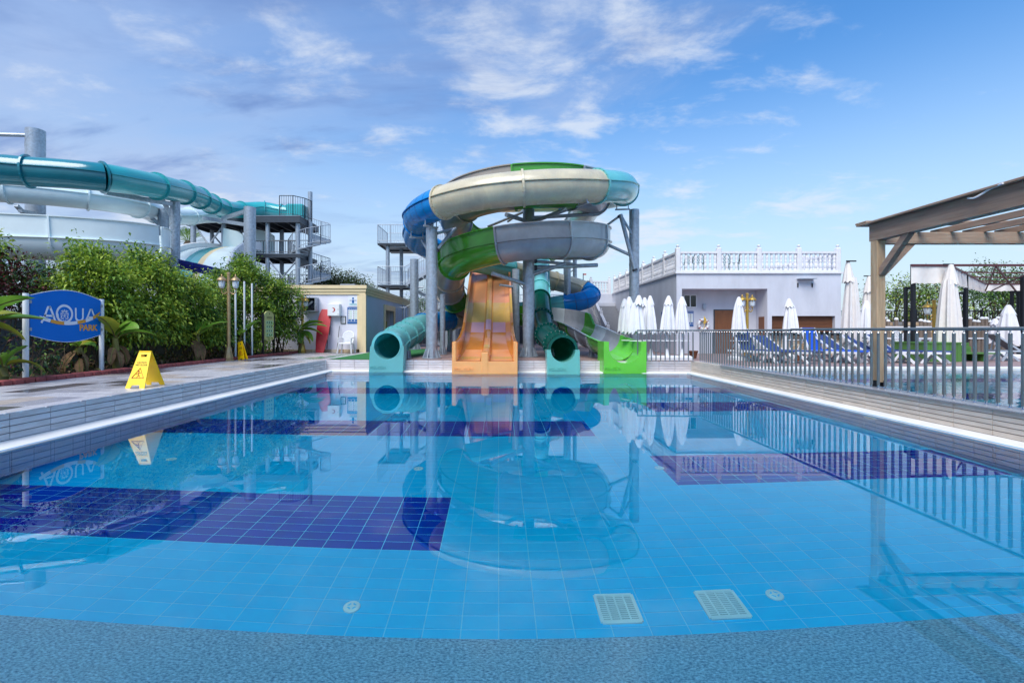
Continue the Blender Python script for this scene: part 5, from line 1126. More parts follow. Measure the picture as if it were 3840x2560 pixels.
banana('large banana plant at the left edge, its leaf crossing the board post', (-9.15, 8.15, .4), [(38, 26, 1.0, .2, 40, 0), (20, 58, 1.05, .2, 60, 0), (-25, 62, 1.1, .2, 70, 0), (75, 45, .9, .18, 70, 1), (150, 50, 1.0, .2, 60, 0), (-70, 50, 1.0, .18, 80, 0), (30, 10, .8, .17, 70, 1)], 1.0, 41, 4)
banana('small banana plant with yellowing leaf at the lower left edge', (-8.98, 8.5, .4), [(25, 40, .7, .14, 110, 1), (70, 70, .55, .13, 50, 0), (-50, 55, .65, .14, 80, 0), (120, 50, .6, .13, 70, 0)], .25, 42, 2)
banana('banana plant right of the blue board', (-9.0, 11.05, .4), [(-10, 55, .75, .2, 80, 0), (40, 35, .85, .17, 70, 0), (100, 60, .8, .17, 60, 0), (-80, 65, .85, .2, 60, 1), (10, 75, .55, .2, 60, 0)], .75, 43, 5, (.05, -.1))
banana('banana plant with dead leaves left of the weathered lamp post', (-8.98, 13.95, .4), [(40, 55, 1.0, .18, 60, 0), (-60, 45, .7, .15, 90, 1), (100, 65, .9, .17, 60, 0), (-10, 60, .7, .15, 80, 0)], .75, 44, 6, (0, .05))
banana('banana plant low under the blue board', (-9.25, 10.35, .4), [(0, 40, .4, .11, 80, 0), (90, 50, .5, .11, 90, 1), (-70, 50, .4, .1, 90, 0)], .55, 45, 5)
banana('banana plant with dry leaves behind the white poles', (-9.0, 16.35, .4), [(30, 65, .9, .14, 50, 0), (-50, 55, .7, .14, 90, 0), (120, 60, .7, .13, 70, 0)], .7, 46, 5)
banana('banana plant spreading broad leaves over the hut wall beside the red board', (xat(1128, 20.3), 20.2, .4), [(0, 32, 1.25, .2, 55, 0), (-12, 12, 1.2, .19, 50, 0), (18, 50, 1.1, .18, 70, 0), (-25, -8, .95, .18, 55, 0), (-5, -35, .8, .16, 40, 1), (190, 40, .9, .17, 70, 0), (-100, 20, .8, .16, 80, 0), (-60, -25, .8, .16, 50, 0)], .95, 47, 2)
# trees behind
def tree(label, base, hgt, blobs, n, nl, size, mats, weights, seed, group='trees in the background'):
    return shrub('tree', label, 'tree', base, [(base[0]+x, base[1]+y, base[2]+z, a, b, c) for x, y, z, a, b, c in blobs], n, nl, size, mats, weights, 4, seed, group, .22, .11)
p = at(1290, 1030, 40); tree('olive brown autumn tree rising behind the hut roof', (p.x, 40, .34), 6, [(0, 0, 4.0, 2.3, 1.8, 1.7), (1.5, 0, 3.4, 1.8, 1.5, 1.4), (-1.8, 0, 4.2, 1.8, 1.5, 1.8)], 1500, 10, .2, ('leaf_o', 'leaf_d', 'leaf_g'), (5, 3, 1), 61)
tree('dark tree behind the stair tower of the central slides', (-6.6, 46, .34), 5, [(0, 0, 2.6, 3, 2, 1.9), (3, 0, 2.4, 2.6, 2, 1.7), (6.5, 0, 2.3, 2.6, 2, 1.7)], 1500, 10, .2, ('leaf_d', 'leaf_g'), (4, 1), 62)
tree('green tree behind the pergola post', (xat(3350, 25), 25, .34), 4, [(0, 0, 2.1, 1.4, 1.2, 1.3), (1.6, .2, 2.7, 1.3, 1.2, 1.2), (.2, -.5, 1.2, 1.0, .8, .7), (2.6, .3, 2.0, 1.1, 1, 1.2)], 560, 11, .15, ('leaf_g', 'leaf_d', 'leaf_o', 'leaf_y'), (3, 3, 2, 2), 63)
tree('broad dark green tree under the white awning', (xat(3720, 25), 25, .34), 4, [(-.6, 0, 2.0, 1.7, 1.2, 1.5), (1.2, .2, 2.3, 1.6, 1.2, 1.5), (2.4, 0, 1.8, 1.4, 1.2, 1.4)], 560, 11, .15, ('leaf_d', 'leaf_g'), (4, 2), 64)
tree('tree top showing above the awning truss', (xat(3800, 30), 30, .34), 4, [(-1.5, 0, 3.6, 1.6, 1.2, 1.5), (1.5, 0, 3.4, 1.8, 1.2, 1.4)], 420, 11, .16, ('leaf_d', 'leaf_o', 'leaf_g'), (4, 1, 2), 65)
# palm by the far tower
pb_ = at(706, 905, 39); t = thing('palm_tree', 'small palm with fan leaves under the far slide tower', 'palm', (pb_.x, 39, .34))
m = mb('bark'); m.lathe((0, 0, 0), [(.25, 0), (.2, 3), (.22, pb_.z-1.0), (.35, pb_.z-.6), (.2, pb_.z-.3)], 10); m.build('trunk', t, True, True)
for k in range(26):
    g_ = random.Random(k); az = k*2.4; el = R(70-75*(k/26)); ln_ = 1.5; d_ = Vector((math.cos(az)*math.cos(el), math.sin(az)*math.cos(el), math.sin(el))); o_ = Vector((0, 0, pb_.z-.4)); m = mb('leaf_g'); s_ = d_.cross(Vector((0, 0, 1))).normalized()
    for q in range(-5, 6):
        a = d_*math.cos(q*.14)+s_*math.sin(q*.14); m.add([o_+d_*.6, o_+d_*.6+(a*.8-Vector((0, 0, .12*abs(q)/5)))*.9+s_*.03, o_+d_*.6+(a*.8-Vector((0, 0, .12*abs(q)/5)))*.9-s_*.03], [(0, 1, 2)])
    m.bar(o_, o_+d_*.62, .03, .02); m.build('frond', t, False, True)
# ---------------------------------------------------------------- stair tower of the central slides
def rail_panel(t, pts, h=1.05, mat='galv2', step=.13, r=.018, rb=.008, name='railing', mid=True):
    """handrail, lower rail, posts at the points and thin bars between: one welded piece"""
    m = mb(mat); P_ = [Vector(p) for p in pts]; Z_ = Vector((0, 0, 1))
    for a, b in zip(P_, P_[1:]):
        m.cyl(a+Z_*h, b+Z_*h, r, n=6); m.cyl(a+Z_*.12, b+Z_*.12, r*.8, n=6); n = max(1, int((b-a).length/step))
        for i in range(1, n): q = a.lerp(b, i/n); m.cyl(q+Z_*.12, q+Z_*h, rb, n=4, caps=False)
    for p in P_: m.cyl(p-Z_*.05, p+Z_*h, r*1.1, n=6)
    return m.build(name, t)
def flight(t, a, b, w, n, side):
    """straight stair from a (low) to b (high); side = horizontal unit vector across the steps"""
    a = Vector(a); b = Vector(b); S = Vector(side); d_ = Vector((b.x-a.x, b.y-a.y, 0)); run = d_.length/n; u_ = d_.normalized()
    for sg in (-1, 1): m = mb('galv2'); m.bar(a+S*sg*w/2, b+S*sg*w/2, .03, .18); m.build('stringer', t)
    m = mb('galv'); q0, q1 = -u_*run*.5, u_*run*.5
    m.prism([q0-S*w/2, q1-S*w/2, q1+S*w/2, q0+S*w/2], (0, 0, .04)); me = m.mesh('tread'); og_ = ORG[t.name]
    for i in range(n): p = a.lerp(b, (i+.5)/n)-og_; link('tread', me, t, p)
    for sg in (-1, 1): rail_panel(t, [a+S*sg*w/2+Vector((0, 0, .05)), b+S*sg*w/2+Vector((0, 0, .05))], 1.0)
def slab(t, x0, y0, x1, y1, z, th=.14, name='platform'):
    m = mb('galv'); m.box(x0, y0, z-.03, x1, y1, z); m.mat('dark_steel'); m.box(x0+.02, y0+.02, z-th, x1-.02, y0+.10, z-.031); m.box(x0+.02, y1-.10, z-th, x1-.02, y1-.02, z-.031); m.box(x0+.02, y0+.1, z-th, x0+.10, y1-.1, z-.031); m.box(x1-.10, y0+.1, z-th, x1-.02, y1-.1, z-.031)
    k = int((x1-x0)/1.0)
    for i in range(1, k): x = x0+(x1-x0)*i/k; m.box(x-.03, y0+.1, z-th, x+.03, y1-.1, z-.031)
    return m.build(name, t)
def post(t, x, y, z1, r=.11, z0=DZ, name='leg'): mb('galv').cyl((x, y, z0), (x, y, z1), r, n=14).build(name, t, True)
tw = thing('stair_tower', 'galvanised stair tower with zigzag flights behind the central slides', 'tower', (-1, 28.5, DZ)); tw['kind'] = 'thing'
slab(tw, -3.2, 26.9, 4.6, 31.2, 7.1)
for pts in ([(-3.2, 31.2, 7.1), (4.6, 31.2, 7.1)], [(4.6, 31.2, 7.1), (4.6, 26.9, 7.1)], [(-3.2, 26.95, 7.1), (-1.5, 26.95, 7.1)], [(-3.2, 29.8, 7.1), (-3.2, 31.2, 7.1)]): rail_panel(tw, pts, 1.08, step=.16)
for x, y in ((-3.0, 27.1), (-3.0, 31), (.8, 31), (.8, 27.3), (4.4, 27.1), (4.4, 31)): post(tw, x, y, 7.06, .12)
LX0, LX1 = -7.05, -5.45; RX0, RX1 = -3.3, -2.2
for z in (6.42, 4.0, 1.62): slab(tw, LX0, 27.2, LX1, 29.6, z, .12, 'landing')
for z in (5.2, 2.8): slab(tw, RX0, 27.2, RX1, 29.6, z, .12, 'landing')
for z in (6.42, 4.0, 1.62):
    rail_panel(tw, [(LX0+.03, 27.22, z), (LX0+.75, 27.22, z)], 1.05); rail_panel(tw, [(LX0+.80, 27.22, z), (LX1, 27.22, z)], 1.05); rail_panel(tw, [(LX0+.02, 27.25, z), (LX0+.02, 29.58, z)], 1.05); rail_panel(tw, [(LX0+.05, 29.58, z), (LX1, 29.58, z)], 1.05)
for z in (5.2, 2.8): rail_panel(tw, [(RX1, 27.22, z), (RX1, 29.6, z)], 1.05)
fl_a = [((LX1, 27.75, 4.0), (RX0, 27.75, 5.2)), ((LX1, 27.75, 1.62), (RX0, 27.75, 2.8))]; fl_b = [((RX0, 28.95, 5.2), (LX1, 28.95, 6.42)), ((RX0, 28.95, 2.8), (LX1, 28.95, 4.0)), ((RX0, 28.95, .36), (LX1, 28.95, 1.62))]
for a, b in fl_a+fl_b: flight(tw, a, b, .95, 7, (0, 1, 0))
flight(tw, (LX1, 30.3, 6.42), (RX0, 30.3, 7.1), .95, 4, (0, 1, 0)); mb('galv').box(LX0, 29.6, 6.39, LX1, 30.9, 6.42).build('landing', tw)
for x, y in ((-6.5, 27.5), (-6.05, 29.2), (-2.6, 27.5), (-2.6, 29.3)): post(tw, x, y, 6.4 if x < -5 else 7.05, .115)
for z in (6.25, 3.85): mb('galv2').cyl((-6.5, 27.5, z), (-4.4, 27.5, z+.02), .05, n=8).build('brace', tw)
for a, b in (((-3, 31, 1), (.8, 31, 5)), ((.8, 31, 1), (-3, 31, 5)), ((.8, 31, 1), (4.4, 31, 5)), ((4.4, 31, 1), (.8, 31, 5)), ((.8, 27.3, 2.2), (4.4, 27.1, 4.9)), ((4.4, 27.1, 2.2), (.8, 27.3, 4.9))): mb('galv2').cyl(a, b, .035, n=6).build('brace', tw)
rail_panel(tw, [(-1.5, 31.3, 2.7), (4.6, 31.3, 2.7)], 1.0, step=.18); slab(tw, -1.5, 29.9, 4.6, 31.3, 2.7)

# ---------------------------------------------------------------- the second slide park at the left
tw2 = thing('slide_tower', 'tall galvanised platform tower with spiral stair above the hut', 'tower', (-19, 36.5, .34)); tw2['kind'] = 'thing'
slab(tw2, -23.9, 34.8, -14.75, 38.6, 9.86, .5); slab(tw2, -19.2, 35.0, -14.8, 38.4, 7.08, .3); slab(tw2, -19.2, 35.0, -14.8, 38.4, 4.3, .3)
for sx, y, r in ((725, 35.2, .19), (795, 38, .15), (839, 35.4, .17), (901, 38, .17), (1004, 35.2, .16), (1057, 38.2, .17), (1117, 35.2, .17)): post(tw2, xat(sx, y), y, 9.5, r, .34)
post(tw2, -14.66, 36.5, 12.1, .17, .34)
for pts in ([(-19.5, 38.5, 9.86), (-16.2, 38.5, 9.86)], [(-23.8, 38.5, 9.86), (-19.5, 38.5, 9.86)], [(-16.3, 34.9, 9.86), (-15.3, 34.9, 9.86)], [(-15.3, 34.9, 9.86), (-14.7, 35.6, 9.86)], [(-14.7, 35.6, 9.86), (-14.5, 36.4, 9.86)]): rail_panel(tw2, pts, 1.65 if pts[0][1] > 38 else 1.5, 'dark_steel', .16, .03, .014)
for z in (7.08, 4.3):
    rail_panel(tw2, [(-19.1, 38.3, z), (-17.2, 38.3, z), (-15.4, 38.3, z)], 1.6, 'dark_steel', .17, .03, .014); rail_panel(tw2, [(-19.1, 35.1, z), (-17.6, 35.1, z), (-16.4, 35.1, z), (-15.1, 35.1, z)], .95, 'dark_steel', .2, .03, .014)
for (a, b) in (((727, 35.2, 9.3), (839, 35.4, 6.2)), ((839, 35.4, 9.3), (727, 35.2, 6.2)), ((795, 38, 9.2), (901, 38, 6.5)), ((901, 38, 9.2), (795, 38, 6.5)), ((1004, 35.2, 6.7), (1117, 35.2, 4.0)), ((1117, 35.2, 6.7), (1004, 35.2, 4.0)), ((1004, 35.2, 4), (1117, 35.2, 1)), ((1117, 35.2, 4), (1004, 35.2, 1))):
    mb('galv2').cyl((xat(a[0], a[1]), a[1], a[2]), (xat(b[0], b[1]), b[1], b[2]), .06, n=6).build('brace', tw2)
# spiral stair
cx_, cy_, rs = -14.66, 36.5, 1.55; m = mb('galv'); th = 2*math.pi/18
m.add([(.2, 0, 0), (rs, 0, 0), (rs*math.cos(th), rs*math.sin(th), 0), (.2*math.cos(th), .2*math.sin(th), 0), (.2, 0, -.16), (rs, 0, -.16), (rs*math.cos(th), rs*math.sin(th), -.05), (.2*math.cos(th), .2*math.sin(th), -.05)], [(0,1,2,3), (7,6,5,4), (0,4,5,1), (1,5,6,2), (2,6,7,3), (3,7,4,0)]); me = m.mesh('tread')
nt_ = 58
for i in range(nt_):
    z = 9.86-i*.155; link('tread', me, tw2, Vector((cx_, cy_, z))-ORG[tw2.name], (0, 0, R(200)-i*th))
for k in range(0, nt_-6, 6):
    rail_panel(tw2, [(cx_+rs*math.cos(R(200)-i*th), cy_+rs*math.sin(R(200)-i*th), 9.86-i*.155) for i in range(k, k+7, 2)], 1.25, 'galv2', .17, .028, .014)
# the closed teal tube
big = thing('tube_slide', 'large teal tube slide running from the far tower to the left edge', 'slide', (-17, 24, 3))
bp_ = [at(-330, 652, 17.9), at(-150, 640, 18.2), at(0, 636, 18.6), at(100, 643, 18.9), at(240, 652, 19.3), at(383, 665, 19.9), at(500, 683, 21.4), at(593, 700, 23.0), at(665, 716, 24.8), at(727, 734, 26.9), at(775, 756, 29.2), at(818, 776, 31.6), at(865, 787, 33.6), at(925, 788, 35.2), at(988, 786, 36.0), at(1045, 796, 36.3), at(1086, 800, 36.4)]
bpp, BL = catmull(bp_, .3); bd_ = cum(bpp); nb_ = lambda p: bd_[min(range(len(bpp)), key=lambda k: (bpp[k]-p).length)]
cuts = [nb_(at(x, y, Y)) for x, y, Y in ((95, 643, 18.9), (383, 665, 19.9), (593, 700, 23), (690, 723, 25.6), (745, 742, 27.7), (790, 763, 30.1), (835, 781, 32.4), (905, 788, 34.7), (985, 786, 36), (1055, 797, 36.3))]+[BL]
s0 = 0; sec_ = []
for i, c_ in enumerate(cuts): sec_.append((max(.35, c_-s0), 'big_teal2' if i < 2 else 'big_teal')); s0 = c_
tube_slide(big, bp_, .58, sec_, step=.3, flw=.09)
m = mb('big_teal'); p = at(1086, 800, 36.4); m.bbox(p.x-.1, 35.8, 9.9, p.x+1.3, 37.0, p.z+.6, .1); m.build('start_box', big)
wt_ = thing('tube_slide', 'pale white tube slide curving below the large teal tube', 'slide', (-17, 26, 3))
tube_slide(wt_, [at(-300, 700, 19.8), at(-100, 706, 20.6), at(100, 718, 21.4), at(300, 738, 22.4), at(440, 757, 23.6), at(525, 776, 25.0), at(575, 795, 27.0), at(625, 810, 29.3), at(700, 812, 31.8), at(770, 807, 33.8), at(850, 806, 35.2)], .56, [(2.6, 'pale_white')]*12, step=.3, flw=.08)
bw_ = thing('open_channel_slide', 'broad white open channel slide bending above the dark hedge', 'slide', (-18, 20, 3))
flume(bw_, [(-21, 25, 4.7), (-17.6, 23.2, 4.5), (-16.1, 21.7, 4.4), (-16.1, 20.5, 4.3), (-17.4, 19.3, 4.2), (-19.5, 18.3, 4.1), (-22.5, 17.4, 4.0), (-26, 16.8, 3.9)], .78, [(3.2, 'pale_white')]*8, [(0, .85), (60, .85)], step=.3)
# broad lane slide from the middle platform
ls = thing('lane_slide', 'broad white slide with yellow and turquoise stripes below the far tower', 'slide', (-19, 32, 3))
cpath, _ = catmull([at(905, 930, 35.6), at(850, 925, 34.2), at(800, 936, 32.6), at(760, 962, 30.8), at(735, 1000, 28.8), at(715, 1060, 26.8)], .3)
W_ = 1.75
for a, b, mt_ in ((-W_, -.3, 'pale_white'), (-.3, .0, 'cream'), (.0, .45, 'turq'), (.45, .75, 'big_teal'), (.75, W_, 'pale_white')):
    m = mb(mt_); m.sweep(cpath, [(a, -.08), (b, -.08), (b, 0), (a, 0)]); m.build('lane', ls, True)
for sg in (-1, 1): m = mb('white'); m.sweep(cpath, [(sg*W_-.12, -.25), (sg*W_+.12, -.25), (sg*W_+.12, .28), (sg*W_+.04, .36), (sg*W_-.10, .33)]); m.build('side_wall', ls, True)
for sx, Y in ((868, 34.9), (985, 36.6)):
    p = at(sx, 930, Y); m = mb('pale_white'); m.prism([(p.x-.7, Y, p.z-.4), (p.x+.7, Y+.3, p.z-.4), (p.x+.7, Y+.3, p.z+1.0), (p.x+.3, Y+.2, p.z+1.3), (p.x-.6, Y, p.z+1.5)], (.05, .12, 0)); m.build('end_panel', ls)
nv = thing('open_channel_slide', 'dark blue open slide crossing behind the lamp post', 'slide', (-15, 25, 3))
flume(nv, [at(960, 1075, 25.6), at(880, 1055, 25.4), at(800, 1036, 25.2), at(720, 1018, 25.0), at(640, 1002, 24.8)], .34, [(3, 'navy')]*3, [(0, .12), (30, .12)], step=.3)
for sx, sy, Y, r, lb in ((657, 757, 24.6, .225, 'galvanised column under the teal tube, its top at the bracket'), (613, 784, 26.3, .27, 'thicker dull column just left of the bracket column'), (937, 778, 27.5, .32, 'thick galvanised column before the far slide tower')):
    x, z = xat(sx, Y), zat(sy, Y); cc_ = column(x, Y, z, r, lb, 'galvanised columns of the far slides', base=False)
    tgt = {657: [at(395, 722, 21), at(600, 735, 24.2)], 613: [at(440, 790, 25), at(540, 795, 25.8)], 937: [at(835, 819, 31), at(764, 818, 29)]}[sx]
    for k, q in enumerate(tgt): m = mb('galv'); m.bar((x, Y, z-.15-.9*k), q, .16, .2); m.build('arm', cc_)
cc_ = column(-22.6, 22.9, 11.1, .38, 'very thick galvanised column rising above the teal tube at the left edge', 'galvanised columns of the far slides', base=False)
mb('galv').cyl((-22.6, 22.8, 10.8), (-27, 20.5, 10.0), .09, n=8).build('arm', cc_)
for a, b in ((at(120, 830, 22), at(60, 770, 21)), (at(130, 800, 22), at(75, 790, 21))): mb('galv').bar(a, b, .14).build('arm', cc_)
# ---------------------------------------------------------------- railing on the right ledge
ZR = 1.345; rl = thing('railing', 'grey metal railing with square bars round the right corner of the pool', 'railing', (6.17, 8, DZ)); rl['kind'] = 'thing'
m = mb('rail_grey'); xr = 6.17; yr = 14.55
for pts in ([(xr, 2.7, ZR), (xr, 9.9, ZR+.002)], [(xr, 9.9, ZR-.012), (xr, yr, ZR-.014)], [(xr, yr, ZR-.014), (4.33, yr+.14, ZR-.014)]): mm = mb('rail_grey'); mm.tube(pts, .024, 10); mm.build('top_rail', rl, True)
bmb = mb('rail_grey'); bmb.box(-.0145, -.0145, .05, .0145, .0145, .905); bmb.mat('chrome'); bmb.lathe((0, 0, 0), [(.024, 0), (.024, .012), (.014, .02), (.014, .05)], 10); bmb.lathe((0, 0, .905), [(.015, 0), (.009, .012), (.009, .04)], 10); bme = bmb.mesh('baluster')
og_ = ORG[rl.name]; n = 83
for i in range(n):
    y = 2.85+i*.1405; z = DZ+(.026 if y < 12.8 else .012); o = link('baluster', bme, rl, Vector((xr, y, z))-og_); o.scale = (1, 1, (ZR-.014-z)/.947)
for i in range(13): x = xr-.14*(i+1); o = link('baluster', bme, rl, Vector((x, yr+.14*(i+1)/13, DZ+.0))-og_); o.scale = (1, 1, (ZR-.016-DZ)/.947)

# ---------------------------------------------------------------- white terrace building
BX0, BX1, BY0, BY1, BZ = 7.2, 13.86, 19.0, 29.6, 3.63
RX_0, RX_1, RY, RZ = 7.42, 10.88, 19.85, 3.02          # recess
tb = thing('terrace_building', 'white flat roofed building with recessed doorway and balustraded roof terrace', 'building', ((BX0+BX1)/2, 24, DZ)); tb['kind'] = 'thing'
m = mb('wall'); m.box(BX0, BY0, DZ, RX_0, BY0+.3, RZ); m.box(BX0, BY0, RZ, BX1, BY0+.3, BZ); m.box(RX_1, BY0, DZ, RX_1+.18, BY0+.85, RZ); m.box(BX1-.24, BY0, DZ, BX1, BY0+.3, RZ); m.box(RX_1+.18, BY0, 1.92, BX1-.24, BY0+.3, RZ); m.build('front_wall', tb)
m = mb('wall'); m.box(BX0+.2, RY, DZ, RX_1, RY+.2, RZ+.3); m.build('recess_wall', tb)
m = mb('wall'); m.box(BX0, BY0+.3, DZ, BX0+.2, BY1, BZ); m.box(BX1-.2, BY0+.3, DZ, BX1, BY1, BZ); m.box(BX0+.2, BY1-.2, DZ, BX1-.2, BY1, BZ); m.build('side_wall', tb)
m = mb('wall'); m.box(RX_0, BY0+.3, RZ, RX_1, RY, RZ+.1); m.build('recess_ceiling', tb)
m = mb('stone_white'); m.box(BX0-.06, BY0-.06, BZ, BX1+.06, BY1, BZ+.07); m.build('terrace_slab', tb)
# shutters
def shutter(x0, x1, y, z0, z1, par):
    m = mb('shutter'); m.box(x0, y+.02, z0, x1, y+.05, z1); o = m.build('shutter', par); k = int((z1-z0)/.055)
    sm = mb('shutter'); sm.prism([(0, .02, .004), (0, -.006, .012), (0, -.006, .04), (0, .02, .05)], (x1-x0, 0, 0)); sme = sm.mesh('slat')
    for i in range(k): link('slat', sme, o, Vector((x0, y, z0+i*.055))-ORG[par.name])
shutter(RX_1+.18, BX1-.24, BY0+.16, 1.27, 1.90, tb)
m = mb('shutter'); m.box(RX_1-.012, BY0+.22, 1.1, RX_1+.01, BY0+.62, 1.9); s2 = m.build('shutter', tb)
for i in range(13): q = mb('shutter'); q.box(RX_1-.022, BY0+.23, 1.12+.06*i, RX_1-.011, BY0+.61, 1.165+.06*i); q.build('slat', s2)
mb('black').box(RX_1+.1, BY0-.35, 1.16, BX1+.1, BY0+.3, 1.23).build('counter_top', tb)
# stone clad counter front
m = mb('joint'); m.box(RX_1+.2, BY0-.1, DZ, BX1-.05, BY0-.02, 1.16); cf = m.build('counter_front', tb)
g_ = random.Random(5)
for j in range(7):
    x = RX_1+.21
    while x < BX1-.1:
        w_ = g_.uniform(.18, .4); x1 = min(x+w_, BX1-.06); q = mb(g_.choice(('stone', 'stone2', 'stone3'))); q.bbox(x+.006, BY0-.12-g_.uniform(0, .015), DZ+.112*j+.006, x1-.006, BY0-.09, DZ+.112*(j+1)-.006, .006); q.build('stone', cf); x = x1
mb('white').box(11.35, BY0-.32, DZ, 11.5, BY0-.2, 1.16).build('counter_leg', tb)
# door, window, lamp, niche details
x0, x1 = xat(2679, RY), xat(2752, RY); m = mb('door'); m.box(x0, RY-.03, DZ, x1, RY-.002, 2.18); dd_ = m.build('door', tb)
for za, zb in ((.55, 1.1), (1.25, 2.05)): q = mb('door'); q.box(x0+.12, RY-.042, za, x1-.12, RY-.031, zb); q.build('door_panel', dd_)
q = mb('dark_steel'); q.box(x0-.04, RY-.036, DZ, x0, RY-.002, 2.22); q.box(x1, RY-.036, DZ, x1+.04, RY-.002, 2.22); q.box(x0-.04, RY-.036, 2.18, x1+.04, RY-.002, 2.22); q.build('door_frame', dd_); mb('chrome').bar((x0+.08, RY-.07, 1.25), (x0+.2, RY-.07, 1.25), .025).build('door_handle', dd_)
x0, x1, z1, z0 = xat(2566, RY), xat(2609, RY), zat(1108, RY), zat(1150, RY); m = mb('glassdark'); m.box(x0, RY-.02, z0, x1, RY-.004, z1); wn_ = m.build('window', tb)
q = mb('white'); q.box(x0-.03, RY-.03, z0-.04, x1+.03, RY-.003, z0); q.box(x0-.03, RY-.03, z1, x1+.03, RY-.003, z1+.03); q.box(x1, RY-.03, z0, x1+.03, RY-.003, z1); q.box(x0-.03, RY-.03, z0, x0, RY-.003, z1); q.box((x0+x1)/2-.02, RY-.03, z0, (x0+x1)/2+.02, RY-.003, z1); q.build('window_frame', wn_)
p = at(2639, 1150, RY); m = mb('galv2'); m.bbox(p.x-.06, RY-.1, p.z-.1, p.x+.06, RY-.002, p.z+.12, .01); m.build('bulkhead_lamp', tb)
p0, p1 = xat(2987, BY0), xat(3049, BY0); z = zat(1045, BY0); mb('galv2').box(p0, BY0-.25, z-.03, p1, BY0-.002, z).build('bracket_shelf', tb)
for sx in (2991, 3045): x = xat(sx, BY0); mb('black').box(x-.02, BY0-.03, zat(1077, BY0), x+.02, BY0-.002, zat(1061, BY0)).build('bracket', tb)
panel('rules_sign', 'blue framed sign with pictograms in the recess of the white building', 'sign', 2570, 2600, 1166, 1223, RY, 'print_blue', dr_rules)
t = thing('wall_sign', 'round cornered blue sign on the side wall behind the umbrellas', 'sign', (BX0, 20.2, 1.7)); mb('print_blue').bbox(BX0-.03, 19.9, 1.65, BX0-.003, 20.7, 2.15, .01).build('board', t)
# lifebuoy with yellow rope
p = at(2638, 1216, RY-.1); t = thing('lifebuoy', 'white lifebuoy with yellow rope hanging in the recess', 'lifebuoy', p)
R_ = .20; NN = 40
for k in range(8):
    a0, a1 = k*math.pi/4, (k+1)*math.pi/4; red = k % 2 == 0; seg = np.linspace(a0, a0+.16, 4) if red else np.linspace(a0-(math.pi/4-.16), a1, 12)
    m = mb('print_red' if red else 'white'); m.tube([p+Vector((R_*math.cos(a+.6), 0, R_*math.sin(a+.6))) for a in seg], .055 if not red else .057, 10); m.build('ring' if not red else 'red_band', t, True)
m = mb('ropeyellow')
for q in range(5): m.tube(catmull([p+Vector((-.0, -.05, .34)), p+Vector((.0+.022*q, -.08, .17)), p+Vector((.015*(q-1), -.09, .02+.03*(q % 3)))], .05)[0], .008, 5)
m.tube(catmull([p+Vector((-.02, -.06, .1)), p+Vector((.0, -.1, -.1)), p+Vector((-.05, -.08, -.2))], .05)[0], .012, 5); m.build('rope', t, True)
# balustrades
bal = mb('stone_white'); bal.lathe((0, 0, 0), [(.062, 0), (.062, .05), (.035, .07), (.05, .10), (.066, .17), (.058, .24), (.034, .31), (.046, .33), (.046, .37), (.034, .39), (.05, .47), (.06, .54), (.045, .60), (.032, .63), (.06, .65), (.06, .68)], 8); balm = bal.mesh('baluster', True)
pst = mb('stone_white'); pst.bbox(-.09, -.09, 0, .09, .09, .98, .02); pstm = pst.mesh('post')
fin = mb('stone_white'); fin.lathe((0, 0, .98), [(.05, 0), (.03, .02), (.03, .03), (.06, .06), (.068, .085), (.055, .115), (.02, .13)], 10); finm = fin.mesh('finial', True)
def balustrade(label, pts, nb, skip=False):
    P_ = [Vector(p) for p in pts]; t = thing('balustrade', label, 'balustrade', P_[0], 'white terrace balustrades'); t['kind'] = 'thing'; o_ = ORG[t.name]
    for p in P_[1 if skip else 0:]: a = link('post', pstm, t, p-o_); link('finial', finm, a)
    for a, b in zip(P_, P_[1:]):
        d_ = (b-a).normalized(); Z_ = Vector((0, 0, 1))
        m = mb('stone_white'); m.bar(a+Z_*.035+d_*.09, b+Z_*.035-d_*.09, .13, .07); m.build('bottom_rail', t); m = mb('stone_white'); m.bar(a+Z_*.79+d_*.09, b+Z_*.79-d_*.09, .15, .08); m.build('top_rail', t)
        for i in range(nb): link('baluster', balm, t, a.lerp(b, (i+.75)/(nb+.5))+Z_*.07-o_)
    return t
zt = BZ+.07
balustrade('white balustrade along the front edge of the roof terrace', [(x, BY0+.06, zt) for x in (7.27, 8.93, 10.56, 12.18, 13.76)], 8)
balustrade('white balustrade along the slide side of the roof terrace', [(7.27, y, zt) for y in (19.06, 20.5, 22.0, 23.55, 25.1, 26.6, 28.1, 29.4)], 8, True)
balustrade('white balustrade at the back right of the roof terrace', [(13.76, y, zt) for y in (19.06, 21.0, 23.2, 25.4, 27.6, 29.4)], 9, True)
m = mb('wall'); m.box(4.6, 29.6, DZ, 7.2, 33, BZ); m.box(5.9, 28.9, DZ, 7.19, 29.59, BZ-.6); tag(m.build('terrace_wall', org=(6, 30, DZ)), 'white terrace wall at the head of the stair behind the slides', 'wall', kind='thing')
balustrade('white balustrade on the terrace wall at the head of the stair', [(7.0, 29.7, zt-.07), (5.85, 29.75, zt-.07), (4.7, 29.8, zt-.07)], 6)
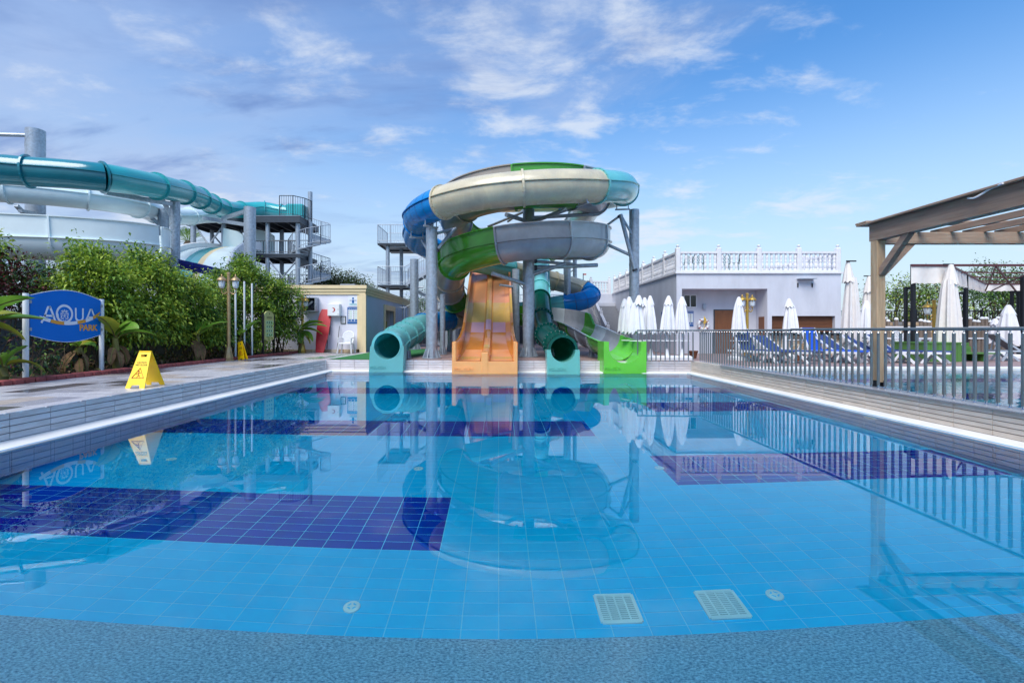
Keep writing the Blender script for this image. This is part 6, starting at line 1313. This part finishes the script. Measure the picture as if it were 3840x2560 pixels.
# stair beside the building
st = thing('stone_stair', 'grey stone stair with white balustrade climbing beside the terrace building', 'stair', (6.3, 25, DZ)); ns = 15
for i in range(ns): y = 24.4+i*.31; q = mb('granite_cap'); q.box(5.75, y, DZ, 7.18, 24.4+ns*.31, DZ+.165*(i+1)) if False else q.box(5.75, y, DZ+.165*i, 7.18, y+.36, DZ+.165*(i+1)); q.build('step', st)
m = mb('wall'); m.prism([(5.6, 24.3, DZ), (5.6, 29.2, DZ), (5.6, 29.2, DZ+2.6), (5.6, 24.3, DZ+.2)], (.14, 0, 0)); m.build('side_wall', st)
bs = balustrade('white sloping balustrade of the stone stair', [(5.67, 24.4, DZ+.3), (5.67, 26.0, DZ+1.1), (5.67, 27.6, DZ+1.9), (5.67, 29.2, DZ+2.7)], 7)
# wrought metal terrace chairs
def iron_chair(loc, rz, label):
    t = thing('iron_chair', label, 'chair', loc, 'wrought iron chairs on the roof terrace', rz); m = mb('black')
    m.tube([(.22*math.cos(a), .22*math.sin(a), .45) for a in np.linspace(0, 6.28, 17)], .012, 5); m.build('seat', t, local=True)
    m = mb('black'); m.tube([(-.2, .2, .45)]+[(-.2*math.cos(a), .22, .62+.26*math.sin(a)) for a in np.linspace(0, math.pi, 11)]+[(.2, .2, .45)], .012, 5)
    for k in range(-2, 3): m.cyl((k*.07-.08, .215, .48), (k*.07+.08, .22, .80-.03*abs(k)), .007, n=4); m.cyl((k*.07+.08, .215, .48), (k*.07-.08, .22, .80-.03*abs(k)), .007, n=4)
    m.build('backrest', t, local=True)
    for sx in (-1, 1):
        for sy in (-1, 1): q = mb('black'); q.cyl((sx*.17, sy*.17, .45), (sx*.22, sy*.22, 0), .011, n=5); q.build('leg', t, local=True)
    return t
for x, y, a, lb in ((7.9, 19.9, 200, 'wrought iron chair behind the first balustrade bay from the left'), (8.45, 19.8, 150, 'wrought iron chair beside the second balustrade post'), (9.5, 19.9, 180, 'wrought iron chair in the middle of the second balustrade bay'), (9.95, 19.8, 230, 'wrought iron chair left of the third balustrade post')): iron_chair((x, y, zt), R(a), lb)

# ---------------------------------------------------------------- closed parasols
def parasol(label, loc, top, w=.27, skirt=.92, group='closed white parasols', mat='canvas', base='white', seed=0):
    """loc at the deck; top = height of the tip above the deck"""
    t = thing('parasol', label, 'parasol', loc, group); g_ = random.Random(seed); rz = g_.uniform(0, 1); w *= g_.uniform(.92, 1.1); h = top-skirt
    n = 48; prof = [(w*.95, skirt), (w*.92, skirt+h*.12), (w*.80, skirt+h*.40), (w*.60, skirt+h*.68), (w*.46, skirt+h*.80)]
    m = mb(mat); o_ = []
    for j, (r_, z) in enumerate(prof):
        for i in range(n): a = 2*math.pi*i/n+rz; fl_ = .30*(1-.45*j/4); o_.append((r_*(1+fl_*(math.cos(8*a)*.75+.22*math.cos(11*a+seed)*(j < 4)))*math.cos(a), r_*(1+fl_*(math.cos(8*a)*.75+.22*math.cos(11*a+seed)*(j < 4)))*math.sin(a), z-(.05*math.cos(8*a+.5)+.025*math.cos(3*a+seed) if j == 0 else 0)))
    m.add(o_, [(j*n+i, j*n+(i+1) % n, (j+1)*n+(i+1) % n, (j+1)*n+i) for j in range(4) for i in range(n)]); m.build('canopy', t, True, True)
    m = mb(mat); o_ = []
    for j, (r_, z) in enumerate(((w*.66, skirt+h*.745), (w*.46, skirt+h*.86), (w*.26, skirt+h*.96), (w*.2, top-.015), (.02, top))):
        for i in range(n): a = 2*math.pi*i/n+rz; fl_ = (.10, .08, .05, 0, 0)[j]; o_.append((r_*(1+fl_*math.cos(8*a))*math.cos(a), r_*(1+fl_*math.cos(8*a))*math.sin(a), z-(.03*math.cos(8*a) if j == 0 else 0)))
    m.add(o_, [(j*n+i, j*n+(i+1) % n, (j+1)*n+(i+1) % n, (j+1)*n+i) for j in range(4) for i in range(n)]); m.build('vent_cap', t, True, True)
    mb('galv2').cyl((0, 0, .1), (0, 0, skirt+.3), .022, n=10).build('pole', t, True, True)
    for ch in t.children:
        if ch.name.startswith(('canopy', 'vent_cap')): ch.rotation_euler = (R(g_.uniform(-1.5, 1.5)), R(g_.uniform(-1.5, 1.5)), 0)
    if base:
        mb('white').bbox(-.27, -.27, 0, .27, .27, .14, .05).build('base', t, False, True); mb('white').lathe((0, 0, .14), [(.07, 0), (.06, .1), (.035, .22)], 12).build('base_socket', t, True, True)
        mb('white').lathe((0, 0, .62), [(.26, 0), (.27, .012), (.26, .025)], 20).build('shelf', t, True, True)
    return t
PS = [(2343, 1120, 17.0, 'hindmost closed white parasol at the left end of the row, half hidden'), (2360, 1112, 16.0, 'second closed white parasol from the left behind the lime slide'), (2392, 1107, 15.25, 'foremost closed white parasol above the lime slide'), (2422, 1115, 16.5, 'closed white parasol half hidden behind its neighbour in the left row'), (2441, 1108, 15.6, 'fifth closed white parasol from the left of the row'), (2501, 1109, 15.5, 'closed white parasol standing alone before the building corner'), (2558, 1111, 15.5, 'closed white parasol before the recess window and blue sign'), (2772, 1113, 15.3, 'closed white parasol before the brown door and gold lamp'), (2964, 1119, 16.6, 'closed white parasol before the brown shutters')]
for k, (sx, sy, Y, lb) in enumerate(PS): parasol(lb, (xat(sx, Y), Y, DZ), zat(sy, Y)-DZ, .22, .90, seed=k)
parasol('closed white parasol right of the pergola post foot, in front of a big one', (xat(3249, 16.5), 16.5, DZ), zat(1127, 16.5)-DZ, .24, .72, seed=21)
parasol('smallest closed white parasol at the far right before the stone wall', (xat(3737, 18.5), 18.5, DZ), zat(1194, 18.5)-DZ, .27, .5, seed=22)
parasol('closed white parasol at the far right beside the smallest one', (xat(3781, 16.5), 16.5, DZ), zat(1143, 16.5)-DZ, .27, .5, seed=23)
def big_parasol(label, loc, top, w, seed):
    t = parasol(label, loc, top, w, .55, 'large closed cream parasols', 'canvas2', None, seed); mb('black').box(-.16, -.02, top-.02, .16, .02, top+.02).build('crossbar', t, False, True); return t
big_parasol('large closed cream parasol left of the pergola post', (xat(3192, 15.6), 15.6, DZ), zat(979, 15.6)-DZ, .28, 31); big_parasol('large closed cream parasol peeping out behind the pergola post', (xat(3255, 18.5), 18.5, DZ), zat(1035, 18.5)-DZ, .28, 32); big_parasol('large closed cream parasol before the awning', (xat(3556, 15.3), 15.3, DZ), zat(991, 15.3)-DZ, .30, 33)

# ---------------------------------------------------------------- loungers
def lounger(label, loc, rz, back=35, pad='blue_pad', frame_='white'):
    """head at -x, foot at +x"""
    t = thing('sun_lounger', label, 'sun lounger', loc, 'sun loungers beside the second pool', rz)
    mb(pad).bbox(-.22, -.31, .33, 1.15, .31, .37, .015).build('seat', t, False, True)
    b_ = R(back); o_ = Vector((-.22, 0, .35)); e = o_+Vector((-math.cos(b_)*.75, 0, math.sin(b_)*.75)); m = mb(pad); m.bar(o_, e, .62, .035); m.build('backrest', t, False, True)
    for sg in (-1, 1):
        m = mb(frame_); m.bar((-.75, sg*.33, .315), (1.18, sg*.33, .315), .04, .06); m.bar(o_+Vector((0, sg*.33, 0)), e+Vector((0, sg*.33, 0)), .04, .05); m.build('side_frame', t, False, True)
        for x0_, x1_ in ((-.45, -.62), (-.5, -.22), (.75, .55), (.8, 1.08)): q = mb(frame_); q.bar((x0_, sg*.33, .30), (x1_, sg*.33, 0), .05, .06); q.build('leg', t, False, True)
    m = mb(frame_); m.bar((-.7, -.33, .315), (-.7, .33, .315), .04); m.bar(e*.7+o_*.3+Vector((0, -.2, -.02)), (-.68, -.2, .32), .03); m.bar(e*.7+o_*.3+Vector((0, .2, -.02)), (-.68, .2, .32), .03); m.build('prop', t, False, True)
    return t
for sx, Y, bk_, pd, rz, lb in ((2828, 14.9, 62, 'blue_pad', -70, 'leftmost navy lounger with its back raised high'), (2930, 14.7, 36, 'blue_pad', -68, 'second navy lounger from the left with low back'), (3085, 14.8, 70, 'blue_pad2', -66, 'bright blue lounger with its back upright'), (3175, 14.7, 38, 'blue_pad', -64, 'navy lounger just right of the bright blue one'), (3285, 14.8, 38, 'blue_pad', -60, 'navy lounger half hidden by the pergola post'), (3375, 14.5, 40, 'blue_pad', -52, 'rightmost navy lounger beside the green planter')):
    lounger(lb, (xat(sx, Y), Y, DZ), R(rz), bk_, pd)
lounger('grey lounger at the right edge behind the railing', (xat(3835, 15.0), 15.0, DZ), R(-25), 42, 'grey_pad', 'galv2')
for x, y, a, lb in ((xat(3215, 17), 17, 20, 'white lattice chair behind the loungers left of the post'), (xat(3400, 16.8), 16.8, 10, 'left of two white lattice chairs behind the rightmost lounger'), (xat(3436, 16.9), 16.9, -10, 'right of two white lattice chairs behind the rightmost lounger')): copy_thing(chair0, None, (x, y, DZ), R(a), lb, 'white lattice chairs on the pool deck')
for sx, lb in ((2600, 'small terracotta pot at the foot of the white wall'), (2995, 'small terracotta pot between the navy loungers')):
    Y = 15.0 if sx > 2700 else 16.5; m = mb('terracotta'); m.lathe((xat(sx, Y), Y, DZ), [(.10, 0), (.14, .2), (.16, .22), (.16, .26), (.13, .26)], 14); tag(m.build('flower_pot', org=(xat(sx, Y), Y, DZ)), lb, 'pot', 'terracotta pots')
# low tables with white shelves behind loungers
for sx, Y, lb in ((3135, 16.6, 'low white slatted table behind the bright blue lounger'), (3460, 16.2, 'low white slatted table left of the green planter')):
    x = xat(sx, Y); t = thing('side_table', lb, 'table', (x, Y, DZ), 'low white tables')
    for k in range(5): mb('white').box(x-.3, Y-.3+.13*k, DZ+.5, x+.3, Y-.2+.13*k, DZ+.53).build('slat', t)
    for a in (-1, 1):
        for b in (-1, 1): mb('white').box(x+a*.26-.03, Y+b*.26-.03, DZ, x+a*.26+.03, Y+b*.26+.03, DZ+.5).build('leg', t)
# green planter with bench
Y = 14.6; x0, x1, x2 = xat(3475, Y), xat(3605, Y), xat(3725, Y)
t = thing('planter_bench', 'green painted wooden planter with a slatted bench', 'planter', ((x0+x1)/2, Y, DZ))
k = 9
for i in range(k): mb('green_wood').box(x0+(x1-x0)*i/k+.004, Y, DZ, x0+(x1-x0)*(i+1)/k-.004, Y+.05, zat(1288, Y)).build('board', t)
for i in range(6): mb('green_wood').box(x0+.001, Y+.06+.2*i, DZ, x0+.05, Y+.25+.2*i, zat(1288, Y)).build('board', t)
mb('green_wood').box(x0-.02, Y-.02, zat(1288, Y), x1+.02, Y+1.2, zat(1288, Y)+.04).build('rim', t); mb('soil').box(x0+.06, Y+.06, .7, x1-.06, Y+1.1, .82).build('soil', t)
for i in range(5): mb('green_wood').box(x1+.03, Y+.75, zat(1330, Y)+.07*i+.02, x2, Y+.80, zat(1330, Y)+.07*i+.08).build('back_slat', t)
for i in range(5): mb('green_wood').box(x1+.03, Y+.1+.13*i, zat(1328, Y), x2+.35, Y+.22+.13*i, zat(1328, Y)+.035).build('seat_slat', t)
for xx in (x1+.12, x2-.1): mb('green_wood').box(xx-.05, Y+.15, DZ, xx+.05, Y+.7, zat(1329, Y)-.002).build('leg', t)
for i in range(4): mb('green_wood').box(x1+.05, Y+.69, DZ+.02+.11*i, x2, Y+.73, DZ+.12+.11*i).build('front_board', t)
gold_l = lamp_post('gold lamp post with two lanterns before the white building', (xat(2802, 17.2), 17.2, DZ), R(8), zat(1088, 17.2)-DZ, 'gold'); lamp_post('gold lamp post with two lanterns before the large parasol', (xat(3503, 15.9), 15.9, DZ), R(-10), zat(1112, 15.9)-DZ, 'gold')

# ---------------------------------------------------------------- pergola
pg = thing('pergola', 'weathered timber pergola with braced post on the right ledge', 'pergola', (6.4, 7.9, DZ+.025)); pg['kind'] = 'thing'; PX, PY, pw = 6.40, 7.92, .145
m = mb('wood'); m.bbox(PX-pw/2, PY-pw/2, DZ+.10, PX+pw/2, PY+pw/2, 2.84, .008); m.build('post', pg)
m = mb('black'); m.box(PX-.075, PY-.075, DZ+.025, PX-.03, PY+.075, DZ+.13); m.box(PX+.03, PY-.075, DZ+.025, PX+.075, PY+.075, DZ+.13); m.build('post_shoe', pg)
m = mb('wood'); m.bbox(PX-pw/2, 2.4-pw/2, DZ+.03, PX+pw/2, 2.4+pw/2, 2.84, .008); m.build('post', pg)
for x in (10.6,): 
    for y in (PY, 2.4): m = mb('wood'); m.bbox(x-pw/2, y-pw/2, -.9, x+pw/2, y+pw/2, 2.84, .008); m.build('post', pg)
m = mb('wood_dark'); m.bbox(PX-.075, 1.9, 2.84, PX+.075, PY+.10, 3.13, .008); m.build('beam', pg); m = mb('wood_dark'); m.bbox(10.53, 1.9, 2.84, 10.67, PY+.10, 3.13, .008); m.build('beam', pg)
m = mb('wood_x'); m.bbox(PX+.076, PY-.07, 2.78, 10.52, PY+.06, 2.97, .008); m.build('beam', pg); m = mb('wood_x'); m.bbox(PX+.076, 2.33, 2.78, 10.52, 2.46, 2.97, .008); m.build('beam', pg)
m = mb('wood_dark'); m.bbox(PX-.16, 1.7, 3.13, PX+.06, PY+.28, 3.16, .005); m.build('fascia_board', pg); m = mb('wood_x'); m.bbox(PX-.16, PY+.05, 3.161, 10.7, PY+.30, 3.19, .005); m.build('fascia_board', pg)
for i in range(7): x = PX+.62+.56*i; m = mb('wood_dark'); m.bbox(x-.028, 2.2, 2.972, x+.028, PY+.3, 3.07, .006); m.build('rafter', pg)
for d_ in ((0, -1), (1, 0)): a = Vector((PX+d_[0]*.06, PY+d_[1]*.06, 2.28)); b = a+Vector((d_[0]*.55, d_[1]*.55, .58)); m = mb('wood_dark'); m.bar(a, b, .09, .10); m.build('brace', pg)
m = mb('canvas'); m.tube(catmull([(PX-.1, 6.3, 3.10), (PX-.16, 6.15, 3.06), (PX-.12, 6.0, 3.13), (PX-.17, 5.8, 3.14)], .05)[0], .012, 6); m.build('rope', pg)

# ---------------------------------------------------------------- awning pavilion, fences and wall at the back right
aw = thing('awning', 'white scalloped awning on a maroon steel frame at the right', 'awning', (16, 17, DZ)); A_, B_, C_, D_ = Vector((13.62, 15.5, 0)), Vector((14.9, 15.5, 0)), Vector((22.4, 21.6, 0)), Vector((31, 21.6, 0)); zt_ = 3.46
def valance(a, b, z1, h0, h1):
    a = Vector(a); b = Vector(b); L = (b-a).length; n = max(6, int(L/.06)); m = mb('canvas2'); vs2 = []; d_ = (b-a).normalized(); nr = Vector((d_.y, -d_.x, 0))
    for i in range(n+1):
        q = a.lerp(b, i/n); h = h0+(h1-h0)*i/n; wv = .03*math.sin(i*.55); vs2 += [q+Vector((0, 0, z1)), q+nr*wv+Vector((0, 0, z1-h*.55)), q+nr*wv*1.5+Vector((0, 0, z1-h+.035*abs(math.sin(i*math.pi/4))))]
    m.add(vs2, [(3*i+k, 3*i+3+k, 3*i+4+k, 3*i+1+k) for i in range(n) for k in (0, 1)]); return m.build('valance', aw, True)
valance(A_, B_, zt_, .60, .60); valance(B_, C_, zt_, .60, .42); valance(C_, D_, zt_, .34, .34)
for a, b, w_ in ((A_, B_, .07), (B_, C_, .06), (C_, D_, .06), (B_, Vector((24, 15.5, 0)), .07), (Vector((24, 15.5, 0)), D_, .06)): mb('maroon').bar(a+Vector((0, 0, zt_+.02)), b+Vector((0, 0, zt_+.02)), w_).build('frame_bar', aw)
for i in range(1, 6):
    f = i/6; a = B_.lerp(Vector((24, 15.5, 0)), f)+Vector((0, 0, zt_)); b = C_.lerp(D_, f)+Vector((0, 0, zt_-.35)); mb('maroon').bar(a, b, .05).build('rafter_bar', aw); mb('maroon').bar(a-Vector((0, 0, .02)), C_.lerp(D_, max(0, f-.3))+Vector((0, 0, zt_-.3)), .04).build('diagonal_bar', aw)
for f in (.25, .5, .75): mb('maroon').bar(B_.lerp(C_, f)+Vector((0, 0, zt_-.02)), Vector((24, 15.5, 0)).lerp(D_, f)+Vector((0, 0, zt_-.12)), .045).build('purlin_bar', aw)
for x, y in ((xat(3424, 15.6), 15.6), (xat(3622, 18.0), 18.0), (xat(3835, 18.2), 18.2)): mb('black').box(x-.05, y-.05, DZ, x+.05, y+.05, zt_).build('post', aw)
for sx, sy0, Y in ((3403, 1085, 15.8), (3598, 1103, 18.2), (3800, 1098, 18.4)):
    x = xat(sx, Y); z1 = zat(sy0, Y); m = mb('black'); m.box(x-.09, Y-.05, DZ, x-.03, Y+.05, z1); m.box(x-.09, Y-.05, z1, x+.22, Y+.05, z1+.08); m.box(x+.17, Y-.05, DZ, x+.22, Y+.05, z1); m.build('side_frame', aw)
# log palisade
lf = thing('log_palisade', 'rustic palisade of grey logs with white painted tops before the stone wall', 'palisade', (20, 21, DZ)); lf['kind'] = 'thing'; lm = mb('log'); lm.cyl((0, 0, 0), (0, 0, 1), .075, .07, 8); lm.mat('white'); lm.lathe((0, 0, 1), [(.078, 0), (.078, .03), (.05, .06), (.01, .07)], 8); lme = lm.mesh('log'); g_ = random.Random(9); og_ = ORG[lf.name]
x = 16.2
while x < 26: o = link('log', lme, lf, Vector((x, 20.6, DZ))-og_); o.scale = (1, 1, g_.uniform(1.3, 1.5)); x += g_.choice((.17, .19, .36))
for z in (.7, 1.25): mb('white').bar((16, 20.55, DZ+z*.9), (26, 20.55, DZ+z*.9), .06).build('rail', lf)
sw_ = thing('stone_wall', 'rubble stone wall below the trees at the far right', 'wall', (21, 22, DZ)); sw_['kind'] = 'thing'; mb('joint').box(15.5, 22.0, DZ, 30, 22.3, 1.75).build('mortar', sw_)
for j in range(8):
    x = 15.5
    while x < 29.8: w_ = g_.uniform(.25, .55); q = mb(g_.choice(('stone', 'stone3', 'block'))); q.bbox(x+.01, 21.96-g_.uniform(0, .04), DZ+.17*j+.01, min(x+w_, 30)-.01, 22.01, DZ+.17*(j+1)-.01, .012); q.build('stone', sw_); x += w_
fn = thing('bar_fence', 'black vertical bar fence in front of the far right trees', 'fence', (20, 23, DZ)); fn['kind'] = 'thing'
for x in np.arange(15.6, 30, 1.6): mb('black').box(x-.04, 22.9, DZ, x+.04, 22.98, 2.35).build('post', fn)
for i, x in enumerate(np.arange(15.6, 28.4, 1.6)):
    m = mb('black'); m.box(x+.041, 22.92, 2.26, x+1.559, 22.96, 2.3); m.box(x+.041, 22.92, .6, x+1.559, 22.96, .64)
    for k in range(1, 12): m.box(x+.13*k-.008, 22.93, .64, x+.13*k+.008, 22.95, 2.26)
    m.build('bar_panel', fn)
tp_ = at(3361, 1080, 60); t = thing('utility_pole', 'thin utility pole with crossarms beyond the trees right of the pergola post', 'pole', (tp_.x, 60, .34)); t['kind'] = 'thing'; mb('dark_steel').cyl((tp_.x, 60, .3), (tp_.x, 60, tp_.z), .12, n=8).build('shaft', t)
for dz_ in (.9, 1.6): mb('dark_steel').bar((tp_.x-.9, 60, tp_.z-dz_), (tp_.x+.9, 60, tp_.z-dz_), .12).build('crossarm', t)
fp_ = at(2187, 1075, 45); t = thing('flag_pole', 'thin far pole with a small flag above the beige tube', 'pole', (fp_.x, 45, .34)); t['kind'] = 'thing'; mb('dark_steel').cyl((fp_.x, 45, .3), (fp_.x, 45, zat(1025, 45)), .04, n=6).build('shaft', t); mb('print_red').box(fp_.x+.04, 44.99, zat(1031, 45), fp_.x+.3, 45.01, zat(1026, 45)).build('flag', t)

# dark board fence behind the slides
bf = thing('board_fence', 'dark board fence closing the yard behind the central slides', 'fence', (-1.5, 33.5, DZ)); bf['kind'] = 'thing'; fbm = mb('dark_steel'); fbm.box(-.145, -.02, 0, .145, .02, 1.75); fme = fbm.mesh('board')
for i in range(44): link('board', fme, bf, (-6.5+.3*i, random.uniform(-.01, .01), random.uniform(-.02, .02)))
for z in (.3, 1.4): mb('black').box(-8.1, 33.53, DZ+z, 5.2, 33.6, DZ+z+.08).build('rail', bf)
t = thing('storage_locker', 'low white slatted locker standing behind the dark green tube', 'locker', (2.9, 20.9, DZ))
mb('white').box(2.35, 20.7, DZ+.06, 3.5, 21.2, DZ+.62).build('body', t); mb('black').box(2.38, 20.72, DZ, 3.47, 21.18, DZ+.06).build('plinth', t)
for k in range(7): mb('white').box(2.36, 20.68, DZ+.09+.075*k, 3.49, 20.70, DZ+.15+.075*k).build('slat', t)
mb('white').bbox(2.33, 20.66, DZ+.62, 3.52, 21.22, DZ+.66, .01).build('lid', t)
